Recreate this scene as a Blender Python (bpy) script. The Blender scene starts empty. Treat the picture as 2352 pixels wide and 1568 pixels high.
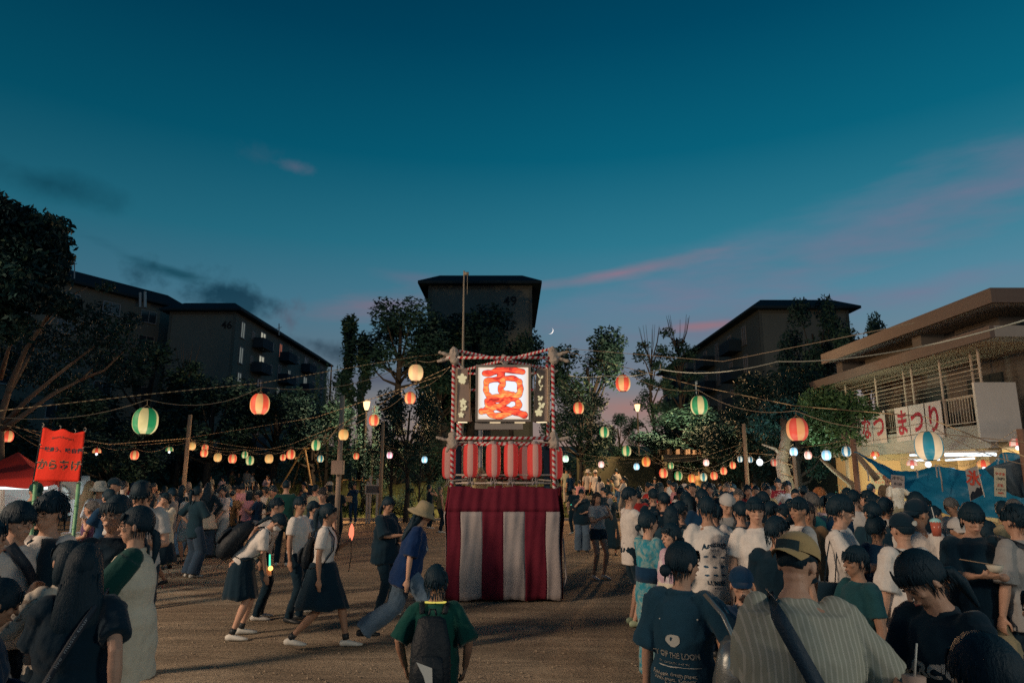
import bpy, bmesh, math, random
import numpy as np
from mathutils import Vector, Matrix, Quaternion
R = math.radians
rnd = random.Random(7)
sc = bpy.context.scene
C = sc.collection

# ------------------------------------------------------------------ camera, sky, lamps, exposure
CAM_H = 1.9
PITCH = R(11.2)
FPX = 1568.0
cam_d = bpy.data.cameras.new('camera'); cam = bpy.data.objects.new('camera', cam_d); C.objects.link(cam)
cam.location = (0, 0, CAM_H); cam.rotation_euler = (R(90) + PITCH, 0, 0)
cam_d.sensor_width = 36; cam_d.lens = 24; cam_d.clip_end = 3000; cam_d.clip_start = 0.05
sc.camera = cam
sc.view_settings.view_transform = 'Standard'; sc.view_settings.look = 'None'
sc.view_settings.exposure = 0.0; sc.view_settings.gamma = 1.0
sc.view_settings.use_curve_mapping = False
sc.render.engine = 'CYCLES'
cy = sc.cycles
cy.use_denoising = False
cy.max_bounces = 4; cy.diffuse_bounces = 2; cy.glossy_bounces = 2; cy.transmission_bounces = 2
cy.transparent_max_bounces = 4
cy.use_light_tree = True
cy.sample_clamp_indirect = .5; cy.sample_clamp_direct = 1.5
cy.caustics_reflective = False; cy.caustics_refractive = False

def ray(px, py):
    """direction through a point of the photograph (measured on a 2352 px wide copy)"""
    xc = (px - 1176.0) / FPX; yc = (784.0 - py) / FPX
    c, s = math.cos(PITCH), math.sin(PITCH)
    return Vector((xc, c - s * yc, s + c * yc))
def P(px, py, Y):
    d = ray(px, py); t = Y / d.y
    return Vector((d.x * t, Y, CAM_H + d.z * t))
def G(px, py, z=0.0):
    d = ray(px, py); t = (z - CAM_H) / d.z
    return Vector((d.x * t, d.y * t, z))
def azel(px, py):
    d = ray(px, py).normalized()
    return math.atan2(d.x, d.y), math.asin(d.z)

# ---- world: dusk gradient with a few thin clouds
world = bpy.data.worlds.new('World'); sc.world = world; world.use_nodes = True
nt = world.node_tree; nt.nodes.clear()
class NT:
    def __init__(s, t): s.t = t
    def n(s, ty, **kw):
        x = s.t.nodes.new(ty)
        for k, v in kw.items():
            if k == 'ins':
                for i, val in v.items():
                    if hasattr(val, 'is_linked') or isinstance(val, bpy.types.NodeSocket): s.t.links.new(val, x.inputs[i])
                    else: x.inputs[i].default_value = val
            else: setattr(x, k, v)
        return x
    def m(s, op, a, b=None, c=None, clamp=False):
        x = s.n('ShaderNodeMath', operation=op); x.use_clamp = clamp
        for i, v in enumerate((a, b, c)):
            if v is None: continue
            if isinstance(v, bpy.types.NodeSocket): s.t.links.new(v, x.inputs[i])
            else: x.inputs[i].default_value = v
        return x.outputs[0]
    def ramp(s, fac, stops, interp='LINEAR'):
        x = s.n('ShaderNodeValToRGB'); x.color_ramp.interpolation = interp
        e = x.color_ramp.elements
        while len(e) > 1: e.remove(e[-1])
        e[0].position = stops[0][0]; e[0].color = col4(stops[0][1])
        for p, c in stops[1:]:
            q = e.new(p); q.color = col4(c)
        s.t.links.new(fac, x.inputs[0]); return x.outputs[0]
    def mix(s, fac, a, b, blend='MIX'):
        x = s.n('ShaderNodeMix', data_type='RGBA', blend_type=blend)
        for i, v in ((0, fac), (6, a), (7, b)):
            if isinstance(v, bpy.types.NodeSocket): s.t.links.new(v, x.inputs[i])
            else: x.inputs[i].default_value = col4(v) if i else v
        return x.outputs[2]
def col4(c):
    return (c[0], c[1], c[2], 1.0) if isinstance(c, (tuple, list)) else (c, c, c, 1.0)
def s2l(r, g, b):
    f = lambda v: (v / 255 / 12.92) if v / 255 <= .04045 else ((v / 255 + .055) / 1.055) ** 2.4
    return (f(r), f(g), f(b))
W = NT(nt)
tc = W.n('ShaderNodeTexCoord'); sep = W.n('ShaderNodeSeparateXYZ', ins={0: tc.outputs['Generated']})
X_, Y_, Z_ = sep.outputs
el = W.m('ARCSINE', Z_); az = W.m('ARCTAN2', X_, Y_)
SKY = [(-90, (5, 12, 22)), (-2, (70, 66, 76)), (0, (160, 124, 112)), (5, (144, 130, 126)), (8.5, (112, 126, 140)), (14, (80, 128, 150)), (19, (44, 118, 140)),
       (26, (8, 94, 119)), (35, (0, 70, 97)), (46, (0, 45, 70)), (90, (1, 32, 54))]
elN = W.m('DIVIDE', W.m('ADD', el, math.pi / 2), math.pi)
base = W.ramp(elN, [((e + 90) / 180, s2l(*c)) for e, c in SKY])
# the afterglow stands to the right of the view: darker and cooler to the left
azf = W.m('MULTIPLY_ADD', W.m('SINE', W.m('SUBTRACT', az, R(8))), 0.5, 0.5, clamp=True)
base = W.mix(1.0, base, W.ramp(azf, [(0.0, (.46, .56, .58)), (.24, (.66, .76, .78)), (.5, (1, 1, 1)), (.8, (1.14, 1.12, 1.10)), (1, (1, 1, 1))]), 'MULTIPLY')
nz = W.n('ShaderNodeTexNoise', ins={'Vector': tc.outputs['Generated'], 'Scale': 7.0, 'Detail': 6.0, 'Roughness': .6})
nzs = W.n('ShaderNodeTexNoise', ins={'Vector': W.n('ShaderNodeMapping', ins={0: tc.outputs['Generated'], 3: (3, 3, 14)}).outputs[0], 'Scale': 2.4, 'Detail': 5.0, 'Roughness': .55})
def blob(px, py, lx, ly, tilt, color, amt, soft=1.0, stretch=False, rough=.55):
    """a cloud: an uneven ellipse round a direction of the sky, half lengths lx, ly in degrees, tilt in degrees"""
    global base
    a0, e0 = azel(px, py)
    da = W.m('MULTIPLY', W.m('SUBTRACT', az, a0), math.cos(e0)); de = W.m('SUBTRACT', el, e0)
    c, s = math.cos(R(tilt)), math.sin(R(tilt))
    u = W.m('ADD', W.m('MULTIPLY', da, c / R(lx)), W.m('MULTIPLY', de, s / R(lx)))
    v = W.m('ADD', W.m('MULTIPLY', da, -s / R(ly)), W.m('MULTIPLY', de, c / R(ly)))
    r = W.m('SQRT', W.m('ADD', W.m('MULTIPLY', u, u), W.m('MULTIPLY', v, v)))
    n = (nzs if stretch else nz).outputs[0]
    f = W.m('SUBTRACT', W.m('ADD', 1.0, W.m('MULTIPLY', W.m('SUBTRACT', n, .5), rough * 4)), r)
    f = W.m('DIVIDE', f, soft, clamp=True)
    f = W.m('MULTIPLY', W.m('SMOOTHSTEP' if False else 'POWER', f, 1.3), amt)
    base = W.mix(f, base, s2l(*color))
# far, faint mauve bands on the right
blob(2120, 480, 22, 3.4, 14, (124, 116, 142), .62, 1.7, True, .4)
blob(1750, 560, 20, 2.4, 12, (108, 124, 152), .5, 1.6, True, .4)
blob(1560, 690, 16, 3.2, 7, (128, 116, 142), .6, 1.5, True, .4)
blob(2340, 410, 11, 2.6, 16, (134, 112, 142), .55, 1.6, True, .4)
blob(1430, 626, 11, .8, 8, (172, 112, 128), .85, 1.5, True, .35)
blob(1330, 850, 14, 3.2, 8, (112, 112, 132), .5, 1.4, True, .5)
blob(1700, 735, 14, 2.0, 6, (118, 112, 136), .55, 1.3, True, .5)
blob(2100, 672, 8, 1.4, 3, (136, 106, 138), .6, 1.3, True, .4)
blob(880, 697, 8.5, 1.5, 5, (152, 104, 120), .9, 1.5, True, .4)
blob(1900, 600, 18, 2.0, 9, (118, 116, 142), .5, 1.6, True, .4)
blob(960, 640, 5, .8, -4, (100, 110, 134), .5, 1.1, True, .5)
blob(1620, 748, 4, .5, 2, (160, 112, 118), .6, .9, True, .4)
blob(1440, 935, 9, 1.6, 0, (168, 118, 112), .7, 1.2, True, .4)
blob(900, 870, 8, 1.2, 3, (76, 78, 98), .7, 1.1, True, .5)
# dark smoky clouds on the left
blob(540, 690, 5.4, 1.9, -14, (18, 54, 72), .85, .8, False, 1.3)
blob(480, 672, 3.2, 1.2, 5, (22, 58, 76), .7, .9, False, 1.4)
blob(665, 735, 2.6, 2.0, -50, (88, 74, 90), .8, .9, False, 1.4)
blob(625, 700, 2.6, 1.2, -25, (30, 58, 76), .8, .9, False, 1.4)
blob(720, 788, 4.4, 1.1, -10, (30, 50, 66), .8, .9, False, 1.2)
blob(300, 590, 4.6, .7, -17, (2, 60, 78), .6, 1.3, True, .8)
blob(400, 625, 2.6, .5, -14, (2, 56, 72), .6, 1.2, True, .8)
blob(110, 420, 5, 1.6, 0, (2, 40, 58), .5, .8, False, .6)
blob(600, 362, 1.5, 1.2, 20, (60, 92, 114), .5, 1.6, False, 1.8)
blob(678, 384, 2.2, .7, 0, (104, 104, 126), .6, 1.5, False, 1.6)
bg = W.n('ShaderNodeBackground', ins={0: base, 1: 1.0})
wo = W.n('ShaderNodeOutputWorld'); nt.links.new(bg.outputs[0], wo.inputs[0])

def lamp(name, kind, loc, energy, color, radius=.1, target=None, spot=None):
    d = bpy.data.lights.new(name, kind); d.energy = energy; d.color = color
    if kind in ('POINT', 'SPOT'): d.shadow_soft_size = radius
    if kind == 'SPOT': d.spot_size = R(spot or 90); d.spot_blend = .6
    o = bpy.data.objects.new(name, d); C.objects.link(o); o.location = loc
    if target is not None:
        o.rotation_euler = (Vector(target) - Vector(loc)).to_track_quat('-Z', 'Y').to_euler()
    return o
# dusk: the sun is below the horizon, what little comes from its side is soft and weak
sun = bpy.data.lights.new('sun', 'SUN'); sun.energy = .02; sun.angle = R(20); sun.color = (1, .6, .5)
so = bpy.data.objects.new('sun', sun); C.objects.link(so); so.rotation_euler = (R(80), 0, R(185))
SODIUM = (1.0, .56, .26); COOL = (.60, 1.0, .90); WARM = (1.0, .72, .45)
# lamps that stand on posts behind the photographer (their light is seen on the tower, hall and crowd)
lamp('floodlight_beam', 'SPOT', (-16, 0, 7.5), 12500, (1, .73, .51), 1.6, (4.0, 14, .0), 50)
lamp('floodlight_beam', 'SPOT', (-16, 0, 7.1), 700, (1, .74, .55), .5, (-7.6, 11, 1.8), 26)
lamp('floodlight_beam', 'SPOT', (8.5, -5, 5.2), 1600, (1, .92, .74), .7, (3.4, 7, .6), 70)
lamp('floodlight_beam', 'SPOT', (8.5, -5, 5.4), 1250, (1, .86, .70), .6, (13, 19, 4.4), 36)
# street lamps seen in the photograph
L1 = P(842, 931, 34); L2 = P(1464, 936, 42)
lamp('street_lamp_light', 'POINT', L1 + Vector((1.6, -2.2, -.1)), 4500, SODIUM, .3)
lamp('street_lamp_light', 'POINT', L2 + Vector((.3, -6, -.2)), 5000, SODIUM, .3)

# ------------------------------------------------------------------ materials
_mc = {}
def mat(name, color, rough=.75, bump=0.0, bscale=60.0, vary=0.0, vscale=4.0, metal=0.0, emit=None, estr=0.0, spec=.3, sheen=0.0, obj=True, stretch=None, trans=0.0):
    if name in _mc: return _mc[name]
    m = bpy.data.materials.new(name); m.use_nodes = True; N = NT(m.node_tree)
    b = m.node_tree.nodes['Principled BSDF']
    b.inputs['Base Color'].default_value = col4(color); b.inputs['Roughness'].default_value = rough
    b.inputs['Metallic'].default_value = metal; b.inputs['Specular IOR Level'].default_value = spec
    if sheen: b.inputs['Sheen Weight'].default_value = sheen
    if trans: b.inputs['Subsurface Weight'].default_value = 0
    t = N.n('ShaderNodeTexCoord').outputs['Object' if obj else 'Generated']
    if stretch: t = N.n('ShaderNodeMapping', ins={0: t, 3: stretch}).outputs[0]
    if vary:
        n = N.n('ShaderNodeTexNoise', ins={'Vector': t, 'Scale': vscale, 'Detail': 5.0, 'Roughness': .6})
        f = N.m('MULTIPLY_ADD', N.m('SUBTRACT', n.outputs[0], .5), 2 * vary * 2, 1.0)
        hs = N.n('ShaderNodeHueSaturation', ins={'Value': f, 'Color': col4(color)})
        m.node_tree.links.new(hs.outputs[0], b.inputs['Base Color'])
    if bump:
        n = N.n('ShaderNodeTexNoise', ins={'Vector': t, 'Scale': bscale, 'Detail': 4.0, 'Roughness': .6})
        bp = N.n('ShaderNodeBump', ins={'Strength': bump, 'Distance': .02, 'Height': n.outputs[0]})
        m.node_tree.links.new(bp.outputs[0], b.inputs['Normal'])
    if emit is not None:
        b.inputs['Emission Color'].default_value = col4(emit); b.inputs['Emission Strength'].default_value = estr
    _mc[name] = m; return m

def fabric(name, c, b=.5): return mat('cloth_' + name, c, .9, b, 14.0, .12, 9.0, spec=.12, sheen=.15)
CL = {  # clothing colours (albedo)
 'white': (.58, .55, .52), 'cream': (.55, .50, .40), 'grey': (.26, .26, .26), 'pale_grey': (.42, .41, .40), 'black': (.003, .018, .033), 'charcoal': (.010, .034, .052),
 'navy': (.004, .030, .075), 'royal': (.003, .022, .085), 'teal': (.02, .14, .15), 'green': (.003, .052, .044), 'dark_green': (.004, .045, .042), 'denim': (.08, .13, .19),
 'pale_denim': (.24, .31, .34), 'dark_denim': (.03, .055, .09), 'khaki': (.26, .22, .14), 'red': (.35, .03, .03), 'brown': (.14, .09, .05), 'pink': (.50, .26, .30),
 'tan': (.38, .27, .13), 'purple': (.10, .05, .12), 'lilac': (.46, .38, .46), 'yellow': (.50, .38, .10), 'blue': (.05, .14, .30), 'olive': (.12, .13, .07), 'sage': (.30, .34, .28)}
def cloth(c): return fabric(c, CL[c])
SKIN = mat('skin', (.46, .27, .19), .55, .15, 90.0, .06, 8.0, spec=.35)
SKIN2 = mat('skin_tanned', (.34, .19, .125), .55, .15, 90.0, .06, 8.0, spec=.35)
HAIR = mat('hair_black', (.004, .020, .034), .6, .35, 40.0, .2, 20.0, spec=.22, stretch=(3, 3, .6))
HAIRB = mat('hair_brown', (.016, .016, .020), .45, .9, 40.0, .2, 20.0, spec=.4, stretch=(3, 3, .6))
HAIRO = mat('hair_dyed_orange', (.36, .13, .04), .5, .9, 40.0, .2, 20.0, spec=.4, stretch=(3, 3, .6))
HAIRG = mat('hair_grey', (.10, .10, .10), .5, .9, 40.0, .2, 20.0, spec=.4, stretch=(3, 3, .6))
EYE = mat('eye_dark', (.01, .008, .008), .2, spec=.5)
LIPS = mat('lips', (.30, .10, .09), .5)
TEETH = mat('teeth', (.40, .30, .26), .4)
SHOEW = mat('shoe_white', (.55, .54, .50), .6); SHOEB = mat('shoe_black', (.02, .025, .03), .5); SHOEG = mat('shoe_grey_green', (.34, .42, .28), .6)
METAL = mat('grey_metal', (.30, .31, .32), .45, .1, 30, metal=.6)
WOODP = mat('weathered_pole_wood', (.30, .21, .14), .8, .5, 20, .2, 6, stretch=(4, 4, .6))
PAINTW = mat('white_painted_metal', (.52, .48, .43), .5, .1, 20, .08, 2)
BLACKP = mat('black_plastic', (.015, .018, .02), .4)

def stripe_mat(name, ca, cb, freq, twist=1.0, rough=.8, axis=2, duty=.5):
    """helical stripes round the local z axis"""
    m = bpy.data.materials.new(name); m.use_nodes = True; N = NT(m.node_tree); b = m.node_tree.nodes['Principled BSDF']
    s = N.n('ShaderNodeSeparateXYZ', ins={0: N.n('ShaderNodeTexCoord').outputs['Object']})
    a = N.m('DIVIDE', N.m('ARCTAN2', s.outputs[1], s.outputs[0]), 2 * math.pi)
    v = N.m('FRACT', N.m('ADD', N.m('MULTIPLY', s.outputs[2], freq), N.m('MULTIPLY', a, twist)))
    f = N.m('GREATER_THAN', v, duty)
    m.node_tree.links.new(N.mix(f, ca, cb), b.inputs['Base Color']); b.inputs['Roughness'].default_value = rough
    b.inputs['Specular IOR Level'].default_value = .15
    return m
REDWHITE = stripe_mat('red_and_white_wound_tape', (.42, .03, .04), (.55, .50, .48), 11.0)

def noise_two(name, ca, cb, scale, lo=.42, hi=.58, rough=.85, dist=0.0):
    m = bpy.data.materials.new(name); m.use_nodes = True; N = NT(m.node_tree); b = m.node_tree.nodes['Principled BSDF']
    n = N.n('ShaderNodeTexNoise', ins={'Vector': N.n('ShaderNodeTexCoord').outputs['Object'], 'Scale': scale, 'Detail': 4.0, 'Distortion': dist})
    m.node_tree.links.new(N.ramp(n.outputs[0], [(lo, ca), (hi, cb)]), b.inputs['Base Color']); b.inputs['Roughness'].default_value = rough
    b.inputs['Specular IOR Level'].default_value = .15
    return m
YUKB = noise_two('cloth_blue_tie_dye', (.02, .20, .28), (.26, .34, .32), 11, .40, .66, dist=1.5)
YUKP = noise_two('cloth_pink_floral', (.44, .32, .40), (.56, .52, .54), 16, .5, .6, dist=.5)
DOTS = noise_two('cloth_red_dotted', (.22, .02, .03), (.5, .42, .4), 26, .60, .63)
PATT = noise_two('cloth_patterned_white', (.5, .45, .38), (.25, .2, .16), 30, .56, .6)
_mm = bpy.data.materials.new('cloth_pinstriped_shirt'); _mm.use_nodes = True; N = NT(_mm.node_tree)
_s = N.n('ShaderNodeSeparateXYZ', ins={0: N.n('ShaderNodeTexCoord').outputs['Object']})
_w = N.m('FRACT', N.m('MULTIPLY', N.m('ADD', _s.outputs[0], N.m('MULTIPLY', _s.outputs[1], .35)), 44.0))
_f = N.m('GREATER_THAN', _w, .72)
_nn = N.n('ShaderNodeTexNoise', ins={'Scale': 5.0, 'Detail': 4.0})
_c = N.mix(_f, (.30, .31, .26), (.42, .42, .37))
_mm.node_tree.links.new(_c, _mm.node_tree.nodes['Principled BSDF'].inputs['Base Color']); _mm.node_tree.nodes['Principled BSDF'].inputs['Roughness'].default_value = .9
_mm.node_tree.nodes['Principled BSDF'].inputs['Specular IOR Level'].default_value = .1
PINSTRIPE = _mm

def emis(name, color, strength):
    m = bpy.data.materials.new(name); m.use_nodes = True; t = m.node_tree; t.nodes.clear(); N = NT(t)
    e = N.n('ShaderNodeEmission', ins={0: col4(color), 1: strength}); o = N.n('ShaderNodeOutputMaterial', ins={0: e.outputs[0]})
    return m

# ------------------------------------------------------------------ mesh helpers
class MB:
    def __init__(s): s.v = []; s.f = []; s.mi = []
    def add(s, v, f, mi=0):
        o = len(s.v); s.v += [tuple(p) for p in v]; s.f += [tuple(i + o for i in q) for q in f]; s.mi += [mi] * len(f); return s
    def box(s, c, d, rot=None, mi=0):
        x, y, z = d[0] / 2, d[1] / 2, d[2] / 2
        v = [Vector((i * x, j * y, k * z)) for k in (-1, 1) for j in (-1, 1) for i in (-1, 1)]
        if rot is not None: v = [rot @ p for p in v]
        c = Vector(c)
        return s.add([p + c for p in v], [(0, 2, 3, 1), (4, 5, 7, 6), (0, 1, 5, 4), (2, 6, 7, 3), (0, 4, 6, 2), (1, 3, 7, 5)], mi)
    def loft(s, pts, rad, ref=(1, 0, 0), n=12, mi=0, caps=True, fixed=None, rnd_=.55):
        pts = [Vector(p) for p in pts]; rad = [(r, r) if not isinstance(r, (tuple, list)) else r for r in rad]
        if caps and rnd_:
            a = (pts[0] - pts[1]).normalized(); b = (pts[-1] - pts[-2]).normalized()
            ra, rb = rad[0], rad[-1]
            pts = [pts[0] + a * min(ra) * rnd_] + pts + [pts[-1] + b * min(rb) * rnd_]
            rad = [(ra[0] * .6, ra[1] * .6)] + rad + [(rb[0] * .6, rb[1] * .6)]
        V = []; ref = Vector(ref)
        for i, p in enumerate(pts):
            t = fixed if fixed is not None else ((pts[min(i + 1, len(pts) - 1)] - pts[max(i - 1, 0)]))
            t = Vector(t).normalized()
            u = ref - t * ref.dot(t)
            if u.length < 1e-4: u = Vector((0, 1, 0)) - t * t.y
            u.normalize(); w = t.cross(u)
            for k in range(n):
                an = 2 * math.pi * k / n
                V.append(p + u * rad[i][0] * math.cos(an) + w * rad[i][1] * math.sin(an))
        F = []
        for i in range(len(pts) - 1):
            for k in range(n):
                a = i * n + k; b = i * n + (k + 1) % n
                F.append((a, b, b + n, a + n))
        if caps:
            F.append(tuple(range(n - 1, -1, -1))); F.append(tuple((len(pts) - 1) * n + k for k in range(n)))
        return s.add(V, F, mi)
    def tube(s, a, b, r, r2=None, n=8, mi=0): return s.loft([a, b], [r, r if r2 is None else r2], n=n, mi=mi, rnd_=0)
    def ell(s, c, r, rot=None, n=12, m=8, mi=0):
        V = []; c = Vector(c)
        for j in range(1, m):
            th = math.pi * j / m
            for k in range(n):
                ph = 2 * math.pi * k / n
                p = Vector((r[0] * math.sin(th) * math.cos(ph), r[1] * math.sin(th) * math.sin(ph), r[2] * math.cos(th)))
                V.append((rot @ p if rot is not None else p) + c)
        t = Vector((0, 0, r[2])); bt = Vector((0, 0, -r[2]))
        V += [(rot @ t if rot is not None else t) + c, (rot @ bt if rot is not None else bt) + c]
        F = []
        for j in range(m - 2):
            for k in range(n):
                a = j * n + k; b = j * n + (k + 1) % n; F.append((a, a + n, b + n, b))
        T = (m - 1) * n
        for k in range(n):
            F.append((T, k, (k + 1) % n)); F.append((T + 1, (m - 2) * n + (k + 1) % n, (m - 2) * n + k))
        return s.add(V, F, mi)
    def mesh(s, name, mats, smooth=False):
        me = bpy.data.meshes.new(name); me.from_pydata(s.v, [], s.f)
        if not isinstance(mats, (list, tuple)): mats = [mats]
        for m in mats: me.materials.append(m)
        if len(mats) > 1: me.polygons.foreach_set('material_index', s.mi)
        if smooth: me.polygons.foreach_set('use_smooth', [True] * len(s.f))
        me.update(); return me
    def obj(s, name, mats, parent=None, smooth=False, loc=None):
        return put(name, s.mesh(name, mats, smooth), parent, loc)
def put(name, data, parent=None, loc=None, rot=None, scale=None):
    o = bpy.data.objects.new(name, data); C.objects.link(o)
    if parent is not None: o.parent = parent
    if loc is not None: o.location = loc
    if rot is not None: o.rotation_euler = rot
    if scale is not None: o.scale = scale
    return o
_labels = {}
def tag(o, label, cat, group=None, kind=None):
    if label:
        if label in _labels and not group: print('DUPLABEL', label)
        _labels[label] = 1
        if len(label.split()) > 16 or len(label.split()) < 4: print('LABELLEN', len(label.split()), label)
        o['label'] = label
    if cat: o['category'] = cat
    if group: o['group'] = group
    if kind: o['kind'] = kind
    return o
def thing(name, label, cat, loc=(0, 0, 0), rz=0, group=None):
    o = bpy.data.objects.new(name, None); C.objects.link(o); o.location = loc; o.rotation_euler = (0, 0, rz); o.empty_display_size = .2
    return tag(o, label, cat, group)
def struct(o): o['kind'] = 'structure'; return o
def text_mesh(s, size, m, bold=0.0, extrude=.001, align='CENTER', shear=0.0, spacing=1.0):
    c = bpy.data.curves.new('lettering', 'FONT'); c.body = s; c.size = size; c.align_x = align; c.align_y = 'CENTER'; c.offset = bold; c.extrude = extrude
    c.shear = shear; c.space_character = spacing; c.resolution_u = 3
    o = bpy.data.objects.new('t', c); C.objects.link(o)
    dg = bpy.context.evaluated_depsgraph_get(); me = bpy.data.meshes.new_from_object(o.evaluated_get(dg)); me.materials.clear(); me.materials.append(m)
    bpy.data.objects.remove(o); return me
def catenary(a, b, sag, n=14):
    a, b = Vector(a), Vector(b)
    return [a.lerp(b, i / n) + Vector((0, 0, -sag * 4 * (i / n) * (1 - i / n))) for i in range(n + 1)]
def terrain(x, y):
    if y < 31: return 0.0
    e = min(1.0, (y - 31) / 12); z = 1.5 * e * e * (3 - 2 * e)
    if y > 43: z += (y - 43) * .045
    return z

# ------------------------------------------------------------------ people
def ik(S, Wt, l1, l2, pole):
    S, Wt, pole = Vector(S), Vector(Wt), Vector(pole)
    d = Wt - S; L = d.length; mx = (l1 + l2) * .995
    if L > mx: d = d * (mx / L); Wt = S + d; L = mx
    L = max(L, abs(l1 - l2) + .02)
    a = (l1 * l1 - l2 * l2 + L * L) / (2 * L); h = math.sqrt(max(0, l1 * l1 - a * a))
    dn = d.normalized(); pp = pole - dn * pole.dot(dn)
    if pp.length < 1e-4: pp = Vector((0, 0, -1))
    return S + dn * a + pp.normalized() * h, Wt

ARM = {  # wrist in the torso's frame (x outwards, y forwards, z up from the pelvis), elbow direction
 'down': ((.25, .03, -.09), (.6, -1, 0)), 'fwd': ((.22, .22, .02), (.3, -1, -.3)), 'rear': ((.25, -.20, .0), (.3, -1, .2)),
 'phone': ((.10, .30, .27), (.6, -.4, -1)), 'mouth': ((.05, .17, .50), (.8, .1, -1)), 'belly': ((.03, .24, .12), (.9, -.6, -.5)),
 'cross': ((-.08, .20, .22), (.9, .2, -.6)), 'hip': ((.19, .02, .05), (1, -.5, .2)), 'up': ((.20, .12, .74), (1, .2, -.2)), 'back': ((.04, -.19, .02), (1, -.6, 0)),
 'tray': ((.08, .34, .22), (.7, -.6, -.8)), 'low': ((.12, .28, -.06), (.6, -1, -.1)), 'chin': ((.10, .24, .40), (.7, 0, -1)), 'wave': ((.32, .16, .58), (1, .1, -1))}

def add_hand(B, W_, fwd, nrm, k, curl=.5, fine=True, spread=1.0, thumb=1, pinch=False):
    """palm, four unequal fingers and a thumb. fwd: wrist to knuckles, nrm: palm side, thumb: +1/-1 side"""
    f = fwd.normalized(); nn = (nrm - f * nrm.dot(f)).normalized(); l = f.cross(nn) * thumb
    kn = W_ + f * .088 * k
    B.loft([W_ - f * .01 * k, W_ + f * .04 * k, kn], [(.026 * k, .018 * k), (.040 * k, .016 * k), (.041 * k, .013 * k)], ref=l, n=10)
    if not fine:
        B.loft([kn, kn + (f + nn * curl).normalized() * .075 * k], [(.037 * k, .012 * k), (.028 * k, .010 * k)], ref=l, n=8)
        B.loft([W_ + f * .03 * k + l * .03 * k, W_ + f * .08 * k + l * .055 * k + nn * .02 * k], [.012 * k, .009 * k], n=6); return
    for off, ln, ex in ((.032, .070, .0), (.011, .080, .1), (-.011, .074, .25), (-.031, .058, .4)):
        p = kn + l * off * k; d = (f + l * off * 2.0 * spread).normalized(); c = curl + ex * (1 if pinch else .4)
        pts = [p - d * .02 * k, p]
        for seg, q in ((.42, .7), (.33, 1.2), (.25, 1.0)):
            ax = d.cross(nn).normalized(); d = (Quaternion(ax, -c * q * -1) @ d)
            pts.append(pts[-1] + d * ln * seg * k)
        B.loft(pts, [.0105 * k, .0098 * k, .0092 * k, .0085 * k, .0075 * k], n=7)
    t0 = W_ + f * .022 * k + l * .028 * k
    t1 = t0 + (f * .6 + l * .75 + nn * .3).normalized() * .042 * k; t2 = t1 + (f * .95 + l * .1 + nn * (.35 + .3 * curl)).normalized() * .032 * k
    t3 = t2 + (f * .9 - l * .15 + nn * (.4 + .4 * curl)).normalized() * .024 * k
    B.loft([t0, t1, t2, t3], [.014 * k, .0115 * k, .010 * k, .008 * k], n=7)

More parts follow.
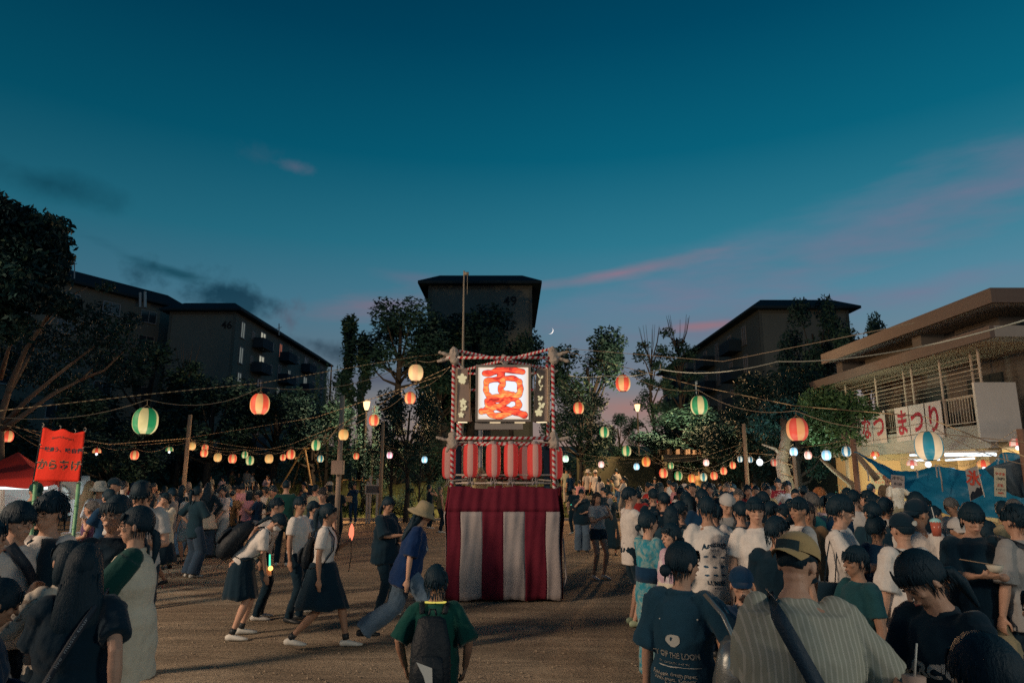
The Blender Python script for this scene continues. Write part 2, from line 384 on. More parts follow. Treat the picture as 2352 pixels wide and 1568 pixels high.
def hair_mesh(style, hs, lod, seed, rr, hatted=False):
    """hair in the head's frame: a shell over the skull with a hairline, plus locks"""
    B = MB(); n, m = (28, 20) if lod < 2 else (14, 10)
    cx, cyy, cz = .0865 * hs, .106 * hs, .112 * hs
    fluffy = 1.10 if style in ('curly', 'fluffy') else 1.0
    V = []; F = []
    noise = [rr.uniform(-1, 1) for _ in range(64)]
    for j in range(m + 1):
        th = math.pi * j / m
        for i in range(n):
            ph = 2 * math.pi * i / n
            dx, dy, dz = math.sin(th) * math.cos(ph), math.sin(th) * math.sin(ph), math.cos(th)
            front = max(0, dy)
            line = -.55 + .80 * (front ** 1.0) + (.15 if abs(dx) > .8 else 0)       # hairline by direction
            if style in ('bob', 'long', 'fringe', 'pony', 'bun', 'curly', 'fluffy', 'girl'): line = -.62 + .80 * front
            if style in ('fluffy', 'fringe', 'girl', 'bob', 'curly') and dy > .25: line -= .14
            w = 1 + .018 * noise[(i * 3 + j) % 64] + .012 * math.sin(9 * ph + 3 * th + seed)
            if style in ('short', 'crop', 'fluffy', 'curly', 'fringe'):
                line = max(line, -.12) if abs(dx) > .72 and dy > -.35 else line
                w *= 1 - .17 * max(0, -dz - .02) - .05 * abs(dx) ** 3 + .035 * max(0, dz)
            g = 1.0 if dz > line else max(.66, 1 - (line - dz) * 2.0)
            V.append((dx * cx * w * g * fluffy, dy * cyy * w * g * fluffy - .010 * hs, dz * cz * w * g * fluffy + .022 * hs))
    for j in range(m):
        for i in range(n):
            a = j * n + i; b = j * n + (i + 1) % n; F.append((a, a + n, b + n, b))
    B.add(V, F)
    def lock(p, d, ln, r, bend):
        p = Vector(p); d = Vector(d).normalized(); pts = [p]
        for q in range(3):
            d = (d + Vector(bend) * .5).normalized(); pts.append(pts[-1] + d * ln / 3)
        B.loft(pts, [(r, r * .5), (r * .9, r * .45), (r * .6, r * .3), (r * .12, r * .08)], n=5, rnd_=0)
    if lod < 2 and not hatted:
        cnt = 260 if lod == 0 else 80
        for q in range(cnt):
            ph = rr.uniform(0, 2 * math.pi); th = math.acos(rr.uniform(-.30, 1))
            d = Vector((math.sin(th) * math.cos(ph), math.sin(th) * math.sin(ph), math.cos(th)))
            if d.y > .35 and d.z < .25: continue
            if style in ('short', 'crop', 'fluffy', 'curly') and d.z < -.02 and abs(d.x) > .55: continue
            emb = .97 if style == 'curly' else .945; p = Vector((d.x * cx * emb * fluffy, d.y * cyy * emb * fluffy - .01 * hs, d.z * cz * emb * fluffy + .022 * hs))
            tn = Vector((d.x * .4, d.y * .4 + .1, -1)); tn = tn - d * tn.dot(d) * .86
            if style == 'curly': tn = tn + Vector((rr.uniform(-1, 1), rr.uniform(-1, 1), rr.uniform(-1, 1))) * .9 + d * .15
            if style in ('short', 'crop'): tn = tn + d * .20
            lock(p, tn + Vector((rr.uniform(-.2, .2), rr.uniform(-.2, .2), 0)), rr.uniform(.04, .08) * hs, rr.uniform(.0045, .0075) * hs * (1 if lod == 0 else 1.3), (-d.x * .3, -d.y * .3, -.5))
        for q in range(90 if lod == 0 else 34):                                     # soft edge: thin locks round the sides and nape
            ph = rr.uniform(math.pi * .93, math.pi * 2.07); dx, dy = math.cos(ph), math.sin(ph); zz = rr.uniform(-.06, -.005) if abs(dx) > .7 else rr.uniform(-.085, -.02)
            if style in ('short', 'crop', 'fluffy', 'curly', 'fringe') and abs(dx) > .8: zz += .03
            lock((dx * cx * .93, dy * cyy * .93 - .01, zz), (dx * .12, dy * .12 - .05, -1), rr.uniform(.02, .045), rr.uniform(.003, .0055), (-dx * .2, .1, -.6))
        if style not in ('crop', 'bald'):
            for q in range(34 if lod == 0 else 14):                                  # fringe over the forehead
                x = rr.uniform(-.066, .066) * hs
                lock((x, (.088 - 6 * x * x) * hs, .085 * hs), (x * 2, .9, -1.1), rr.uniform(.045, .075) * hs * (1.25 if style in ('fluffy', 'fringe', 'girl', 'curly') else .9), .0065 * hs, (0, -.25, -1))
    if style in ('bob', 'girl'):
        B.loft([(0, -.035 * hs, .05 * hs), (0, -.04 * hs, -.03 * hs), (0, -.036 * hs, -.09 * hs), (0, -.03 * hs, -.135 * hs)],
               [(.086 * hs, .072 * hs), (.095 * hs, .070 * hs), (.096 * hs, .066 * hs), (.085 * hs, .055 * hs)], ref=(1, 0, 0), n=14)
    if style == 'long':
        B.loft([(0, -.035 * hs, .05 * hs), (0, -.042 * hs, -.04 * hs), (0, -.065 * hs, -.14 * hs), (0, -.095 * hs, -.26 * hs), (0, -.10 * hs, -.36 * hs)],
               [(.086 * hs, .072 * hs), (.097 * hs, .072 * hs), (.110 * hs, .055 * hs), (.118 * hs, .040 * hs), (.085 * hs, .022 * hs)], ref=(1, 0, 0), n=14)
        if lod < 2:
            for q in range(70):
                x = rr.uniform(-.1, .1); lock((x * hs, -(.106 - 3 * x * x) * hs, rr.uniform(-.02, -.25) * hs), (x * .3, -.12, -1), .16 * hs, .0075 * hs, (0, 0, -1))
    if style == 'pony':
        B.loft([(0, -.09 * hs, .045 * hs), (0, -.135 * hs, .04 * hs), (0, -.155 * hs, -.03 * hs), (0, -.145 * hs, -.13 * hs), (0, -.135 * hs, -.21 * hs)],
               [.018 * hs, .028 * hs, .034 * hs, .028 * hs, .010 * hs], n=9)
    if style == 'lowpony':
        B.loft([(0, -.09 * hs, -.03 * hs), (0, -.125 * hs, -.06 * hs), (0, -.135 * hs, -.13 * hs), (0, -.125 * hs, -.25 * hs)], [.018 * hs, .027 * hs, .028 * hs, .009 * hs], n=9)
    if style == 'bun':
        B.ell((0, -.12 * hs, -.045 * hs), (.038 * hs, .032 * hs, .036 * hs))
    if style == 'topbun':
        B.ell((0, -.06 * hs, .13 * hs), (.036 * hs, .036 * hs, .034 * hs))
    return B

def hat(B, kind, hs):
    if kind in ('cap', 'capback'):
        s = 1 if kind == 'cap' else -1; n = 20
        V = []; F = []; m = 8
        for j in range(m + 1):
            th = (math.pi * .53) * j / m
            for i in range(n):
                ph = 2 * math.pi * i / n
                V.append((math.sin(th) * math.cos(ph) * .094 * hs, math.sin(th) * math.sin(ph) * .113 * hs - .008 * hs, math.cos(th) * .100 * hs + .046 * hs))
        for j in range(m):
            for i in range(n):
                a = j * n + i; b = j * n + (i + 1) % n; F.append((a, a + n, b + n, b))
        B.add(V, F)
        B.ell((0, -.008 * hs, .147 * hs), (.008, .008, .006), n=6, m=4)
        V = []; F = []; n = 10                                                       # brim
        for q in range(2):
            for r_ in range(3):
                for i in range(n + 1):
                    an = math.pi * (.16 + .68 * i / n); ln = (.10, .145, .185)[r_]
                    V.append((math.cos(an) * (.092 if r_ == 0 else .086 - .012 * (r_ - 1)) * hs, s * (math.sin(an) * ln) * hs - .008 * hs, (.042 - .016 * r_ - .9 * (math.cos(an) * .09) ** 2 * 2) * hs - q * .005))
        w = 3 * (n + 1)
        for q in range(2):
            for r_ in range(2):
                for i in range(n):
                    a = q * w + r_ * (n + 1) + i; F.append((a, a + 1, a + n + 2, a + n + 1))
        for i in range(n): a = 2 * (n + 1) + i; F.append((a, a + 1, a + 1 + w, a + w))
        B.add(V, F)
    if kind == 'bucket':
        n = 22; prof = [(.02, .158), (.070, .150), (.092, .118), (.100, .062), (.104, .045), (.135, .018), (.172, -.014), (.166, -.020), (.13, .010), (.098, .035)]
        V = []; F = []
        for r_, z in prof:
            for i in range(n):
                ph = 2 * math.pi * i / n; wv = 1 + (.04 * math.sin(3 * ph + 1) if r_ > .12 else 0)
                V.append((math.cos(ph) * r_ * hs * .98 * wv, math.sin(ph) * r_ * hs * 1.1 * wv - .01 * hs, z * hs + (.012 * math.sin(2 * ph) if r_ > .12 else 0)))
        for j in range(len(prof) - 1):
            for i in range(n):
                a = j * n + i; b = j * n + (i + 1) % n; F.append((a, b, b + n, a + n))
        F.append(tuple(range(n))); B.add(V, F)

TORSO_M = [(-.09, .130, .100, 0), (-.02, .158, .112, 0), (.06, .150, .104, .004), (.15, .144, .100, .008), (.26, .162, .112, .008), (.36, .172, .112, .0), (.43, .160, .088, -.006), (.474, .074, .056, -.008), (.50, .062, .052, -.008)]
TORSO_F = [(-.09, .138, .105, 0), (-.02, .162, .118, 0), (.06, .142, .102, .004), (.13, .122, .090, .006), (.25, .140, .112, .014), (.35, .148, .108, .006), (.42, .140, .080, -.004), (.464, .068, .052, -.008), (.49, .055, .048, -.008)]
_etc = {}
def displace(o, strength, size, tex='folds'):
    key = (tex, round(size, 3))
    if key not in _etc:
        t = bpy.data.textures.new('folds', 'CLOUDS'); t.noise_scale = size; t.noise_depth = 1; _etc[key] = t
    m = o.modifiers.new('folds', 'DISPLACE'); m.texture = _etc[key]; m.strength = strength; m.mid_level = .5; m.texture_coords = 'LOCAL'
def vox(o, v, smooth=2):
    m = o.modifiers.new('skin', 'REMESH'); m.mode = 'VOXEL'; m.voxel_size = v; m.use_smooth_shade = True
    if smooth:
        s = o.modifiers.new('even', 'SMOOTH'); s.iterations = smooth; s.factor = .6

class Fig: pass
def person(px, ytop, Y, face=0, label='', H=None, g='m', top='tee', tc='black', bottom='pants', bc='dark_denim', hair='short', hairm=None, hatk=None, hatc='black',
           arms=('down', 'down'), legs='stand', lean=0, hp=0, hy=0, twist=0, roll=0, glasses=False, shoes=None, skin=None, smile=False, lod=None, group=None, base=None, stout=1.0,
           loose=0.0, group_label=None, curl=.5, handn=None, child=False, mask=False, z0=None, long_sleeve=False, fixh=False, sleeve_c=None, socks=False):
    """one person. px, ytop: the top of the head in the photograph; Y: metres in front of the camera; face: 0 away from it, 90 to its left, 180 towards it, -90 to its right"""
    rr = random.Random(hash((px, ytop)) & 0xffff if False else int(px * 31 + ytop * 7))
    if lod is None: lod = 0 if Y < 6.6 else 1 if Y < 13 else 2 if Y < 22 else 3
    headtop = P(px, ytop, Y)
    gz = terrain(headtop.x, Y) if z0 is None else z0
    if H is None: H = min(1.86, max(.9, headtop.z - gz + (.03 if lean else 0)))
    ch_ = 1.22 if H < 1.2 else 1.15 if H < 1.4 else 1.0
    if not fixh:                                         # the height that puts the top of the head where the photograph has it
        rz_ = lambda a: math.cos(R(a)); dp = {'stand': 0, 'walk': .035, 'walk2': .035, 'stride': .07, 'apart': .01}.get(legs, 0); ha = lean * .55 + hp; q_ = ch_ * .965
        z1 = .90 - dp + .535 * rz_(lean) + .84 * q_ * (.115 * rz_(ha) - .012 * math.sin(R(ha))) + .13 * q_ * rz_(ha)
        H = min(1.92, max(.85, 1.65 * (headtop.z - gz) / z1))
    if H < 1.36: child = True
    k = H / 1.65; hs = k * ch_ * .965
    prof = TORSO_F if g == 'f' else TORSO_M
    sk = skin or (SKIN if rr.random() < .7 else SKIN2)
    if hairm is None: hairm = HAIR if Y < 9 or rr.random() < .80 else rr.choice([HAIRB, HAIRB, HAIRG])
    fine = lod == 0
    # --- skeleton in the person's own frame
    drop = {'stand': 0, 'walk': .035, 'walk2': .035, 'stride': .07, 'apart': .01, 'sit': .36, 'crouch': .5}.get(legs, 0)
    pel = Vector((0, 0, (.90 - drop) * k))
    RT = Matrix.Rotation(R(twist), 3, 'Z') @ Matrix.Rotation(R(roll), 3, 'Y') @ Matrix.Rotation(R(-lean), 3, 'X')
    T = lambda x, y, z: pel + RT @ Vector((x, y, z)) * k
    up = RT @ Vector((0, 0, 1))
    nb = T(0, -.006, .475)
    RH = Matrix.Rotation(R(twist + hy), 3, 'Z') @ Matrix.Rotation(R(roll * .5), 3, 'Y') @ Matrix.Rotation(R(-(lean * .55 + hp)), 3, 'X')
    hc = nb + up * .060 * k + (RH @ Vector((0, .012, .115))) * hs * .84
    Hd = lambda x, y, z: hc + RH @ Vector((x, y, z)) * hs
    sw = .165 if g == 'm' else .150
    L = {}
    for s, a in ((-1, arms[0]), (1, arms[1])):          # -1 the left arm, 1 the right
        S = T(s * sw, -.004, .432)
        if isinstance(a, str):
            (wx, wy, wz), pole = ARM[a]; wt = T(s * wx * (1 if g == 'm' else .95), wy, wz)
        else:
            wx, wy, wz = a[:3]; pole = (.7, -.6, -.7) if len(a) < 4 else a[3]; wt = T(s * wx, wy, wz)
        pl = RT @ Vector((s * pole[0], pole[1], pole[2]))
        E, Wv = ik(S, wt, .275 * k, .245 * k, pl); L[s] = (S, E, Wv)
    LG = {}
    foot = {'stand': ((-.11, .02, .0), (.10, -.02, .0)), 'walk': ((-.08, .30, .0), (.08, -.30, .05)), 'walk2': ((-.08, -.30, .05), (.08, .30, .0)),
            'stride': ((-.06, -.48, .10), (.07, .34, .0)), 'apart': ((-.17, .04, 0), (.17, -.03, 0)), 'sit': ((-.1, .42, 0), (.1, .42, 0)), 'crouch': ((-.1, .12, 0), (.1, .2, 0))}[legs]
    tw = Matrix.Rotation(R(twist * .5), 3, 'Z')
    for s, fp in ((-1, foot[0]), (1, foot[1])):
        Hj = pel + tw @ Vector((s * .085, 0, -.02)) * k
        A = tw @ Vector((fp[0], fp[1], fp[2] + .075)) * k
        Kn, A = ik(Hj, A, .425 * k, .415 * k, tw @ Vector((s * .12, 1, 0)))
        LG[s] = (Hj, Kn, A)
    # --- place the root so that the top of the head meets the photograph
    top_local = Hd(0, 0, .13)
    Rz = Matrix.Rotation(R(face), 3, 'Z'); off = Rz @ top_local
    root = thing('person', label or None, 'person', (headtop.x - off.x, headtop.y - off.y, gz), R(face), group)
    # --- the body: one continuous surface
    B = MB()
    st = stout
    B.loft([T(0, yo, z) for z, a, b, yo in prof], [(a * k * (st if z < .45 else 1), b * k * (st if z < .45 else 1)) for z, a, b, yo in prof], ref=RT @ Vector((1, 0, 0)), n=14)
    for s in (-1, 1):
        S, E, Wv = L[s]
        B.ell(S + (T(0, 0, .43) - S) * .15, (.047 * k,) * 3, n=8, m=6)
        am = 1.0 if g == 'm' else .88
        B.loft([S, S.lerp(E, .5), E, E.lerp(Wv, .3), E.lerp(Wv, .75), Wv], [.045 * k * am, .044 * k * am, .038 * k * am, .040 * k * am, .030 * k * am, (.028 * k * am, .022 * k * am)], n=9)
        d = (Wv - E).normalized()
        hn = RT @ Vector(handn[0 if s < 0 else 1]) if handn and handn[0 if s < 0 else 1] else (RT @ Vector((-s, .0, 0)) if (Wv - S).z < -.35 * k else (RT @ Vector((-s * .4, 0, 1)) if arms[0 if s < 0 else 1] in ('tray', 'belly') else RT @ Vector((-s * .6, -.8, .2))))
        if lod < 3: add_hand(B, Wv, d, hn, k * (.95 if g == 'm' else .88), curl, lod == 0, thumb=s * (-1))
        else: B.ell(Wv + d * .06 * k, (.03 * k, .03 * k, .05 * k), n=6, m=5)
        Hj, Kn, A = LG[s]
        lm = 1.0 if g == 'm' else .97
        B.loft([Hj, Hj.lerp(Kn, .45), Kn, Kn.lerp(A, .3), Kn.lerp(A, .75), A], [.086 * k * lm, .074 * k * lm, .052 * k * lm, .054 * k * lm, .036 * k * lm, .033 * k * lm], n=10)
        td = tw @ Vector((s * .15, 1, 0)).normalized()
        B.loft([A - td * .04 * k - Vector((0, 0, .04 * k)), A + td * .06 * k - Vector((0, 0, .045 * k)), A + td * .15 * k - Vector((0, 0, .06 * k))], [.03 * k, (.036 * k, .026 * k), (.03 * k, .014 * k)], ref=(1, 0, 0), n=8)
    # neck and head
    B.loft([nb - up * .03 * k, nb.lerp(hc, .5), Hd(0, -.018, -.05)], [.054 * k, .049 * k, .05 * hs], n=10)
    hx = RH @ Vector((1, 0, 0)); hz = RH @ Vector((0, 0, 1))
    B.ell(Hd(0, -.008, .030), (.077 * hs, .097 * hs, .098 * hs), RH, n=16, m=12)
    B.loft([Hd(0, .012, .05), Hd(0, .014, .0), Hd(0, .018, -.045), Hd(0, .030, -.078), Hd(0, .040, -.100)],
           [(.070 * hs, .078 * hs), (.068 * hs, .076 * hs), (.060 * hs, .066 * hs), (.046 * hs, .050 * hs), (.026 * hs, .028 * hs)], ref=hx, n=14, fixed=hz)
    if lod < 3:
        B.loft([Hd(0, .086, .012), Hd(0, .097, -.010), Hd(0, .106, -.030)], [.008 * hs, .010 * hs, (.015 * hs, .011 * hs)], n=7)
        B.ell(Hd(0, .088, -.058), (.022 * hs, .012 * hs, .008 * hs), RH, n=8, m=5)
        B.ell(Hd(0, .084, .022), (.052 * hs, .012 * hs, .009 * hs), RH, n=8, m=5)
        for s in (-1, 1):
            B.ell(Hd(s * .079, -.004, -.008), (.009 * hs, .019 * hs, .031 * hs), RH @ Matrix.Rotation(R(s * -18), 3, 'Z'), n=8, m=6)
            B.ell(Hd(s * .040, .066, -.022), (.020 * hs, .016 * hs, .016 * hs), RH, n=8, m=5)
    body = B.obj('body', sk, root, True); vs = (.0072, .012, .021, .028)[lod]; vox(body, vs * min(1.1, max(.8, k)), 2 if lod < 2 else 1)
    # --- face
    if lod < 3 and not (hatk == 'none'):
        for s in (-1, 1):
            e = MB(); e.ell(Hd(s * .030, .0875, .001), (.0135 * hs, .005 * hs, .0058 * hs), RH, n=10, m=6); e.obj('eye', EYE, root, True)
            e = MB(); e.loft([Hd(s * .016, .0945, .022), Hd(s * .030, .0945, .027), Hd(s * .046, .084, .021)], [(.003 * hs), (.0035 * hs), (.002 * hs)], n=5); e.obj('eyebrow', hairm, root, True)
        e = MB(); mw = .024 if smile else .021
        e.loft([Hd(-mw, .090 if not smile else .088, -.058 + (.006 if smile else 0)), Hd(0, .0995, -.0605), Hd(mw, .090 if not smile else .088, -.058 + (.006 if smile else 0))], [(.0015 * hs), (.0042 * hs), (.0015 * hs)], n=6); e.obj('mouth', TEETH if smile else LIPS, root, True)
    if mask:
        e = MB(); e.loft([Hd(0, .035, -.03), Hd(0, .04, -.075)], [(.068 * hs, .075 * hs), (.05 * hs, .055 * hs)], ref=hx, n=14); e.obj('face_mask', cloth('white'), root, True)
    if glasses and lod < 3:
        e = MB()
        for s in (-1, 1):
            n = 14; ring = [Hd(s * .032 + math.cos(2 * math.pi * q / n) * .024, .104 - abs(math.cos(2 * math.pi * q / n) * .024 + s * .032) * .12, .0 + math.sin(2 * math.pi * q / n) * .019) for q in range(n + 1)]
            e.loft(ring, [.0016 * hs] * (n + 1), n=5, caps=False)
            e.tube(Hd(s * .055, .098, .004), Hd(s * .082, .0, .006), .0016 * hs, n=5)
        e.tube(Hd(-.009, .104, .003), Hd(.009, .104, .003), .0016 * hs, n=5)
        e.obj('glasses', METAL if rr.random() < .5 else BLACKP, root, True)
    # --- hair and hat
    if hair != 'bald':
        hb = hair_mesh(hair, 1.0, lod, px, rr, bool(hatk)); hb.v = [tuple(Hd(*v)) for v in hb.v]; hb.obj('hair', hairm, root, True)
    if hatk and hatk != 'none':
        hb = MB(); hat(hb, hatk, 1.0); hb.v = [tuple(Hd(*v)) for v in hb.v]
        hm = cloth(hatc) if isinstance(hatc, str) else hatc
        ho = hb.obj('bucket_hat' if hatk == 'bucket' else 'cap', hm, root, True)
    if hatk == 'none': pass
    # --- upper garment
    tm = cloth(tc) if isinstance(tc, str) else tc
    vc = (.010, .014, .022, .03)[lod]
    def prof_at(z):
        for i in range(len(prof) - 1):
            if prof[i][0] <= z <= prof[i + 1][0]:
                t = (z - prof[i][0]) / (prof[i + 1][0] - prof[i][0]); return [prof[i][q] + (prof[i + 1][q] - prof[i][q]) * t for q in (1, 2, 3)]
        return list(prof[0][1:]) if z < prof[0][0] else list(prof[-1][1:])
    ex = .016 + loose
    hemz = {'tee': -.12, 'shirt': -.02, 'vest': -.04, 'long': -.10, 'crop': .10, 'tunic': -.26, 'over': -.18, 'sleeveless': -.30}.get(top, -.12)
    tuck = top in ('shirt',) or bottom in ('skirt', 'wide') and top == 'tee' and loose < .015
    if top != 'yukata':
        G_ = MB()
        zs = [hemz, hemz * .5, .04, .14, .26, .36, .425, .462, .484]
        C_, Q_ = [], []
        for z in zs:
            a, b, yo = prof_at(z)
            e2 = ex * (1.35 if z < .1 else 1.1 if z < .3 else .62)
            if z < 0 and not tuck: a += .012 + (.05 if top in ('tunic',) else 0); b += .008
            if z > .45: e2 = .006
            if z > .48: a, b = .066, .060
            C_.append(T(0, yo, z)); sq = st if z < .45 else 1.0; Q_.append(((a + e2) * k * sq, (b + e2) * k * sq))
        G_.loft(C_, Q_, ref=RT @ Vector((1, 0, 0)), n=18, rnd_=.1)
        for s in (-1, 1):
            S, E, Wv = L[s]
            if top == 'vest' or top == 'sleeveless':
                G_.ell(S + (T(0, 0, .43) - S) * .4, (.052 * k,) * 3, n=8, m=6); continue
            G_.ell(S + (T(0, 0, .43) - S) * .12, ((.060 + ex * .25) * k,) * 3, n=10, m=7)
            r0 = (.058 + ex * .30) * k
            if top in ('long',) or long_sleeve:
                G_.loft([S, S.lerp(E, .5), E, E.lerp(Wv, .5), E.lerp(Wv, .95)], [r0, r0 * .95, r0 * .85, r0 * .72, r0 * .62], n=10, rnd_=.1)
            elif top in ('over', 'tunic'):
                G_.loft([S, S.lerp(E, .5), S.lerp(E, 1.0)], [r0 * .98, r0 * 1.12, r0 * 1.28], n=10, rnd_=.05)
            else:
                G_.loft([S, S.lerp(E, .35), S.lerp(E, .70)], [r0, r0 * 1.04, r0 * 1.08], n=10, rnd_=.05)
        o = G_.obj({'tee': 't_shirt', 'vest': 'vest', 'long': 'jacket', 'crop': 'top', 'tunic': 'tunic', 'over': 'oversized_t_shirt', 'shirt': 'short_sleeved_shirt', 'sleeveless': 'sleeveless_top'}[top], tm, root, True)
        vox(o, vc, 1)
        if lod < 2: displace(o, (.024 + loose * .35) * k, .15 * k); displace(o, (.005 if label and ('tee reading' in label or 'printed' in label or 'white letters' in label) else .007) * k, .045 * k)
        shirt = o
        if (top == 'shirt' or tm == PINSTRIPE) and lod < 3:
            cb = MB(); n = 12
            cb.loft([T(0, -.004, .455), T(0, .0, .495)], [(.078 * k, .066 * k), (.060 * k, .055 * k)], ref=RT @ Vector((1, 0, 0)), n=12, caps=False)
            cb.obj('collar', tm, root, True)
        if sleeve_c:
            SB = MB()
            for s in (-1, 1):
                S, E, Wv = L[s]; r0 = .078 * k
                SB = MB(); SB.ell(S + (T(0, 0, .43) - S) * .2, (.074 * k,) * 3, n=10, m=7); SB.loft([S, S.lerp(E, .5), S.lerp(E, 1.0), E.lerp(Wv, .2)], [r0, r0 * 1.12, r0 * 1.15, r0], n=10, rnd_=.1)
                q = SB.obj('sleeve', cloth(sleeve_c), root, True); vox(q, vc, 1)
    else:
        G_ = MB(); C_, Q_ = [], []
        for z in (.06, .14, .26, .36, .43, .465):
            a, b, yo = prof_at(z); C_.append(T(0, yo, z)); Q_.append(((a + .022) * k, (b + .026) * k))
        G_.loft(C_, Q_, ref=RT @ Vector((1, 0, 0)), n=16, rnd_=.1)
        G_.loft([pel + Vector((0, 0, .10 * k)), pel + Vector((0, 0, -.05 * k)), pel + Vector((0, .01, -.40 * k)), pel + Vector((0, .01, -.80 * k))], [(.158 * k, .128 * k), (.185 * k, .145 * k), (.165 * k, .14 * k), (.165 * k, .145 * k)], ref=tw @ Vector((1, 0, 0)), n=16, rnd_=.1)
        for s in (-1, 1):
            S, E, Wv = L[s]; d = Vector((0, 0, -1))
            G_.ell(S, (.07 * k,) * 3, n=8, m=6)
            G_.loft([S, E, E.lerp(Wv, .6) + d * .05 * k, Wv + d * .09 * k], [(.068 * k, .07 * k), (.075 * k, .08 * k), (.055 * k, .13 * k), (.045 * k, .17 * k)], ref=RT @ Vector((1, 0, 0)), n=10, rnd_=.05)
        o = G_.obj('yukata', tm, root, True); vox(o, vc, 1); shirt = o
        if lod < 2: displace(o, .03 * k, .12 * k)
        ob = MB(); ob.loft([T(0, .004, .06), T(0, .006, .20)], [(.172 * k, .142 * k), (.168 * k, .140 * k)], ref=RT @ Vector((1, 0, 0)), n=20, rnd_=.05); ob.obj('obi_sash', cloth('cream') if tm != YUKB else cloth('navy'), root, True)
        bottom = None
    # --- lower garment
    bm_ = cloth(bc) if isinstance(bc, str) else bc
    if bottom in ('pants', 'wide', 'shorts', 'hotpants'):
        G_ = MB()
        G_.loft([T(0, 0, .09), T(0, 0, .02), pel + Vector((0, 0, -.05 * k)), pel + Vector((0, 0, -.11 * k))], [(.152 * k * st, .115 * k * st), (.17 * k * st, .125 * k * st), (.172 * k, .125 * k), (.13 * k, .10 * k)], ref=tw @ Vector((1, 0, 0)), n=16, rnd_=.05)
        for s in (-1, 1):
            Hj, Kn, A = LG[s]
            if bottom == 'pants': rr_ = [.098, .090, .072, .066, .058, .060]
            elif bottom == 'wide': rr_ = [.105, .108, .104, .106, .112, .118]
            else: rr_ = [.103, .103, .1, .1, .1, .1]
            if bottom in ('pants', 'wide'):
                G_.loft([Hj, Hj.lerp(Kn, .5), Kn, Kn.lerp(A, .4), Kn.lerp(A, .85), A - Vector((0, 0, .015 * k))], [q * k for q in rr_], n=12, rnd_=.05)
            else:
                e_ = .95 if bottom == 'shorts' else .36
                G_.loft([Hj, Hj.lerp(Kn, e_ * .5), Hj.lerp(Kn, e_)], [.100 * k, .098 * k, .096 * k], n=12, rnd_=.05)
        o = G_.obj('shorts' if bottom in ('shorts', 'hotpants') else 'trousers', bm_, root, True); vox(o, vc, 1)
        if lod < 2: displace(o, .024 * k, .10 * k); displace(o, .010 * k, .04 * k)
    elif bottom in ('skirt', 'longskirt', 'mini'):
        zb = {'skirt': -.42, 'longskirt': -.72, 'mini': -.28}[bottom]; stretch = .10 if legs in ('walk', 'walk2', 'stride') else .0
        V = []; F = []; n = 48; lv = 8
        for j in range(lv + 1):
            t = j / lv; z = .10 + (zb - .10) * t
            a = (.140 + .12 * t ** .8) * k; b = (.112 + (.10 + stretch) * t ** .8) * k
            c = (T(0, .0, .10) if t == 0 else pel + (RT @ Vector((0, 0, .10)) * k) * max(0, 1 - t * 3) + Vector((0, .02 * t, 0)) + Vector((0, 0, z * k)) * min(1, t * 3))
            for i in range(n):
                ph = 2 * math.pi * i / n; pl = 1 + .045 * t * math.cos(ph * 12 + .6 * math.sin(ph * 3))
                V.append(c + tw @ Vector((math.cos(ph) * a * pl, math.sin(ph) * b * pl, .012 * k * math.sin(ph * 5 + px) * t)))
        for j in range(lv):
            for i in range(n):
                a = j * n + i; b = j * n + (i + 1) % n; F.append((a, a + n, b + n, b))
        SB = MB(); SB.add(V, F); o = SB.obj('skirt', bm_, root, True)
        so_ = o.modifiers.new('cloth', 'SOLIDIFY'); so_.thickness = .004
    # --- shoes
    sm = shoes or (SHOEW if rr.random() < .5 else SHOEB)
    for s in (-1, 1):
        Hj, Kn, A = LG[s]; td = tw @ Vector((s * .15, 1, 0)).normalized()
        e = MB(); z0_ = Vector((0, 0, -1)) * k
        e.loft([A - td * .055 * k + z0_ * .040, A - td * .01 * k + z0_ * .030, A + td * .06 * k + z0_ * .045, A + td * .13 * k + z0_ * .055, A + td * .185 * k + z0_ * .060],
               [(.030 * k, .034 * k), (.036 * k, .044 * k), (.040 * k, .032 * k), (.042 * k, .024 * k), (.026 * k, .015 * k)], ref=td.cross(Vector((0, 0, 1))), n=12)
        e.obj('shoe', sm, root, True)
        if socks and lod < 2:
            e = MB(); e.loft([A, A.lerp(Kn, .16)], [.038 * k, .040 * k], n=10, rnd_=.05); e.obj('sock', SHOEB, root, True)
    f = Fig(); f.root = root; f.T = T; f.k = k; f.Hd = Hd; f.L = L; f.LG = LG; f.prof = prof_at; f.shirt = shirt; f.RT = RT; f.pel = pel; f.st = st; f.ex = ex; f.RH = RH; f.hs = hs
    f.loc = root.location.copy(); f.rz = R(face)
    return f

def worn(f, B, name, m, label, cat, group=None, smooth=True, parts=()):
    """something the person carries: a thing of its own, standing in the person's frame"""
    t = thing(name, label, cat, f.loc, f.rz, group)
    B_ = B if isinstance(B, list) else [(parts[0] if parts else 'body', B, m)]
    for nm, b, mm in B_: b.obj(nm, mm, t, smooth)
    return t
def strap_pts(f, side, off=.012, low=-.02):
    """a strap from the shoulder on SIDE down to the other hip, round the front and back"""
    pts = []
    N_ = 12
    for sg in (1, -1):
        seq = range(N_ + 1) if sg == 1 else range(N_ - 1, 0, -1)
        for i in seq:
            u = i / N_; x = side * (.105 + (-.165 - .105) * u); z = .468 + (low - .468) * u
            a, b, yo = f.prof(z); a = (a + f.ex * 1.3) * f.st; b = (b + f.ex * 1.3) * f.st
            y = b * math.sqrt(max(.0, 1 - min(.98, (x / a)) ** 2)) + off
            pts.append(f.T(x, yo + sg * y, z + (.035 if i == 0 else 0)))
    pts.append(pts[0]); return pts
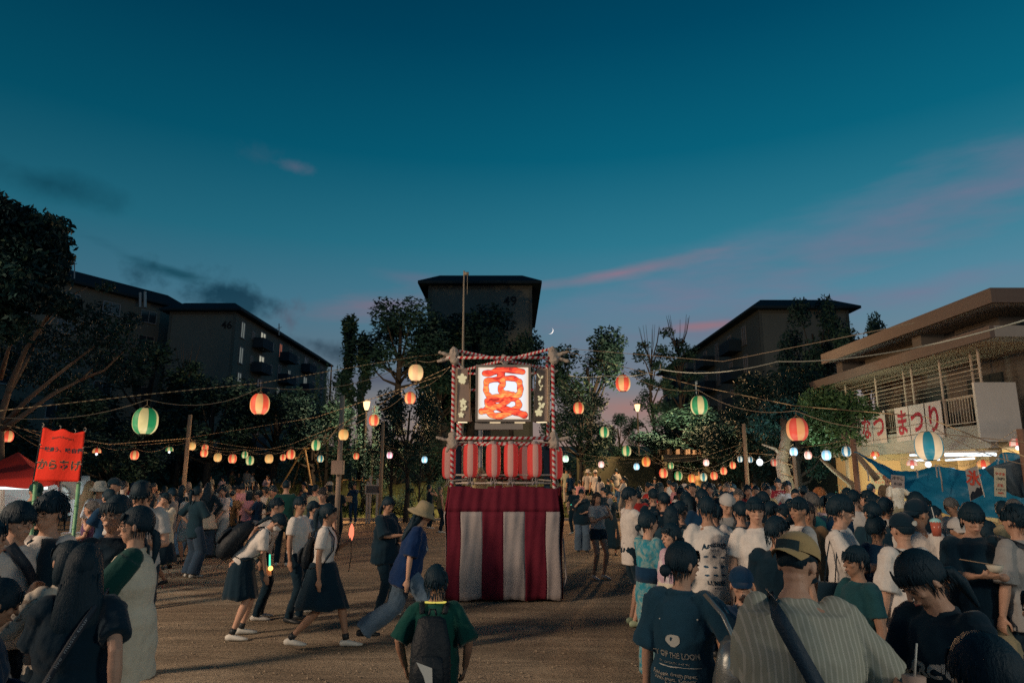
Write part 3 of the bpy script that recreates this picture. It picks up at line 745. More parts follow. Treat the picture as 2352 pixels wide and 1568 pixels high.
def strap(f, side, w=.022, off=.012, low=-.02):
    B = MB(); pts = strap_pts(f, side, off, low)
    B.loft(pts, [(w * f.k, .004)] * len(pts), ref=f.RT @ Vector((0, 0, 1)), n=8, caps=False, rnd_=0)
    c = f.T(0, 0, .2); V = []; F = []
    # a flat band that faces away from the body
    B = MB()
    for i, p in enumerate(pts):
        t = (pts[min(i + 1, len(pts) - 1)] - pts[max(i - 1, 0)]).normalized(); nrm = (p - f.T(0, 0, 0) - f.RT @ Vector((0, 0, 1)) * (p - f.T(0, 0, 0)).dot(f.RT @ Vector((0, 0, 1)))).normalized()
        b = t.cross(nrm).normalized() * w * f.k
        V += [p - b - nrm * .002, p + b - nrm * .002, p + b + nrm * .004, p - b + nrm * .004]
    for i in range(len(pts) - 1):
        for q in range(4): F.append((i * 4 + q, i * 4 + (q + 1) % 4, i * 4 + 4 + (q + 1) % 4, i * 4 + 4 + q))
    B.add(V, F); return B
def print_on(f, s, size, x, z, m, side=-1, bold=0.0, tilt=0, name='print', w=None):
    """lettering printed on the back (side -1) or chest (1), wrapped round the garment"""
    me = s if isinstance(s, bpy.types.Mesh) else text_mesh(s, size, m, bold, .0006)
    me2 = me
    c, sn = math.cos(R(tilt)), math.sin(R(tilt))
    a, b, yo = f.prof(z); a = (a + f.ex * 1.4) * f.st; b = (b + f.ex * 1.4) * f.st
    for v in me2.vertices:
        X = v.co.x * c - v.co.y * sn + x; Z = v.co.x * sn + v.co.y * c + z
        xx = max(-a * .95, min(a * .95, X if side > 0 else X))
        # seen from the back x runs to the person's right, seen from the front to the left
        xl = xx if side < 0 else -xx
        a2, b2, y2 = f.prof(Z); a2 = (a2 + f.ex * 1.4) * f.st; b2 = (b2 + f.ex * 1.4) * f.st
        y = b2 * math.sqrt(max(.02, 1 - (xl / a2) ** 2)) + .02
        v.co = f.T(xl, y2 + side * y, Z)
    o = put(name, me2, f.root)
    o.parent = f.root
    sw_ = o.modifiers.new('wrap', 'SHRINKWRAP'); sw_.target = f.shirt; sw_.wrap_method = 'NEAREST_SURFACEPOINT'; sw_.wrap_mode = 'ABOVE_SURFACE'; sw_.offset = .003
    return o

# ------------------------------------------------------------------ ground
gm = bpy.data.materials.new('sandy_dirt'); gm.use_nodes = True; N = NT(gm.node_tree); b = gm.node_tree.nodes['Principled BSDF']
t = N.n('ShaderNodeTexCoord').outputs['Object']
n1 = N.n('ShaderNodeTexNoise', ins={'Vector': t, 'Scale': .5, 'Detail': 6.0, 'Roughness': .6}); n2 = N.n('ShaderNodeTexNoise', ins={'Vector': t, 'Scale': 26.0, 'Detail': 6.0, 'Roughness': .75})
tr = N.n('ShaderNodeMapping', ins={0: t, 2: (0, 0, R(38)), 3: (.35, 2.2, 1)}).outputs[0]
n3 = N.n('ShaderNodeTexNoise', ins={'Vector': tr, 'Scale': 1.4, 'Detail': 5.0, 'Roughness': .6, 'Distortion': .5})
c = N.ramp(n1.outputs[0], [(.3, (.27, .215, .155)), (.7, (.39, .315, .228))])
c = N.mix(N.m('MULTIPLY', N.ramp(n3.outputs[0], [(.42, 0), (.6, 1)]), .62), c, (.15, .12, .088))
c = N.mix(.9, c, N.ramp(n2.outputs[0], [(.30, .62), (.5, .95), (.7, 1.22)]), 'MULTIPLY')
gm.node_tree.links.new(c, b.inputs['Base Color']); b.inputs['Roughness'].default_value = .95; b.inputs['Specular IOR Level'].default_value = .1
h = N.m('ADD', N.m('MULTIPLY', n2.outputs[0], .5), N.m('ADD', N.m('MULTIPLY', n3.outputs[0], 1.3), n1.outputs[0]))
bp = N.n('ShaderNodeBump', ins={'Strength': .7, 'Distance': .07, 'Height': h}); gm.node_tree.links.new(bp.outputs[0], b.inputs['Normal'])
B = MB()
xs = [-400, -120, -60] + [-40 + 4 * i for i in range(21)] + [60, 120, 400]; ys = [-60, -20] + [-4 + 2 * i for i in range(18)] + [31.0]
V = [(x, y, 0.012 * math.sin(x * 1.7 + y) * math.sin(y * 1.3) * (1 if abs(x) < 40 and y < 30 else 0)) for y in ys for x in xs]; w = len(xs)
B.add(V, [(j * w + i, j * w + i + 1, (j + 1) * w + i + 1, (j + 1) * w + i) for j in range(len(ys) - 1) for i in range(w - 1)])
struct(B.obj('ground', gm, smooth=True))
grassm = mat('grass_bank_earth', (.055, .075, .03), .95, .9, 12, .5, 3)
B = MB(); xs = [-400, -200, -100] + [-60 + 4 * i for i in range(31)] + [100, 200, 400]; ys = [31.0, 32, 33.5, 35, 37, 39, 41, 43, 47, 53, 60, 80, 110, 200, 600, 1500]
V = [(x, y, terrain(x, y) + (.15 * math.sin(x * .9 + y * .7) if 33 < y < 90 else 0)) for y in ys for x in xs]; w = len(xs)
B.add(V, [(j * w + i, j * w + i + 1, (j + 1) * w + i + 1, (j + 1) * w + i) for j in range(len(ys) - 1) for i in range(w - 1)])
struct(B.obj('grass_bank', grassm, smooth=True))
# tufts of grass on the bank
B = MB()
gr = random.Random(3)
for i in range(9000):
    x = gr.uniform(-18, 20); y = 31 + abs(gr.gauss(0, 4.5)); z = terrain(x, y); a = gr.uniform(0, 6.28); hgt = gr.uniform(.08, .26); dx, dy = math.cos(a) * .03, math.sin(a) * .03
    B.add([(x - dx, y - dy, z), (x + dx, y + dy, z), (x + gr.uniform(-.08, .08), y + gr.uniform(-.05, .05), z + hgt)], [(0, 1, 2)])
o = B.obj('grass', mat('grass_blades', (.07, .11, .035), .8, 0, 1, .3, 2)); tag(o, 'short rough grass growing on the bank behind the sandy ground', 'grass', kind='stuff')
B = MB()
for i in range(2600):
    y = 2.5 + 20 * gr.random() ** 1.5; x = gr.uniform(-.75, .75) * y; r_ = gr.uniform(.006, .018)
    B.add([(x - r_, y, 0), (x + r_ * .6, y - r_, 0), (x + r_ * .5, y + r_, 0), (x, y, r_ * .9)], [(0, 1, 3), (1, 2, 3), (2, 0, 3)])
tag(B.obj('gravel', mat('pebbles', (.24, .195, .145), .9)), 'loose small pebbles and grit lying on the sandy ground', 'gravel', kind='stuff')
# stone kerb between the sandy ground and the bank
B = None
km = mat('kerb_stone', (.28, .26, .23), .9, .4, 20, .2, 3)
kt = thing('kerb', 'low stone kerb between sandy ground and grass bank', 'kerb', (0, 31, 0)); kt['kind'] = 'structure'
kb = MB(); kb.box((0, 0, .06), (.98, .16, .13)); kme = kb.mesh('kerb_stone', km)
for i in range(-24, 26): put('kerb_stone', kme, kt, (i * 1.0, .02 * math.sin(i * 3.1), .0))

# ------------------------------------------------------------------ buildings (housing blocks)
WALLC = mat('painted_concrete', (.10, .125, .122), .9, .3, 3, .14, .35)
WALLB = mat('painted_concrete_blue_grey', (.014, .034, .055), .9, .3, 3, .12, .35)
ROOFM = mat('dark_roof', (.006, .020, .032), .8)
GLASSD = mat('dark_window_glass', (.02, .035, .05), .15, spec=.6)
FRAMEM = mat('window_frame_aluminium', (.22, .25, .28), .5, metal=.3)
LITW = emis('lit_window_curtain', (.80, .78, .62), .45); LITR = emis('lit_window_red_curtain', (.9, .30, .18), .30); LITC = emis('lit_window_dim', (.50, .56, .52), .26)
NUMM = mat('number_paint', (.010, .014, .02), .8)
def block(name, label, origin, ang, w, length, top, basez, number=None, eave=.8, wins=(), rise=1.1, numpos=None, numsize=1.0, balc=True, storey=2.75):
    """a housing block: end wall of width w at origin, long axis along local +y. wins: (side, along, storey, material, kind)"""
    t = thing(name, label, 'building', origin, ang)
    B = MB(); B.box((0, length / 2, (top + basez) / 2), (w, length, top - basez)); B.obj('wall', WALLC, t)
    B = MB(); x0, x1, y0, y1 = -w / 2 - eave, w / 2 + eave, -eave, length + eave
    V = [(x0, y0, top), (x1, y0, top), (x1, y1, top), (x0, y1, top), (x0, y0, top + .22), (x1, y0, top + .22), (x1, y1, top + .22), (x0, y1, top + .22),
         (x0 + 1.6, y0 + 2.2, top + .22 + rise), (x1 - 1.6, y0 + 2.2, top + .22 + rise), (x1 - 1.6, y1 - 2.2, top + .22 + rise), (x0 + 1.6, y1 - 2.2, top + .22 + rise)]
    B.add(V, [(3, 2, 1, 0), (0, 1, 5, 4), (1, 2, 6, 5), (2, 3, 7, 6), (3, 0, 4, 7), (4, 5, 9, 8), (5, 6, 10, 9), (6, 7, 11, 10), (7, 4, 8, 11), (8, 9, 10, 11)])
    B.obj('roof', ROOFM, t)
    B = MB()                                                     # panel joints of the end wall: strips stand proud
    for x in (-w * .5 + .12, w * .5 - .12): B.box((x, -.02, (top + basez) / 2), (.24, .10, top - basez - .02))
    B.box((0, -.02, top - .16), (w - .5, .08, .22)); B.obj('wall_edging', mat('painted_concrete_edging', (.07, .09, .09), .9), t)
    if number:
        me = text_mesh(number, numsize, NUMM, .012, .02)
        put('number', me, t, (numpos[0], -.05, numpos[1]), (R(90), 0, 0))
    wf = {}
    for side, y, st_, m, kind in wins:
        zc = top - 1.55 - st_ * storey
        ww, wh = {'tall': (1.0, 1.7), 'wide': (1.8, 1.25), 'small': (.55, .8), 'door': (1.6, 1.9), 'end': (1.2, 1.2)}[kind]
        key = (side, kind)
        if side == 'front': cx_, cy_, rz = y, -.03, 0
        else: s = -1 if side == 'left' else 1; cx_, cy_, rz = s * (w / 2 + .03), y, R(90) * s
        if key not in wf:
            B = MB(); fr = .07
            B.box((0, 0, wh / 2), (ww + fr, .12, fr)); B.box((0, 0, -wh / 2), (ww + fr, .12, fr))
            for x in (-ww / 2, 0, ww / 2): B.box((x, .002, 0), (fr * (.8 if x == 0 else 1), .11, wh - fr - .004))
            B.box((0, .0, -wh / 2 - .06), (ww + .3, .22, .05))
            B2 = MB(); B2.box((0, .03, 0), (ww - .02, .02, wh - .02)); wf[key] = (B.mesh('window', FRAMEM), {})
        fm, pm = wf[key]
        if m.name not in pm:
            B2 = MB(); B2.box((0, .03, 0), (ww - .02, .02, wh - .02)); pm[m.name] = B2.mesh('pane', m)
        o = put('window', fm, t, (cx_, cy_, zc), (0, 0, rz)); put('pane', pm[m.name], o)
    if balc:
        side = balc
        s = -1 if side == 'left' else 1
        bbm = MB(); bbm.box((0, 0, .5), (1.2, 3.2, 1.0)); bbm.box((0, 0, -.06), (1.3, 3.4, .12)); bme = bbm.mesh('balcony', WALLB)
        for st_ in range(5):
            y = 6.6
            while y < length - 3:
                put('balcony', bme, t, (s * (w / 2 + .62), y, top - 2.72 - st_ * storey)); y += 9.0
    return t
def pix_block(name, label, xl, xr, ytop, D, length, **kw):
    a = P(xl, ytop, D); b_ = P(xr, ytop, D); w = b_.x - a.x
    return block(name, label, ((a.x + b_.x) / 2, D, 0), kw.pop('ang', 0), w, length, a.z, terrain(0, D) - 1, **kw), w, a.z
D49 = 55
n49 = P(1173, 687, D49); c49 = P((984 + 1222) / 2, 687, D49).x
pix_block('apartment_block', 'dark apartment block numbered 49 rising behind the tower, seen end on', 984, 1222, 656, D49 + .8, 16, number='49', numpos=(n49.x - c49, n49.z), numsize=1.15, balc=False, wins=[])
D46 = 70
a46 = P(391, 716, D46); b46 = P(543, 716, D46); w46 = b46.x - a46.x; c46 = (a46.x + b46.x) / 2
n46 = P(521, 747, D46)
wins = []
wr = random.Random(5)
for st_ in range(6):
    for y, kd in ((2.0, 'tall'), (5.0, 'small'), (8.0, 'door'), (11.2, 'small'), (14.2, 'tall'), (18.0, 'tall'), (21.5, 'small'), (25, 'door'), (29, 'tall'), (33, 'tall')):
        m_ = GLASSD
        if (st_, y) in ((0, 2.0), (1, 2.0), (2, 2.0), (1, 18.0), (2, 14.2), (1, 25), (3, 18.0)): m_ = LITC
        if (st_, y) in ((0, 8.0), (1, 8.0), (0, 11.2), (2, 25)): m_ = LITW
        if (st_, y) == (0, 14.2): m_ = LITR
        wins.append(('right', y, st_, m_, kd))
block('apartment_block', 'dark apartment block numbered 46 with windows lit along its side', (c46, D46, 0), 0, w46, 36, a46.z, terrain(0, D46) - 1, number='46', numpos=(n46.x - c46, n46.z), numsize=1.15, wins=wins, balc='right')
# the long block further left, turned towards us
pa = P(418, 714, 76); ang = R(-27)
dirv = Vector((math.sin(R(27)), math.cos(R(27)), 0)); org = pa - dirv * 62
wins = [('right', 58 - 4.2 * i, s_, (LITW if (s_, i) in ((2, 7), (4, 6)) else GLASSD), 'wide') for i in range(12) for s_ in range(6)]
block('apartment_block', 'long dark apartment block behind the big tree on the left edge', (org.x - math.cos(R(27)) * 5, org.y + math.sin(R(27)) * 5, 0), ang, 10, 62, pa.z, 0, wins=wins, balc=False, rise=1.4)
# chimney pipes and masts on the roofs
for px_, py_ in ((322, 672), (333, 670)):
    a = P(px_, 706, 70); b_ = P(px_, py_, 70); B = MB(); B.tube(a, b_, .16, n=8); tag(B.obj('vent_pipe', METAL), 'thin vent pipe on the %s of the long left block' % ('eave, left of two,' if px_ < 330 else 'eave, right of two,'), 'pipe')
for (px_, p0, p1, D, lb) in ((171, 640, 597, 62, 'aerial mast on the roof of the long left block'), (641, 770, 743, 74, 'aerial mast on the roof of block 46')):
    B = MB(); B.tube(P(px_, p0, D), P(px_, p1, D), .06, n=6); B.tube(P(px_ - 6, p1 + 12, D), P(px_ + 6, p1 + 8, D), .03, n=5); tag(B.obj('roof_aerial', METAL), lb, 'aerial')
D50 = 60
a50 = P(1741, 712, D50); b50 = P(1948, 712, D50)
wins = [('left', 4 + 4.4 * i, s_, (LITW if (s_, i) in ((1, 4),) else LITC if (s_, i) in ((1, 7), (3, 6)) else GLASSD), 'tall') for i in range(9) for s_ in range(5)]
block('apartment_block', 'dark apartment block behind the lit tree and hall on the right', ((a50.x + b50.x) / 2, D50, 0), 0, b50.x - a50.x, 40, a50.z, 0, wins=wins, balc='left')

# ------------------------------------------------------------------ trees
LEAF = [mat('leaf_dark', (.005, .028, .034), .7, 0, 1, .35, .8, spec=.2), mat('leaf_mid', (.009, .038, .036), .65, 0, 1, .35, .8, spec=.2), mat('leaf_light', (.030, .062, .036), .6, 0, 1, .3, .8, spec=.25)]
LEAFG = [mat('leaf_fresh_dark', (.03, .075, .03), .6), mat('leaf_fresh', (.07, .14, .05), .6), mat('leaf_fresh_light', (.13, .22, .08), .6)]
BARK = mat('bark', (.022, .024, .026), .9, .8, 12, .3, 3, stretch=(3, 3, .6)); BARKL = mat('bark_pale', (.15, .115, .09), .9, .8, 12, .3, 3, stretch=(3, 3, .6))
def leaves(clumps, n, size, seed, unit=False, mats=None):
    """leaf faces through the volume of the clumps (centre, radii), denser towards each clump's skin"""
    g = np.random.default_rng(seed)
    w = np.array([r[0] * r[1] * r[2] for _, r in clumps]) ** .7; w /= w.sum()
    idx = g.choice(len(clumps), n, p=w)
    c = np.array([list(q[0]) for q in clumps])[idx]; r = np.array([q[1] for q in clumps])[idx]
    d = g.normal(size=(n, 3)); d /= np.linalg.norm(d, axis=1)[:, None]
    rad = g.random(n) ** .45; rad *= 1 + .22 * np.sin(d[:, 0] * 7 + idx) * np.cos(d[:, 2] * 6 + idx * 2)
    p = c + d * r * rad[:, None]
    a = g.normal(size=(n, 3)); a[:, 2] -= .3; a /= np.linalg.norm(a, axis=1)[:, None]
    b_ = np.cross(a, g.normal(size=(n, 3))); b_ /= np.linalg.norm(b_, axis=1)[:, None]
    s = size * (.6 + .8 * g.random(n))[:, None]
    v = np.stack([p - a * s, p + b_ * s * .42, p + a * s, p - b_ * s * .42], 1).reshape(-1, 3)
    if unit: v[:] = 0; az_ = a.copy(); az_[:, 2] *= .5; bz_ = b_.copy(); bz_[:, 2] *= .5; v = np.stack([p - az_ * s, p + bz_ * s * .42, p + az_ * s, p - bz_ * s * .42], 1).reshape(-1, 3)
    me = bpy.data.meshes.new('crown'); me.vertices.add(n * 4); me.vertices.foreach_set('co', v.ravel()); me.loops.add(n * 4); me.loops.foreach_set('vertex_index', np.arange(n * 4))
    me.polygons.add(n); me.polygons.foreach_set('loop_start', np.arange(n) * 4); me.polygons.foreach_set('loop_total', np.full(n, 4))
    k = np.minimum(2, (g.random(n) * 1.0 + (idx % 3) * .55).astype(int)); 
    for m in (mats or LEAF): me.materials.append(m)
    me.polygons.foreach_set('material_index', k); me.update(); me.validate(); return me
def limb(B, pts, r0, r1, n=7):
    m = len(pts) - 1; B.loft(pts, [r0 + (r1 - r0) * (i / m) ** .8 for i in range(m + 1)], n=n, rnd_=0)
def proto(kind, seed):
    rr = random.Random(seed); cl = []; B = MB(); tips = []
    if kind == 'round':
        limb(B, [(0, 0, 0), (.02, .01, .25), (-.01, .02, .5), (.02, 0, .8)], .045, .012)
        for i in range(13):
            a = i * 2.4 + rr.uniform(-.3, .3); z = rr.uniform(.42, .95); r_ = .30 * math.sin(math.pi * min(.93, (z - .3) / .75)) + .05
            c_ = Vector((math.cos(a) * r_, math.sin(a) * r_, z)); cl.append((c_, [rr.uniform(.11, .19)] * 2 + [rr.uniform(.09, .14)]))
            limb(B, [(0, 0, z * .5 + .1), c_ * .5 + Vector((0, 0, z * .28)), c_], .014, .003, 5)
        n, s = 7500, .023
    if kind == 'open':
        limb(B, [(0, 0, 0), (.02, 0, .3), (-.02, .01, .6), (.02, 0, .9)], .035, .008)
        for i in range(15):
            a = i * 2.4; z = .38 + .6 * i / 15 + rr.uniform(-.03, .03); r_ = rr.uniform(.12, .34) * (1.15 - z * .5)
            c_ = Vector((math.cos(a) * r_, math.sin(a) * r_, z)); cl.append((c_, [rr.uniform(.08, .14), rr.uniform(.08, .14), rr.uniform(.025, .05)]))
            limb(B, [(0, 0, z - .15), c_ * .5 + Vector((0, 0, z * .45)), c_], .011, .003, 5)
        for i in range(10):
            a = rr.uniform(0, 6.28); limb(B, [(0, 0, .8), (math.cos(a) * .1, math.sin(a) * .1, .95), (math.cos(a) * .14, math.sin(a) * .14, 1.06)], .005, .0015, 4)
        n, s = 3600, .018
    if kind == 'column':
        limb(B, [(0, 0, 0), (.0, .0, .5), (.01, 0, .98)], .03, .01)
        for i in range(12):
            z = .18 + .8 * i / 12; cl.append((Vector((rr.uniform(-.03, .03), rr.uniform(-.03, .03), z)), [rr.uniform(.05, .085)] * 2 + [.07]))
        n, s = 4500, .024
    if kind == 'spiky':
        limb(B, [(0, 0, 0), (.0, .0, .5), (.01, 0, .8)], .03, .01)
        for i in range(16):
            a = rr.uniform(0, 6.28); r_ = rr.uniform(0, .36); z = rr.uniform(.35, .75) - r_ * .3
            cl.append((Vector((math.cos(a) * r_, math.sin(a) * r_, z)), [.045, .045, rr.uniform(.14, .26)]))
        n, s = 4200, .016
    if kind == 'shrub':
        for i in range(12):
            a = rr.uniform(0, 6.28); r_ = rr.uniform(0, .4); cl.append((Vector((math.cos(a) * r_, math.sin(a) * r_, rr.uniform(.2, .75) - r_ * .4)), [.22, .22, .22]))
            limb(B, [(0, 0, 0), cl[-1][0]], .02, .004, 5)
        n, s = 3200, .030
    return B.mesh('trunk', BARK, True), leaves(cl, n, s, seed, True)
PROTO = {k: [proto(k, s) for s in ss] for k, ss in {'round': (11, 12, 13), 'open': (21, 22), 'column': (31, 32), 'spiky': (41,), 'shrub': (51, 52)}.items()}
_tc = 0
def tree(kind, px, pyt, pyb, Y, wpx, label, cat='tree', name=None, group=None, rot=None):
    """a tree whose top is at (px, pyt) of the photograph at distance Y and whose crown is wpx wide there"""
    global _tc; _tc += 1
    tm_, cm = PROTO[kind][_tc % len(PROTO[kind])]
    top = P(px, pyt, Y); gz = terrain(top.x, Y) - .2 if pyb is None else P(px, pyb, Y).z
    hgt = top.z - gz; w = wpx / FPX * Y / {'round': .80, 'open': .72, 'column': .16, 'spiky': .76, 'shrub': 1.1}[kind]
    t = thing(name or ('shrub' if kind == 'shrub' else kind + '_tree' if kind in ('column',) else 'broadleaf_tree'), label, cat, (top.x, Y, gz), rot if rot is not None else _tc * 1.7, group)
    o = put('trunk' if kind != 'shrub' else 'stem', tm_, t); o.scale = (w, w, hgt); o = put('crown', cm, t); o.scale = (w, w, hgt); return t
tree('column', 800, 716, None, 45, 42, 'narrow ivy covered column tree, the taller of two left of the tower')
tree('column', 840, 757, None, 45, 30, 'slim ivy covered column tree, shorter, beside the taller column')
tree('spiky', 765, 768, None, 40, 110, 'bushy tree with upright spiky twigs left of the ivy columns')
tree('spiky', 862, 868, None, 33, 120, 'low spiky topped tree under the pale lantern left of tower')
tree('round', 925, 690, 1000, 44, 215, 'leafy tree reaching left from the front of block 49')
tree('round', 1085, 715, None, 50, 260, 'tall dark tree in front of block 49 behind the tower')
tree('round', 1010, 760, None, 48, 170, 'dark tree at the left corner of block 49 behind the lit sign')
tree('round', 1175, 745, None, 47, 150, 'dark tree at the right corner of block 49 behind the lit sign')
tree('round', 1352, 776, None, 40, 200, 'dense dark tree right of the tower below the moon')
tree('round', 1330, 900, None, 36, 150, 'lower dark tree right of the tower behind small lanterns')
tree('open', 1492, 770, None, 46, 130, 'open layered tree with bare top twigs left of the right block')
tree('open', 1556, 748, None, 48, 150, 'taller open layered tree against the right block roofline')
tree('round', 1420, 950, None, 44, 100, 'small round tree beside the street lamp right of tower')
tree('round', 1590, 930, None, 40, 190, 'dark tree under the green lantern on the right')
tree('round', 1510, 1000, None, 38, 150, 'dark tree behind the trellis on the right')
tree('round', 1862, 685, None, 46, 150, 'tall ivy dark tree rising over the right block roof')
tree('round', 1975, 733, None, 42, 120, 'dark tree behind the left end of the hall roof')
tree('round', 2030, 738, None, 40, 90, 'dark tree top showing just above the hall roof')
tree('round', 350, 800, None, 38, 260, 'dark tree in front of the long left block')
tree('round', 500, 860, None, 34, 230, 'dark round tree behind the green lantern on the left')
tree('round', 640, 900, None, 36, 230, 'dark round tree behind the red lantern on the left')
tree('open', 430, 812, None, 37, 140, 'flat layered pine before the end wall of block 46')
tree('round', 730, 905, None, 34, 170, 'dark tree left of the tall service pole')
tree('round', 130, 900, None, 30, 240, 'dark tree behind the red banner')
tree('round', 260, 960, None, 29, 200, 'dark tree behind the first bulb lantern on the left')
tree('round', 940, 880, None, 30, 130, 'tree lit yellow by the street lamp left of the tower')
tree('open', 905, 930, None, 31, 110, 'small layered tree lit by the street lamp')
tree('open', 968, 980, None, 30, 60, 'leaning young tree with pale leaves left of the tower')
tree('round', 1790, 830, None, 30, 210, 'leafy tree lit from below left of the hall')
tree('round', 1822, 880, None, 27, 150, 'bright green lit tree touching the hall corner')
tree('round', 1700, 930, None, 33, 160, 'dark tree behind the small blue lanterns')
tree('round', 1640, 960, None, 36, 140, 'dark tree behind the plain wood pole on the right')
hr = random.Random(9)
for i, px_ in enumerate(range(20, 1980, 75)):
    if 1400 < px_ < 1470: continue
    tree('shrub', px_ + hr.uniform(-15, 15), hr.uniform(985, 1030), None, hr.uniform(41, 45), hr.uniform(120, 160), 'dark shrub in the hedge line at the back of the grass bank', 'shrub', group='shrubs of the dark hedge line')
for i, (px_, py_, w_, Y_) in enumerate(((938, 1090, 60, 33), (985, 1098, 50, 34), (900, 1118, 70, 33), (862, 1075, 70, 36), (1010, 1080, 60, 35))):
    tree('shrub', px_, py_, None, Y_, w_, ('rounded clipped bush on the bank beside the notice board', 'rounded clipped bush near the couple left of the tower', 'low wide bush just behind the notice board', 'bush behind the railing on the bank', 'bush on the bank close to the tower')[i], 'bush')
tree('shrub', 1935, 1100, None, 22, 80, 'bright green lit bush below the hall corner', 'bush')
# the big tree on the left edge: several trunks leaning out, a high crown and thin low foliage
t = thing('big_tree', 'big spreading tree with several lit trunks on the left edge', 'tree', (P(0, 1100, 13.5).x, 13.5, 0))
base_ = Vector(t.location)
def q3(px_, py_, Y): return P(px_, py_, Y) - base_
lim = [([(-2, 1180, 13.5), (0, 960, 13.5), (25, 880, 13.3), (60, 800, 13), (105, 735, 12.8), (130, 660, 12.6)], .09, .016), ([(8, 975, 13.5), (60, 920, 13.4), (120, 870, 13.2), (190, 815, 13), (250, 770, 12.8)], .06, .012),
       ([(5, 985, 13.5), (50, 955, 13.5), (120, 905, 13.6), (185, 872, 13.8), (225, 835, 14)], .065, .013), ([(20, 900, 13.3), (60, 830, 13.6), (95, 760, 14), (150, 700, 14.3)], .05, .01), ([(-40, 1180, 12.5), (-50, 900, 12), (-30, 700, 11.6), (10, 560, 11.4)], .2, .05),
       ([(105, 735, 12.8), (140, 690, 12.6), (200, 660, 12.4)], .04, .01), ([(185, 872, 13.8), (240, 850, 13.6), (300, 790, 13.4)], .035, .01), ([(0, 870, 13), (20, 800, 12.6), (40, 760, 12.3)], .05, .015)]
B = MB()
for pts, r0, r1 in lim: limb(B, [q3(*q) for q in pts], r0, r1, 9)
B.obj('trunk', BARKL, t, True)
rr = random.Random(2); cl = []
for px_, py_, Y, w_ in ((-40, 500, 11, 110), (20, 510, 11.3, 90), (70, 530, 11.5, 85), (110, 555, 11.6, 70), (130, 520, 11.8, 45), (40, 590, 11.4, 95), (100, 620, 11.6, 75), (140, 590, 11.9, 40), (-20, 650, 11, 110), (60, 680, 11.4, 90), (120, 690, 11.8, 60), (0, 740, 11.5, 90),
                      (150, 705, 12.2, 50), (225, 720, 12.8, 55), (190, 750, 12.8, 60), (270, 760, 13, 60), (300, 735, 13.2, 40), (240, 790, 13, 60), (320, 800, 13.4, 50), (100, 780, 13.5, 80), (170, 810, 13.5, 70), (245, 660, 12.6, 30), (60, 850, 14.2, 80), (10, 820, 14, 80), (140, 880, 14.5, 70), (260, 850, 14, 60)):
    r_ = w_ / FPX * Y * .72; cl.append((q3(px_, py_, Y), [r_ * 1.1, r_ * 1.1, r_ * .8]))
put('crown', leaves(cl[:13], 17000, .06, 77), t); put('crown', leaves(cl[13:], 5600, .045, 78), t)
# pale crooked trunk beside the hall, strung with a rope of small lamps
t = thing('leaning_tree', 'pale leaning tree trunk lit green white beside the hall', 'tree', (P(2000, 1100, 20).x, 20, 0)); base_ = Vector(t.location)
B = MB(); limb(B, [q3(2015, 1100, 20), q3(1985, 1065, 20), q3(1950, 1022, 20.2), q3(1930, 985, 20.5), q3(1915, 940, 21)], .10, .05, 9); limb(B, [q3(1992, 1160, 21), q3(1955, 1110, 21), q3(1915, 1080, 21.2), q3(1885, 1052, 21.5)], .12, .05, 9); limb(B, [q3(1940, 1000, 20.4), q3(1975, 960, 20.4), q3(1990, 930, 20.6)], .05, .015); B.obj('trunk', BARKL, t, True)
cl = [(q3(*q[:3]), [q[3]] * 2 + [q[3] * .6]) for q in ((1910, 960, 21, .9), (1890, 920, 21.5, .8), (1935, 930, 21, .7), (1880, 1000, 21.5, .6), (1935, 985, 20.5, .5), (1965, 1010, 20, .35), (1925, 1030, 20.5, .5), (1990, 945, 20, .4))]
put('crown', leaves(cl, 5200, .075, 79, mats=LEAFG), t)
t = thing('gnarled_tree', 'gnarled tree trunk wrapped with looping cable behind the crowd', 'tree', (P(1805, 1110, 24).x, 24, 0)); base_ = Vector(t.location)
B = MB(); limb(B, [q3(1818, 1165, 24), q3(1806, 1110, 24), q3(1795, 1060, 24), q3(1806, 1010, 24), q3(1800, 960, 24.5)], .30, .14, 9); limb(B, [q3(1800, 1050, 24), q3(1780, 1030, 24), q3(1750, 1020, 24)], .10, .03); limb(B, [q3(1806, 1010, 24), q3(1830, 980, 24), q3(1850, 950, 24)], .10, .03); B.obj('trunk', BARKL, t, True)
B = MB(); pts = [q3(1806 + 16 * math.cos(i * .9), 1020 + i * 3.6, 23.65 + .3 * math.sin(i * .9)) for i in range(26)]; B.loft(pts, [.02] * 26, n=5, rnd_=0); B.obj('cable', WOODP, t, True)
cl = [(q3(1800, 950, 25), [1.1, 1, .6]), (q3(1760, 975, 25), [.8, .8, .5]), (q3(1850, 950, 25), [.8, .8, .5])]; put('crown', leaves(cl, 3000, .08, 80), t)

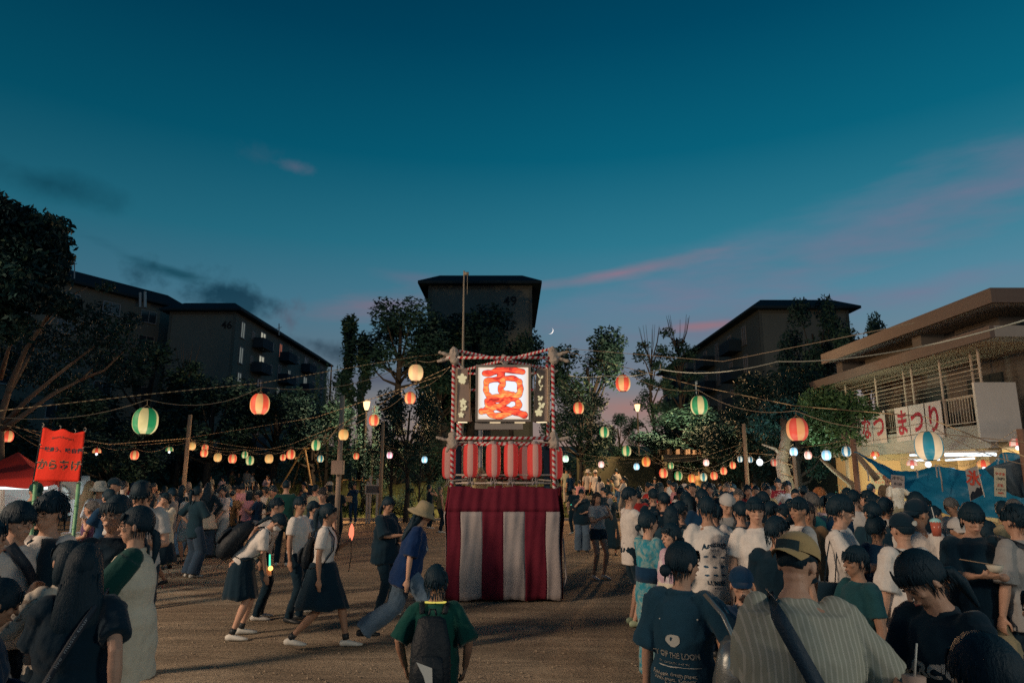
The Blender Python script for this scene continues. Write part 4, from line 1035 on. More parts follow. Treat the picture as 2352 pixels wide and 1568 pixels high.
# ------------------------------------------------------------------ poles, ropes, paper lanterns
def pole(px0, py0, py1, Y, r, label, m=WOODP, name='wooden_pole', lean=None, base=0):
    a = P(px0, py0, Y); x1 = a.x if lean is None else lean
    B = MB(); B.tube((x1 - a.x, 0, base), (0, 0, a.z), r * .8, r * .72, n=10); o = B.obj(name, m, None, True, (a.x, Y, 0)); return tag(o, label, 'pole')
pole(437, 952, 0, 19.5, .075, 'plain wooden pole carrying lantern ropes over the left crowd')
sp = pole(787, 908, 0, 17.5, .085, 'tall round concrete service pole with a meter box', mat('concrete_pole', (.30, .25, .20), .85, .3, 15, .12, 2), 'service_pole')
del sp['category']; lab = sp['label']; sp['category'] = 'pole'
B = MB(); q = P(776, 1073, 17.3); B.box((0, 0, 0), (.30, .13, .34)); B.box((0, -.068, 0), (.26, .012, .30)); o = B.obj('meter_box', mat('grey_box', (.26, .22, .18), .6, .1, 9), None, False, q); o.location = q; tag(o, 'square grey meter box strapped to the tall service pole', 'box')
pole(880, 973, 0, 23.5, .075, 'wooden pole lit pink by a lantern beside the notice board')
pole(1708, 973, 0, 21.5, .085, 'bare wooden pole rising from the right crowd with ropes tied')
pole(1822, 1030, 0, 18.5, .065, 'square wooden pole under the blue lantern at the right', mat('pale_wood', (.30, .22, .15), .8, .4, 20))
pole(1959, 1008, 0, 13.8, .075, 'rusty brown pole holding the corner of the blue tarp', mat('rusty_steel', (.22, .12, .08), .8, .5, 14, .3, 5), 'steel_pole')
pole(2343, 985, 0, 10.5, .07, 'tarp pole at the right edge of the photo', mat('rusty_steel', (.22, .12, .08)), 'steel_pole')
# flag pole behind the tower
a = P(1066, 622, 13.4); B = MB(); B.loft([(0, 0, 0), (0, 0, 3.2), (0, 0, a.z)], [.038, .027, .016], n=8, rnd_=0); B.box((.05, 0, a.z - .06), (.09, .04, .06)); B.tube((.07, 0, a.z - .08), (.07, 0, a.z - .5), .006, n=4)
tag(B.obj('flag_pole', mat('flag_pole_wood', (.24, .20, .15), .7, .2, 20), None, True, (a.x, a.y, 0)), 'tall thin bare flag pole standing up behind the tower', 'pole')
a = P(1104, 978, 13.0); B = MB(); B.loft([(0, 0, 0), (0, 0, a.z)], [.04, .04], n=8, rnd_=0); tag(B.obj('steel_post', METAL, None, True, (a.x, a.y, 0)), 'grey steel post standing inside the tower behind its lanterns', 'post')

ROPE = {}
def rope_mat(kind):
    if kind not in ROPE:
        m = bpy.data.materials.new('rope_' + kind); m.use_nodes = True; N = NT(m.node_tree); b = m.node_tree.nodes['Principled BSDF']
        ca, cb = {'twist': ((.50, .36, .20), (.12, .08, .05)), 'cable': ((.26, .20, .14), (.24, .18, .12)), 'tubelight': ((.60, .62, .52), (.22, .23, .20))}[kind]
        s = N.n('ShaderNodeSeparateXYZ', ins={0: N.n('ShaderNodeTexCoord').outputs['Object']})
        v = N.m('FRACT', N.m('MULTIPLY', N.m('ADD', s.outputs[0], N.m('MULTIPLY', s.outputs[1], .3)), {'twist': 16.0, 'cable': 5.0, 'tubelight': 9.0}[kind]))
        m.node_tree.links.new(N.mix(N.m('GREATER_THAN', v, .5), ca, cb), b.inputs['Base Color']); b.inputs['Roughness'].default_value = .8
        ROPE[kind] = m
    return ROPE[kind]
def rope(pts, r, kind, label, name='rope', cat='rope'):
    B = MB(); B.loft(pts, [r] * len(pts), n=6, rnd_=0); return tag(B.obj(name, rope_mat(kind), None, True), label, cat)

def lantern_mat(name, ca, cb, kb=1.0, panels=8, ea=1.0, eb=1.0, core=(1.0, .80, .55)):
    """glowing paper: stripes of two colours lit from a bulb low inside"""
    m = bpy.data.materials.new('paper_' + name); m.use_nodes = True; t = m.node_tree; N = NT(t); b = t.nodes['Principled BSDF']
    s = N.n('ShaderNodeSeparateXYZ', ins={0: N.n('ShaderNodeTexCoord').outputs['Object']})
    a = N.m('MULTIPLY_ADD', N.m('ARCTAN2', s.outputs[1], s.outputs[0]), panels / 2 / (2 * math.pi), .27)
    f = N.m('GREATER_THAN', N.m('FRACT', a), .5)
    col = N.mix(f, ca, cb)
    # light of the bulb on the paper: falls off with the distance from the bulb
    dz = N.m('ADD', s.outputs[2], .22); d2 = N.m('ADD', N.m('MULTIPLY', dz, dz), N.m('MULTIPLY', N.m('ADD', N.m('MULTIPLY', s.outputs[0], s.outputs[0]), N.m('MULTIPLY', s.outputs[1], s.outputs[1])), .6))
    g = N.m('DIVIDE', .235, N.m('ADD', d2, .085))
    n = N.n('ShaderNodeTexNoise', ins={'Vector': N.n('ShaderNodeTexCoord').outputs['Object'], 'Scale': 3.0, 'Detail': 2.0})
    g = N.m('MULTIPLY', g, N.m('MULTIPLY_ADD', n.outputs[0], .5, .72))
    ribs = N.m('MULTIPLY_ADD', N.m('SINE', N.m('MULTIPLY', s.outputs[2], 120.0)), .07, .95); g = N.m('MULTIPLY', g, ribs)
    c2 = N.mix(N.m('MULTIPLY', N.m('SUBTRACT', g, .85, clamp=True), N.mix(f, .5, 1.0), clamp=True) if False else N.m('MULTIPLY', N.m('SUBTRACT', g, .95, clamp=True), 1.3, clamp=True), col, core)
    t.links.new(c2, b.inputs['Emission Color']); st = N.m('MULTIPLY', g, N.m('ADD', N.m('MULTIPLY', f, eb - ea), ea)); t.links.new(N.m('MULTIPLY', st, kb), b.inputs['Emission Strength'])
    t.links.new(N.mix(1.0, col, (.5, .5, .5), 'MULTIPLY'), b.inputs['Base Color']); b.inputs['Roughness'].default_value = .6
    return m
CREAM = (.74, .44, .16)
LM = {'red': lantern_mat('red_and_cream', (.92, .10, .045), (.86, .44, .16)), 'green': lantern_mat('green_and_cream', (.015, .24, .08), (.66, .55, .24)), 'cream': lantern_mat('faded_cream', (.86, .42, .13), (.80, .50, .17)),
      'paleglow': lantern_mat('pale_orange', (.92, .50, .24), (.88, .60, .26), 1.05), 'blue': lantern_mat('blue_and_white', (.012, .16, .26), (.72, .72, .62), .95, core=(.8, .9, .95)),
      'bigblue': lantern_mat('teal_and_cream', (.012, .20, .26), (.84, .62, .38), .80), 'bigred': lantern_mat('soft_red_and_peach', (.80, .09, .055), (.84, .36, .14), .80), 'orange': lantern_mat('orange', (.90, .16, .04), (.92, .44, .09)),
      'teal': lantern_mat('teal_and_yellow', (.03, .25, .28), (.80, .70, .40)), 'whitegreen': lantern_mat('overlit_white_green', (.50, .95, .62), (.80, .95, .82), 1.5, core=(.9, 1, .95)), 'whitered': lantern_mat('overlit_white_red', (1, .45, .38), (.95, .80, .72), 1.5, core=(1, .9, .85)),
      'whitepink': lantern_mat('overlit_white_pink', (1, .36, .48), (.95, .75, .75), 1.5, core=(1, .9, .9)), 'whiteblue': lantern_mat('overlit_white_blue', (.30, .70, 1), (.74, .90, .98), 1.5, core=(.85, .95, 1)), 'pink': lantern_mat('pink_and_white', (.85, .18, .14), (.95, .62, .50), .9), 'darkred': lantern_mat('dim_red', (.50, .05, .04), (.58, .40, .30), .6)}
BULB = emis('bare_bulb_glow', (.92, .97, 1.0), 9.0); RINGM = mat('lantern_ring', (.02, .02, .02), .4)
def lantern_shade(half=False, n=32, lv=16, tall=1.08, sq=2.5):
    B = MB(); V = []; F = []; z0, z1 = (-.5 * tall, .5 * tall) if not half else (-.02, .5 * tall)
    for j in range(lv + 1):
        z = z0 + (z1 - z0) * j / lv; r_ = .5 * (1 - min(1, abs(z / (.56 * tall))) ** sq) ** .5
        for i in range(n):
            ph = 2 * math.pi * i / n; rr_ = r_ * (1 - .004 * (j % 2)); V.append((rr_ * math.cos(ph), rr_ * math.sin(ph), z))
    for j in range(lv):
        for i in range(n):
            a = j * n + i; b = j * n + (i + 1) % n; F.append((a, b, b + n, a + n))
    B.add(V, F); return B
_lsh = {}
def ringmesh(r, z, h=.035):
    B = MB(); n = 24; V = []; F = []
    for q, (rr_, zz) in enumerate(((r, z), (r, z + h), (r - .02, z + h), (r - .02, z))):
        for i in range(n): V.append((rr_ * math.cos(2 * math.pi * i / n), rr_ * math.sin(2 * math.pi * i / n), zz))
    for q in range(4):
        for i in range(n): F.append((q * n + i, q * n + (i + 1) % n, ((q + 1) % 4) * n + (i + 1) % n, ((q + 1) % 4) * n + i))
    B.add(V, F); return B.mesh('ring', RINGM)
RT_, RB_ = ringmesh(.235, .53), ringmesh(.225, -.565)
_hk = MB(); _hk.tube((-.2, 0, .55), (0, 0, .70), .012, n=4); _hk.tube((.2, 0, .55), (0, 0, .70), .012, n=4); _hk.tube((0, 0, .70), (0, 0, .92), .012, n=4); HK_ = _hk.mesh('hanger', WOODP)
_bb = MB(); _bb.ell((0, 0, -.18), (.15, .15, .17), n=14, m=9); BB_ = _bb.mesh('bulb', BULB, True)
TOPS = {}
def lantern(px, py, wpx, kind, label, size=.20, half=False, bulb=False, rz=None):
    Y = size * FPX / wpx / math.cos(PITCH) * .985
    key = (kind, half)
    if key not in _lsh: _lsh[key] = lantern_shade(half).mesh('shade', LM[kind], True)
    c = P(px, py, Y)
    t = thing('paper_lantern', label, 'lantern', c, rz if rz is not None else (px * .37) % 6.28, 'paper lanterns strung on ropes')
    s = size
    for nm, me in (('shade', _lsh[key]), ('top_ring', RT_), ('hanger', HK_)) + ((('bottom_ring', RB_),) if not half else ()) + ((('bulb', BB_),) if bulb else ()):
        o = put(nm, me, t); o.scale = (s, s, s)
    tp = c + Vector((0, 0, s * .92)); TOPS[(px, py)] = tp
    return tp
def run(items, start, end, sag=.10, size=.20, rlabel='', clabel='', rope_sag=None, ropr=.0052, drop=.06):
    """a line of lanterns: a straight twisted rope with the power cable sagging between the hangers"""
    tops = [lantern(*it) if not isinstance(it[-1], dict) else lantern(*it[:-1], **it[-1]) for it in items]
    pts = [Vector(start)] + tops + [Vector(end)]
    cab = []
    for a, b in zip(pts, pts[1:]):
        L = (b - a).length; cab += catenary(a, b, min(.22, .06 * L) + .02, 8)[:-1]
    cab.append(pts[-1])
    rope(cab, .0042, 'cable', clabel, 'power_cable', 'cable')
    rp = [p + Vector((0, 0, drop * (0 if i in (0, len(pts) - 1) else 1))) for i, p in enumerate(pts)]
    rope(rp, ropr, 'twist', rlabel)
    for p in tops: pass
TL = P(1030, 812, 11.1); TR = P(1300, 806, 11.1)
# towards the camera on the left
run([(955, 856, 34, 'paleglow', 'plain pale orange lantern nearest the tower on the upper left rope', {'size': .26}), (597, 928, 43, 'red', 'large red and cream lantern high over the left crowd', {'size': .26}), (334, 967, 54, 'green', 'largest green and cream lantern, above the left crowd', {'size': .26})],
    TL, P(-60, 950, 6.2), rlabel='thick twisted rope from the tower top out over the left crowd', clabel='cable drooping under the thick rope over the left crowd')
# from the tower down to the left pole
pl = P(437, 1010, 19.5)
run([(942, 914, 25, 'red', 'first small striped lantern on the rope from tower to left pole'), (859, 965, 23, 'red', 'red striped lantern beside the street lamp glow'), (789, 998, 22, 'cream', 'faded cream lantern in front of the service pole'),
     (726, 1022, 21, 'green', 'green striped lantern just left of the service pole'), (668, 1043, 19, 'red', 'red striped lantern above the swing frame'), (618, 1053, 18, 'cream', 'plain cream lantern left of the swing frame'), (574, 1057, 18, 'green', 'green lantern hanging lowest on the left rope'),
     (534, 1053, 18, 'red', 'red striped lantern left of the two green ones'), (500, 1050, 17, 'cream', 'plain cream lantern second along from the left pole'), (469, 1040, 16, 'red', 'red lantern hanging in front of another by the left pole')],
    P(1034, 842, 11.2), pl, rlabel='twisted rope sloping from the tower to the left wooden pole', clabel='cable of the lanterns sloping to the left wooden pole')
lantern(441, 1024, 16, 'cream', 'cream lantern touching the left wooden pole'); lantern(471, 1028, 14, 'red', 'red lantern half hidden behind another by the left pole')
# the far line on the left
run([(818, 1047, 13, 'red', 'small red lantern between service pole and lit pink pole'), (736, 1053, 14, 'teal', 'small blue green and yellow lantern behind the service pole'), (650, 1050, 13, 'red', 'small red lantern close behind the swing frame'), (562, 1044, 14, 'green', 'small green lantern behind the lower green one')],
    P(880, 1018, 23.5), P(437, 1008, 19.6), rlabel='far twisted rope between the two left poles', clabel='far cable between the two left poles')
run([(895, 1045, 13, 'whitepink', 'overlit pinkish white lantern right of the pink lit pole'), (975, 1055, 13, 'whiteblue', 'overlit bluish white lantern left of the tower'), (1299, 1053, 14, 'whitegreen', 'overlit white green lantern just right of the tower'), (1381, 1066, 13, 'whitered', 'overlit white red lantern right of the tower'),
     (1462, 1071, 13, 'whiteblue', 'overlit white blue lantern between the two right ropes'), (1541, 1069, 13, 'green', 'small green lantern behind the right rope'), (1622, 1062, 13, 'whitered', 'small white and red lantern left of the bare right pole')],
    P(880, 1018, 23.5), P(1708, 1018, 21.5), rlabel='far twisted rope passing behind the tower to the bare pole', clabel='far cable passing behind the tower')
# left edge
run([(389, 1035, 16, 'green', 'half shade green lantern with its bulb showing', {'half': True, 'bulb': True}), (309, 1045, 18, 'red', 'red striped lantern between the two half shade ones'), (222, 1039, 18, 'red', 'half shade red lantern with its bulb showing', {'half': True, 'bulb': True})],
    pl, P(60, 1000, 15.5), rlabel='twisted rope from the left pole towards the red banner', clabel='cable from the left pole towards the red banner')
run([(18, 1002, 23, 'red', 'red and yellow lantern beside the big tree trunk on the left')], P(-30, 975, 13), P(200, 1040, 17), rlabel='twisted rope tied round the big left tree', clabel='thin cable by the big left tree')
# towards the camera on the right
run([(1431, 880, 34, 'red', 'red and cream lantern high right of the tower', {'size': .26}), (1606, 931, 39, 'green', 'large green and pale lantern high on the right', {'size': .26}), (1831, 986, 47, 'bigred', 'large red and peach lantern in front of the lit tree', {'size': .26}), (2133, 1024, 58, 'bigblue', 'largest lantern, teal and cream, in front of the hall', {'size': .26})],
    TR, P(2420, 1075, 6.0), rlabel='thick twisted rope from the tower top out over the right crowd', clabel='cable drooping under the thick rope over the right crowd')
run([(1329, 937, 24, 'red', 'small red striped lantern close to the right of the tower'), (1388, 992, 22, 'green', 'green striped lantern below the first on the right slope'), (1439, 1035, 21, 'green', 'second green striped lantern lower on the right slope'), (1484, 1060, 19, 'orange', 'orange lantern near the foot of the right slope'),
     (1524, 1086, 19, 'red', 'red lantern just past the foot of the right slope'), (1558, 1092, 18, 'green', 'green lantern hanging low over the right crowd'), (1589, 1098, 17, 'orange', 'lowest lantern, orange and white, over the right crowd'), (1616, 1095, 16, 'teal', 'teal and yellow lantern low over the right crowd'),
     (1640, 1092, 16, 'red', 'red lantern third from the bare right pole'), (1662, 1081, 15, 'red', 'red lantern second from the bare right pole'), (1683, 1068, 14, 'red', 'red lantern next to the bare right pole')],
    P(1288, 872, 11.2), P(1708, 1020, 21.4), rlabel='twisted rope sloping from tower to the bare right pole', clabel='cable of the lanterns sloping to the bare right pole')
run([(1700, 1054, 12, 'blue', 'small blue lantern left of the bare right pole'), (1723, 1055, 12, 'blue', 'small blue lantern right of the bare right pole'), (1778, 1062, 14, 'darkred', 'dim red lantern in front of the gnarled tree')], P(1690, 1035, 22), P(1822, 1042, 18.5), rlabel='twisted rope between the two right poles', clabel='cable between the two right poles')
run([(1856, 1045, 16, 'whitered', 'white and red lantern right of the square pole'), (1898, 1045, 20, 'whiteblue', 'overlit white lantern midway before the hall corner'), (1944, 1036, 20, 'blue', 'blue and white lantern beside the rusty pole')], P(1822, 1030, 18.5), P(1959, 1020, 13.8), rlabel='twisted rope from the square pole to the rusty pole', clabel='cable from the square pole to the rusty pole')
lantern(1823, 1037, 17, 'whiteblue', 'overlit white lantern with blue rim on the square pole')
run([(2009, 1047, 19, 'red', 'half shade red lantern before the hall column', {'half': True, 'bulb': True}), (2095, 1068, 22, 'pink', 'half shade pink lantern with two bulbs over the tarp', {'half': True, 'bulb': True}), (2184, 1090, 29, 'whiteblue', 'brightest overlit white lantern in front of the blue tarp', {'size': .24}),
     (2260, 1071, 27, 'red', 'red and white lantern beside the ice banner', {'size': .24, 'bulb': True, 'half': True}), (2337, 1023, 30, 'pink', 'pink half shade lantern at the right edge', {'size': .24, 'half': True, 'bulb': True})], P(1959, 1025, 13.8), P(2400, 1000, 10), rlabel='rope over the blue tarp from the rusty pole', clabel='cable over the blue tarp')
lamp('bulb_light', 'POINT', P(1745, 1061, 23.6), 60, (.7, .95, 1), .12); lamp('tree_uplight_beam', 'POINT', P(1885, 1098, 21.5), 320, (.80, 1, .72), .2); lamp('tent_lamp_light', 'POINT', P(70, 1128, 13.0), 150, (.84, 1, .97), .3)
# the bulbs' light that falls out of the open bottoms of lanterns over the crowd
for px_, py_, w_, s_, c_ in ((1524, 1086, 19, .2, 0), (1558, 1092, 18, .2, 0), (1589, 1098, 17, .2, 1), (1640, 1092, 16, .2, 1), (1683, 1068, 14, .2, 1), (1484, 1060, 19, .2, 0), (1778, 1062, 14, .2, 1), (1856, 1045, 16, .2, 0), (1898, 1045, 20, .2, 2), (1944, 1036, 20, .2, 2), (2095, 1074, 22, .2, 0), (2184, 1100, 29, .24, 2), (2260, 1078, 27, .24, 0),
                             (500, 1050, 17, .2, 0), (574, 1057, 18, .2, 0), (668, 1043, 19, .2, 1), (441, 1024, 16, .2, 1), (309, 1045, 18, .2, 1), (222, 1045, 18, .2, 0), (818, 1047, 13, .2, 1), (1381, 1066, 13, .2, 1)):
    q = P(px_, py_, s_ * FPX / w_ / math.cos(PITCH) * .985); lamp('lantern_bulb_light', 'POINT', q - Vector((0, 0, s_ * .66)), 24 if w_ > 15 else 36, ((1, .66, .36), (1, .42, .22), (.85, .92, 1))[c_], .05)
# bare lamp
for (px_, py_, Y_, s_, lb) in ((1745, 1061, 24, .11, 'bare bright bluish bulb hanging behind the right crowd'), (2132, 1066, 12, .05, 'bare white bulb hanging below the largest teal lantern')):
    t = thing('bare_bulb', lb, 'light bulb', P(px_, py_, Y_)); B = MB(); B.ell((0, 0, 0), (s_, s_, s_ * 1.1), n=14, m=9); B.obj('bulb', BULB, t, True); B = MB(); B.tube((0, 0, s_), (0, 0, s_ + .1), .03, n=8); B.obj('socket', BLACKP, t)
# unlit rope light swooping to the right edge
pts = []
for a, b in zip([(1306, 862, 11.3), (1390, 862, 10.6), (1517, 848, 9.2), (1787, 830, 7.0)], [(1390, 862, 10.6), (1517, 848, 9.2), (1787, 830, 7.0), (2420, 715, 4.4)]):
    A, Bb = P(*a), P(*b); pts += catenary(A, Bb, .035 * (Bb - A).length, 16)[:-1]
rope(pts, .006, 'tubelight', 'pale dashed rope light swooping from the tower to the right edge', 'rope_light', 'rope light')
rope([P(1517, 848, 9.2), P(1517, 836, 9.2)], .005, 'cable', 'short tie holding up the rope light', 'tie'); rope([P(1300, 800, 11.2), P(1660, 830, 8), P(2100, 742, 6)], .004, 'cable', 'thin dark support wire above the rope light', 'wire', 'wire')
rope([P(1014, 862, 11.4), P(726, 958, 15), P(437, 1004, 19.5)], .006, 'twist', 'thin second rope from the tower to the left pole')
rope([P(437, 1006, 19.5), P(250, 1020, 17), P(0, 975, 13)], .010, 'twist', 'thin rope from the left pole to the big tree')
rope([P(1959, 1018, 13.8), P(2133, 993, 8.5), P(2400, 1020, 7)], .006, 'cable', 'thin wire crossing in front of the balcony banners')

# ------------------------------------------------------------------ street lamps
for (px_, py_, Y_, lb) in ((842, 931, 34, 'sodium street lamp glowing among the trees left of the tower'), (1464, 936, 42, 'sodium street lamp against the pink sky right of tower')):
    q = P(px_, py_, Y_); gz = terrain(q.x, Y_); t = thing('street_lamp', lb, 'street lamp', (q.x, q.y, gz))
    B = MB(); B.loft([(0, 0, 0), (0, 0, 1), (0, 0, q.z - gz - .3)], [.07, .055, .045], n=8, rnd_=0); B.obj('post', mat('dark_lamp_post', (.03, .03, .03), .6), t, True)
    B = MB(); B.loft([(0, 0, q.z - gz + .20), (0, 0, q.z - gz + .30)], [.19, .06], n=14, rnd_=0); B.obj('lamp_cap', METAL, t)
    B = MB(); B.loft([(0, 0, q.z - gz - .22), (0, 0, q.z - gz - .02), (0, 0, q.z - gz + .19)], [.08, .15, .17], n=14, rnd_=.1); B.obj('lamp_globe', emis('sodium_glow', (1, .62, .30), 6), t, True)
# the floodlights behind the photographer
for (x, y, z, lb) in ((-16, -.25, 7.5, 'floodlight on a post beside the photographer, on the left side'), (8.5, -5.25, 5.2, 'floodlight on a post behind the photographer, on the right side')):
    t = thing('floodlight_post', lb, 'floodlight', (x, y, 0)); B = MB(); B.tube((0, -.25, 0), (0, -.25, z + .2), .06, n=8); B.obj('post', METAL, t); B = MB(); B.box((0, -.12, z + .1), (.4, .14, .3)); B.obj('lamp_housing', BLACKP, t)
# moon: the lit sliver of the globe
t = P(1263, 759, 1100); B = MB(); mr = 1100 * math.tan(R(.30)); V = []; F = []
n = 24
sd = Vector((.55, .72, -.42)).normalized(); view = (Vector((0, 0, CAM_H)) - t).normalized(); rgt = Vector((1, 0, 0)); up_ = view.cross(rgt).normalized()
axis = (Vector((.50, 0, .86))).normalized(); side_ = axis.cross(view).normalized()
if side_.x < 0: side_ = -side_
for i in range(n + 1):
    th = math.pi * i / n
    for j in range(7):
        ph = R(54 + 42 * j / 6)
        p = axis * math.cos(th) + (view * math.cos(ph) + side_ * math.sin(ph)) * math.sin(th); V.append(t + p * mr)
for i in range(n):
    for j in range(6): a = i * 7 + j; F.append((a, a + 1, a + 8, a + 7))
B.add(V, F); o = B.obj('moon', emis('moonlight', (1, .90, .82), 1.6)); tag(o, 'thin crescent moon low in the sky right of block 49', 'moon'); 

# ------------------------------------------------------------------ the festival tower
TY = 11.15
twr = thing('festival_tower', 'small festival tower with red and white curtain, taped poles and cloth wrapped corners', 'tower', (P(1156, 1378, TY).x, TY + .88, 0))
tb = Vector(twr.location); HW = .88
CR = mat('curtain_red', (.12, .014, .028), .85, .35, 22, .12, 5, spec=.1); CW = mat('curtain_white', (.31, .28, .28), .85, .35, 22, .08, 5, spec=.1)
def fold(side, u, z):
    """how far the cloth stands out at u (-1..1 along the side) and height z"""
    k_ = max(0, 1 - abs(z - 1.28) / .35)
    return .026 + .045 * k_ + .022 * math.sin(u * 7 + side + z * .8) * (1.2 - z * .5) + .010 * math.sin(u * 19 + side * 2 + z * 3) + .008 * math.sin(u * 37 - z * 4)
def cloth_pt(side, u, z):
    f = fold(side, u, z); w_ = HW + .012 * math.sin(z * 5 + side) - (.05 * max(0, (z - 1.3) / .45))
    x, y = u * (w_ + .012), -(HW + f)
    a = side * math.pi / 2
    return Vector((x * math.cos(a) - y * math.sin(a), x * math.sin(a) + y * math.cos(a), z))
ZB, ZM, ZT = .035, 1.36, 1.735
def cloth_panel(side, u0, u1, z0, z1, m, name='curtain_panel', thick=.004):
    nu = max(8, int((u1 - u0) * 34)); nz = max(4, int((z1 - z0) * 14)); V = []; F = []
    for j in range(nz + 1):
        for i in range(nu + 1):
            u = u0 + (u1 - u0) * i / nu; z = z0 + (z1 - z0) * j / nz + ((.018 * math.sin(u * 5 + side)) if j == nz and z1 == ZT else 0) + ((.012 * math.sin(u * 11 + side)) if j == 0 and z0 == ZB else 0)
            V.append(cloth_pt(side, u, z))
    for j in range(nz):
        for i in range(nu): a = j * (nu + 1) + i; F.append((a, a + 1, a + nu + 2, a + nu + 1))
    B = MB(); B.add(V, F); o = B.obj(name, m, twr, True); s_ = o.modifiers.new('cloth', 'SOLIDIFY'); s_.thickness = thick; return o
cuts = [-1, -.755, -.375, .0, .38, .755, 1]
for side in range(4):
    cloth_panel(side, -1, 1, ZM, ZT, CR, 'curtain_band')
    for i in range(6): cloth_panel(side, cuts[i], cuts[i + 1], ZB, ZM, CR if i % 2 == 0 else CW)
# white tie hanging at the right corner
B = MB(); B.loft([(HW + .06, -HW, .95), (HW + .085, -HW, .6), (HW + .10, -HW - .02, .35), (HW + .06, -HW, .22)], [(.012, .004)] * 4, n=6, rnd_=0); B.obj('tie_cord', CW, twr)
def striped(name, a, b, r, m=REDWHITE, parent=twr, base=tb):
    a, b = Vector(a), Vector(b); L = (b - a).length; B = MB(); B.loft([(0, 0, 0), (0, 0, L / 2), (0, 0, L)], [r] * 3, n=12, rnd_=0)
    o = B.obj(name, m, parent, True, a); o.rotation_mode = 'QUATERNION'; o.rotation_quaternion = (b - a).to_track_quat('Z', 'Y'); return o
def tl(px, py, Y): return P(px, py, Y) - tb
yF, yB = TY + .03, TY + 1.75
FL, FR_ = P(1040, 960, yF).x - tb.x, P(1271, 960, yF).x - tb.x
zTop = P(1156, 822, yF).z; zMid = P(1156, 1006, yF).z
for x in (FL, FR_):
    for y in (yF - tb.y, yB - tb.y): striped('post', (x, y, .05), (x, y, zTop + .04), .028)
for x, dy in ((FL + .075, .16), (FR_ - .085, .16)): striped('inner_post', (x, yF - tb.y + dy, .9), (x, yF - tb.y + dy, zTop - .02), .024)
for y in (yF - tb.y - .03, yB - tb.y):
    striped('beam', (FL - .12, y, zTop), (FR_ + .10, y, zTop), .025); striped('beam', (FL - .02, y, zMid), (FR_ + .02, y, zMid), .026)
striped('beam', (FL, yF - tb.y + .05, zMid - .10), (FR_, yF - tb.y + .05, zMid - .10), .021)
for x in (FL, FR_):
    striped('beam', (x, yF - tb.y, zTop - .09), (x, yB - tb.y, zTop - .09), .024); striped('beam', (x, yF - tb.y, zMid + .05), (x, yB - tb.y, zMid + .05), .024)
    B = MB()
striped('cross_brace', (FL, yF - tb.y, zTop + .13), (FR_, yB - tb.y, zTop + .09), .027); striped('cross_brace', (FR_, yF - tb.y, zTop + .16), (FL, yB - tb.y, zTop + .05), .027)
striped('beam', (FL, yB - tb.y - .1, zTop - .33), (FR_, yB - tb.y - .1, zTop - .33), .022)
WRAP = mat('wrapped_white_cloth', (.34, .29, .25), .9, .8, 18, .15, 10, spec=.1)
def wrap(x, y, z, s=1.0, arms_=(), name='cloth_wrapped_joint'):
    B = MB(); B.ell((x, y, z), (.10 * s, .09 * s, .13 * s), n=10, m=8); B.ell((x + .02, y - .03, z - .09 * s), (.085 * s, .08 * s, .08 * s), n=10, m=7); B.ell((x, y, z + .10 * s), (.08 * s, .08 * s, .07 * s), n=10, m=7)
    for ax, ay, az_, r in arms_: B.loft([(x, y, z), (x + ax * .5, y + ay * .5, z + az_ * .5 - .01), (x + ax, y + ay, z + az_)], [r * 1.2, r, r * .8], n=8)
    o = B.obj(name, WRAP, twr, True); vox(o, .012, 1); displace(o, .03, .05); return o
sl = [(FL, -.24, -1), (FR_, .24, 1)]
for x, dx, s in sl:
    wrap(x, yF - tb.y, zTop + .03, .88, ((dx, -.03, .07, .036), (dx * 1.1, -.02, -.09, .036), (0, 0, .14, .05)))
    wrap(x, yF - tb.y, zMid - .03, .85, ((dx * 1.05, -.02, .04, .030), (-dx * .25, -.03, -.12, .03), (dx * .35, 0, -.18, .026)))
    wrap(x, yB - tb.y, zTop, .9, ((dx * .8, 0, .05, .03),)); wrap(x, yB - tb.y, zMid, .8, ((dx * .8, 0, .0, .03),))
wrap((FL + FR_) / 2, TY + .9 - tb.y, zTop + .11, .62, ((.15, 0, .02, .02), (-.15, 0, .03, .02)))
# small fittings: a railing, floor and things inside
B = MB(); B.box((0, 0, 1.58), (1.68, 1.68, .05)); B.obj('deck', mat('deck_boards', (.16, .10, .06), .8, .3, 10), twr)
for z in (1.80, 1.93): 
    for y in (yF - tb.y + .02, yB - tb.y): striped('rail', (FL, y, z), (FR_, y, z), .013, mat('white_rail', (.45, .38, .33), .7))
for x in (FL, FR_ - .01): 
    B = MB(); B.box((x + (.10 if x == FL else -.10), yF - tb.y + .10, (1.70 + 2.50) / 2), (.10, .03, .80)); B.obj('side_board', mat('dark_blue_board', (.008, .03, .055), .6), twr)
    for z in (1.84, 2.44):
        B = MB(); B.tube((x - .04, yF - tb.y - .03, z), (x + (.24 if x == FL else -.24), yF - tb.y + .01, z + .015), .012, n=6); B.obj('white_tie', WRAP, twr)
striped('brace', (FL + .1, yF - tb.y + .35, 1.9), (FR_ - .35, yF - tb.y + .3, 1.86), .016)
t = thing('sack', 'yellowish cloth sack on the tower deck behind its lanterns', 'sack', P(1102, 1108, TY + .9)); t.location.z = 1.605
B = MB(); B.loft([(0, 0, .04), (0, 0, .18), (.02, 0, .34), (.01, 0, .44)], [(.13, .10), (.14, .11), (.09, .07), (.03, .03)], n=12); o = B.obj('cloth_sack', mat('yellow_cloth', (.50, .42, .22), .9, .4, 20), t, True); displace(o, .03, .08)
t = thing('hand_drum', 'small round straw coloured drum on the tower deck', 'drum', P(1160, 1108, TY + .7)); t.location.z = 1.605
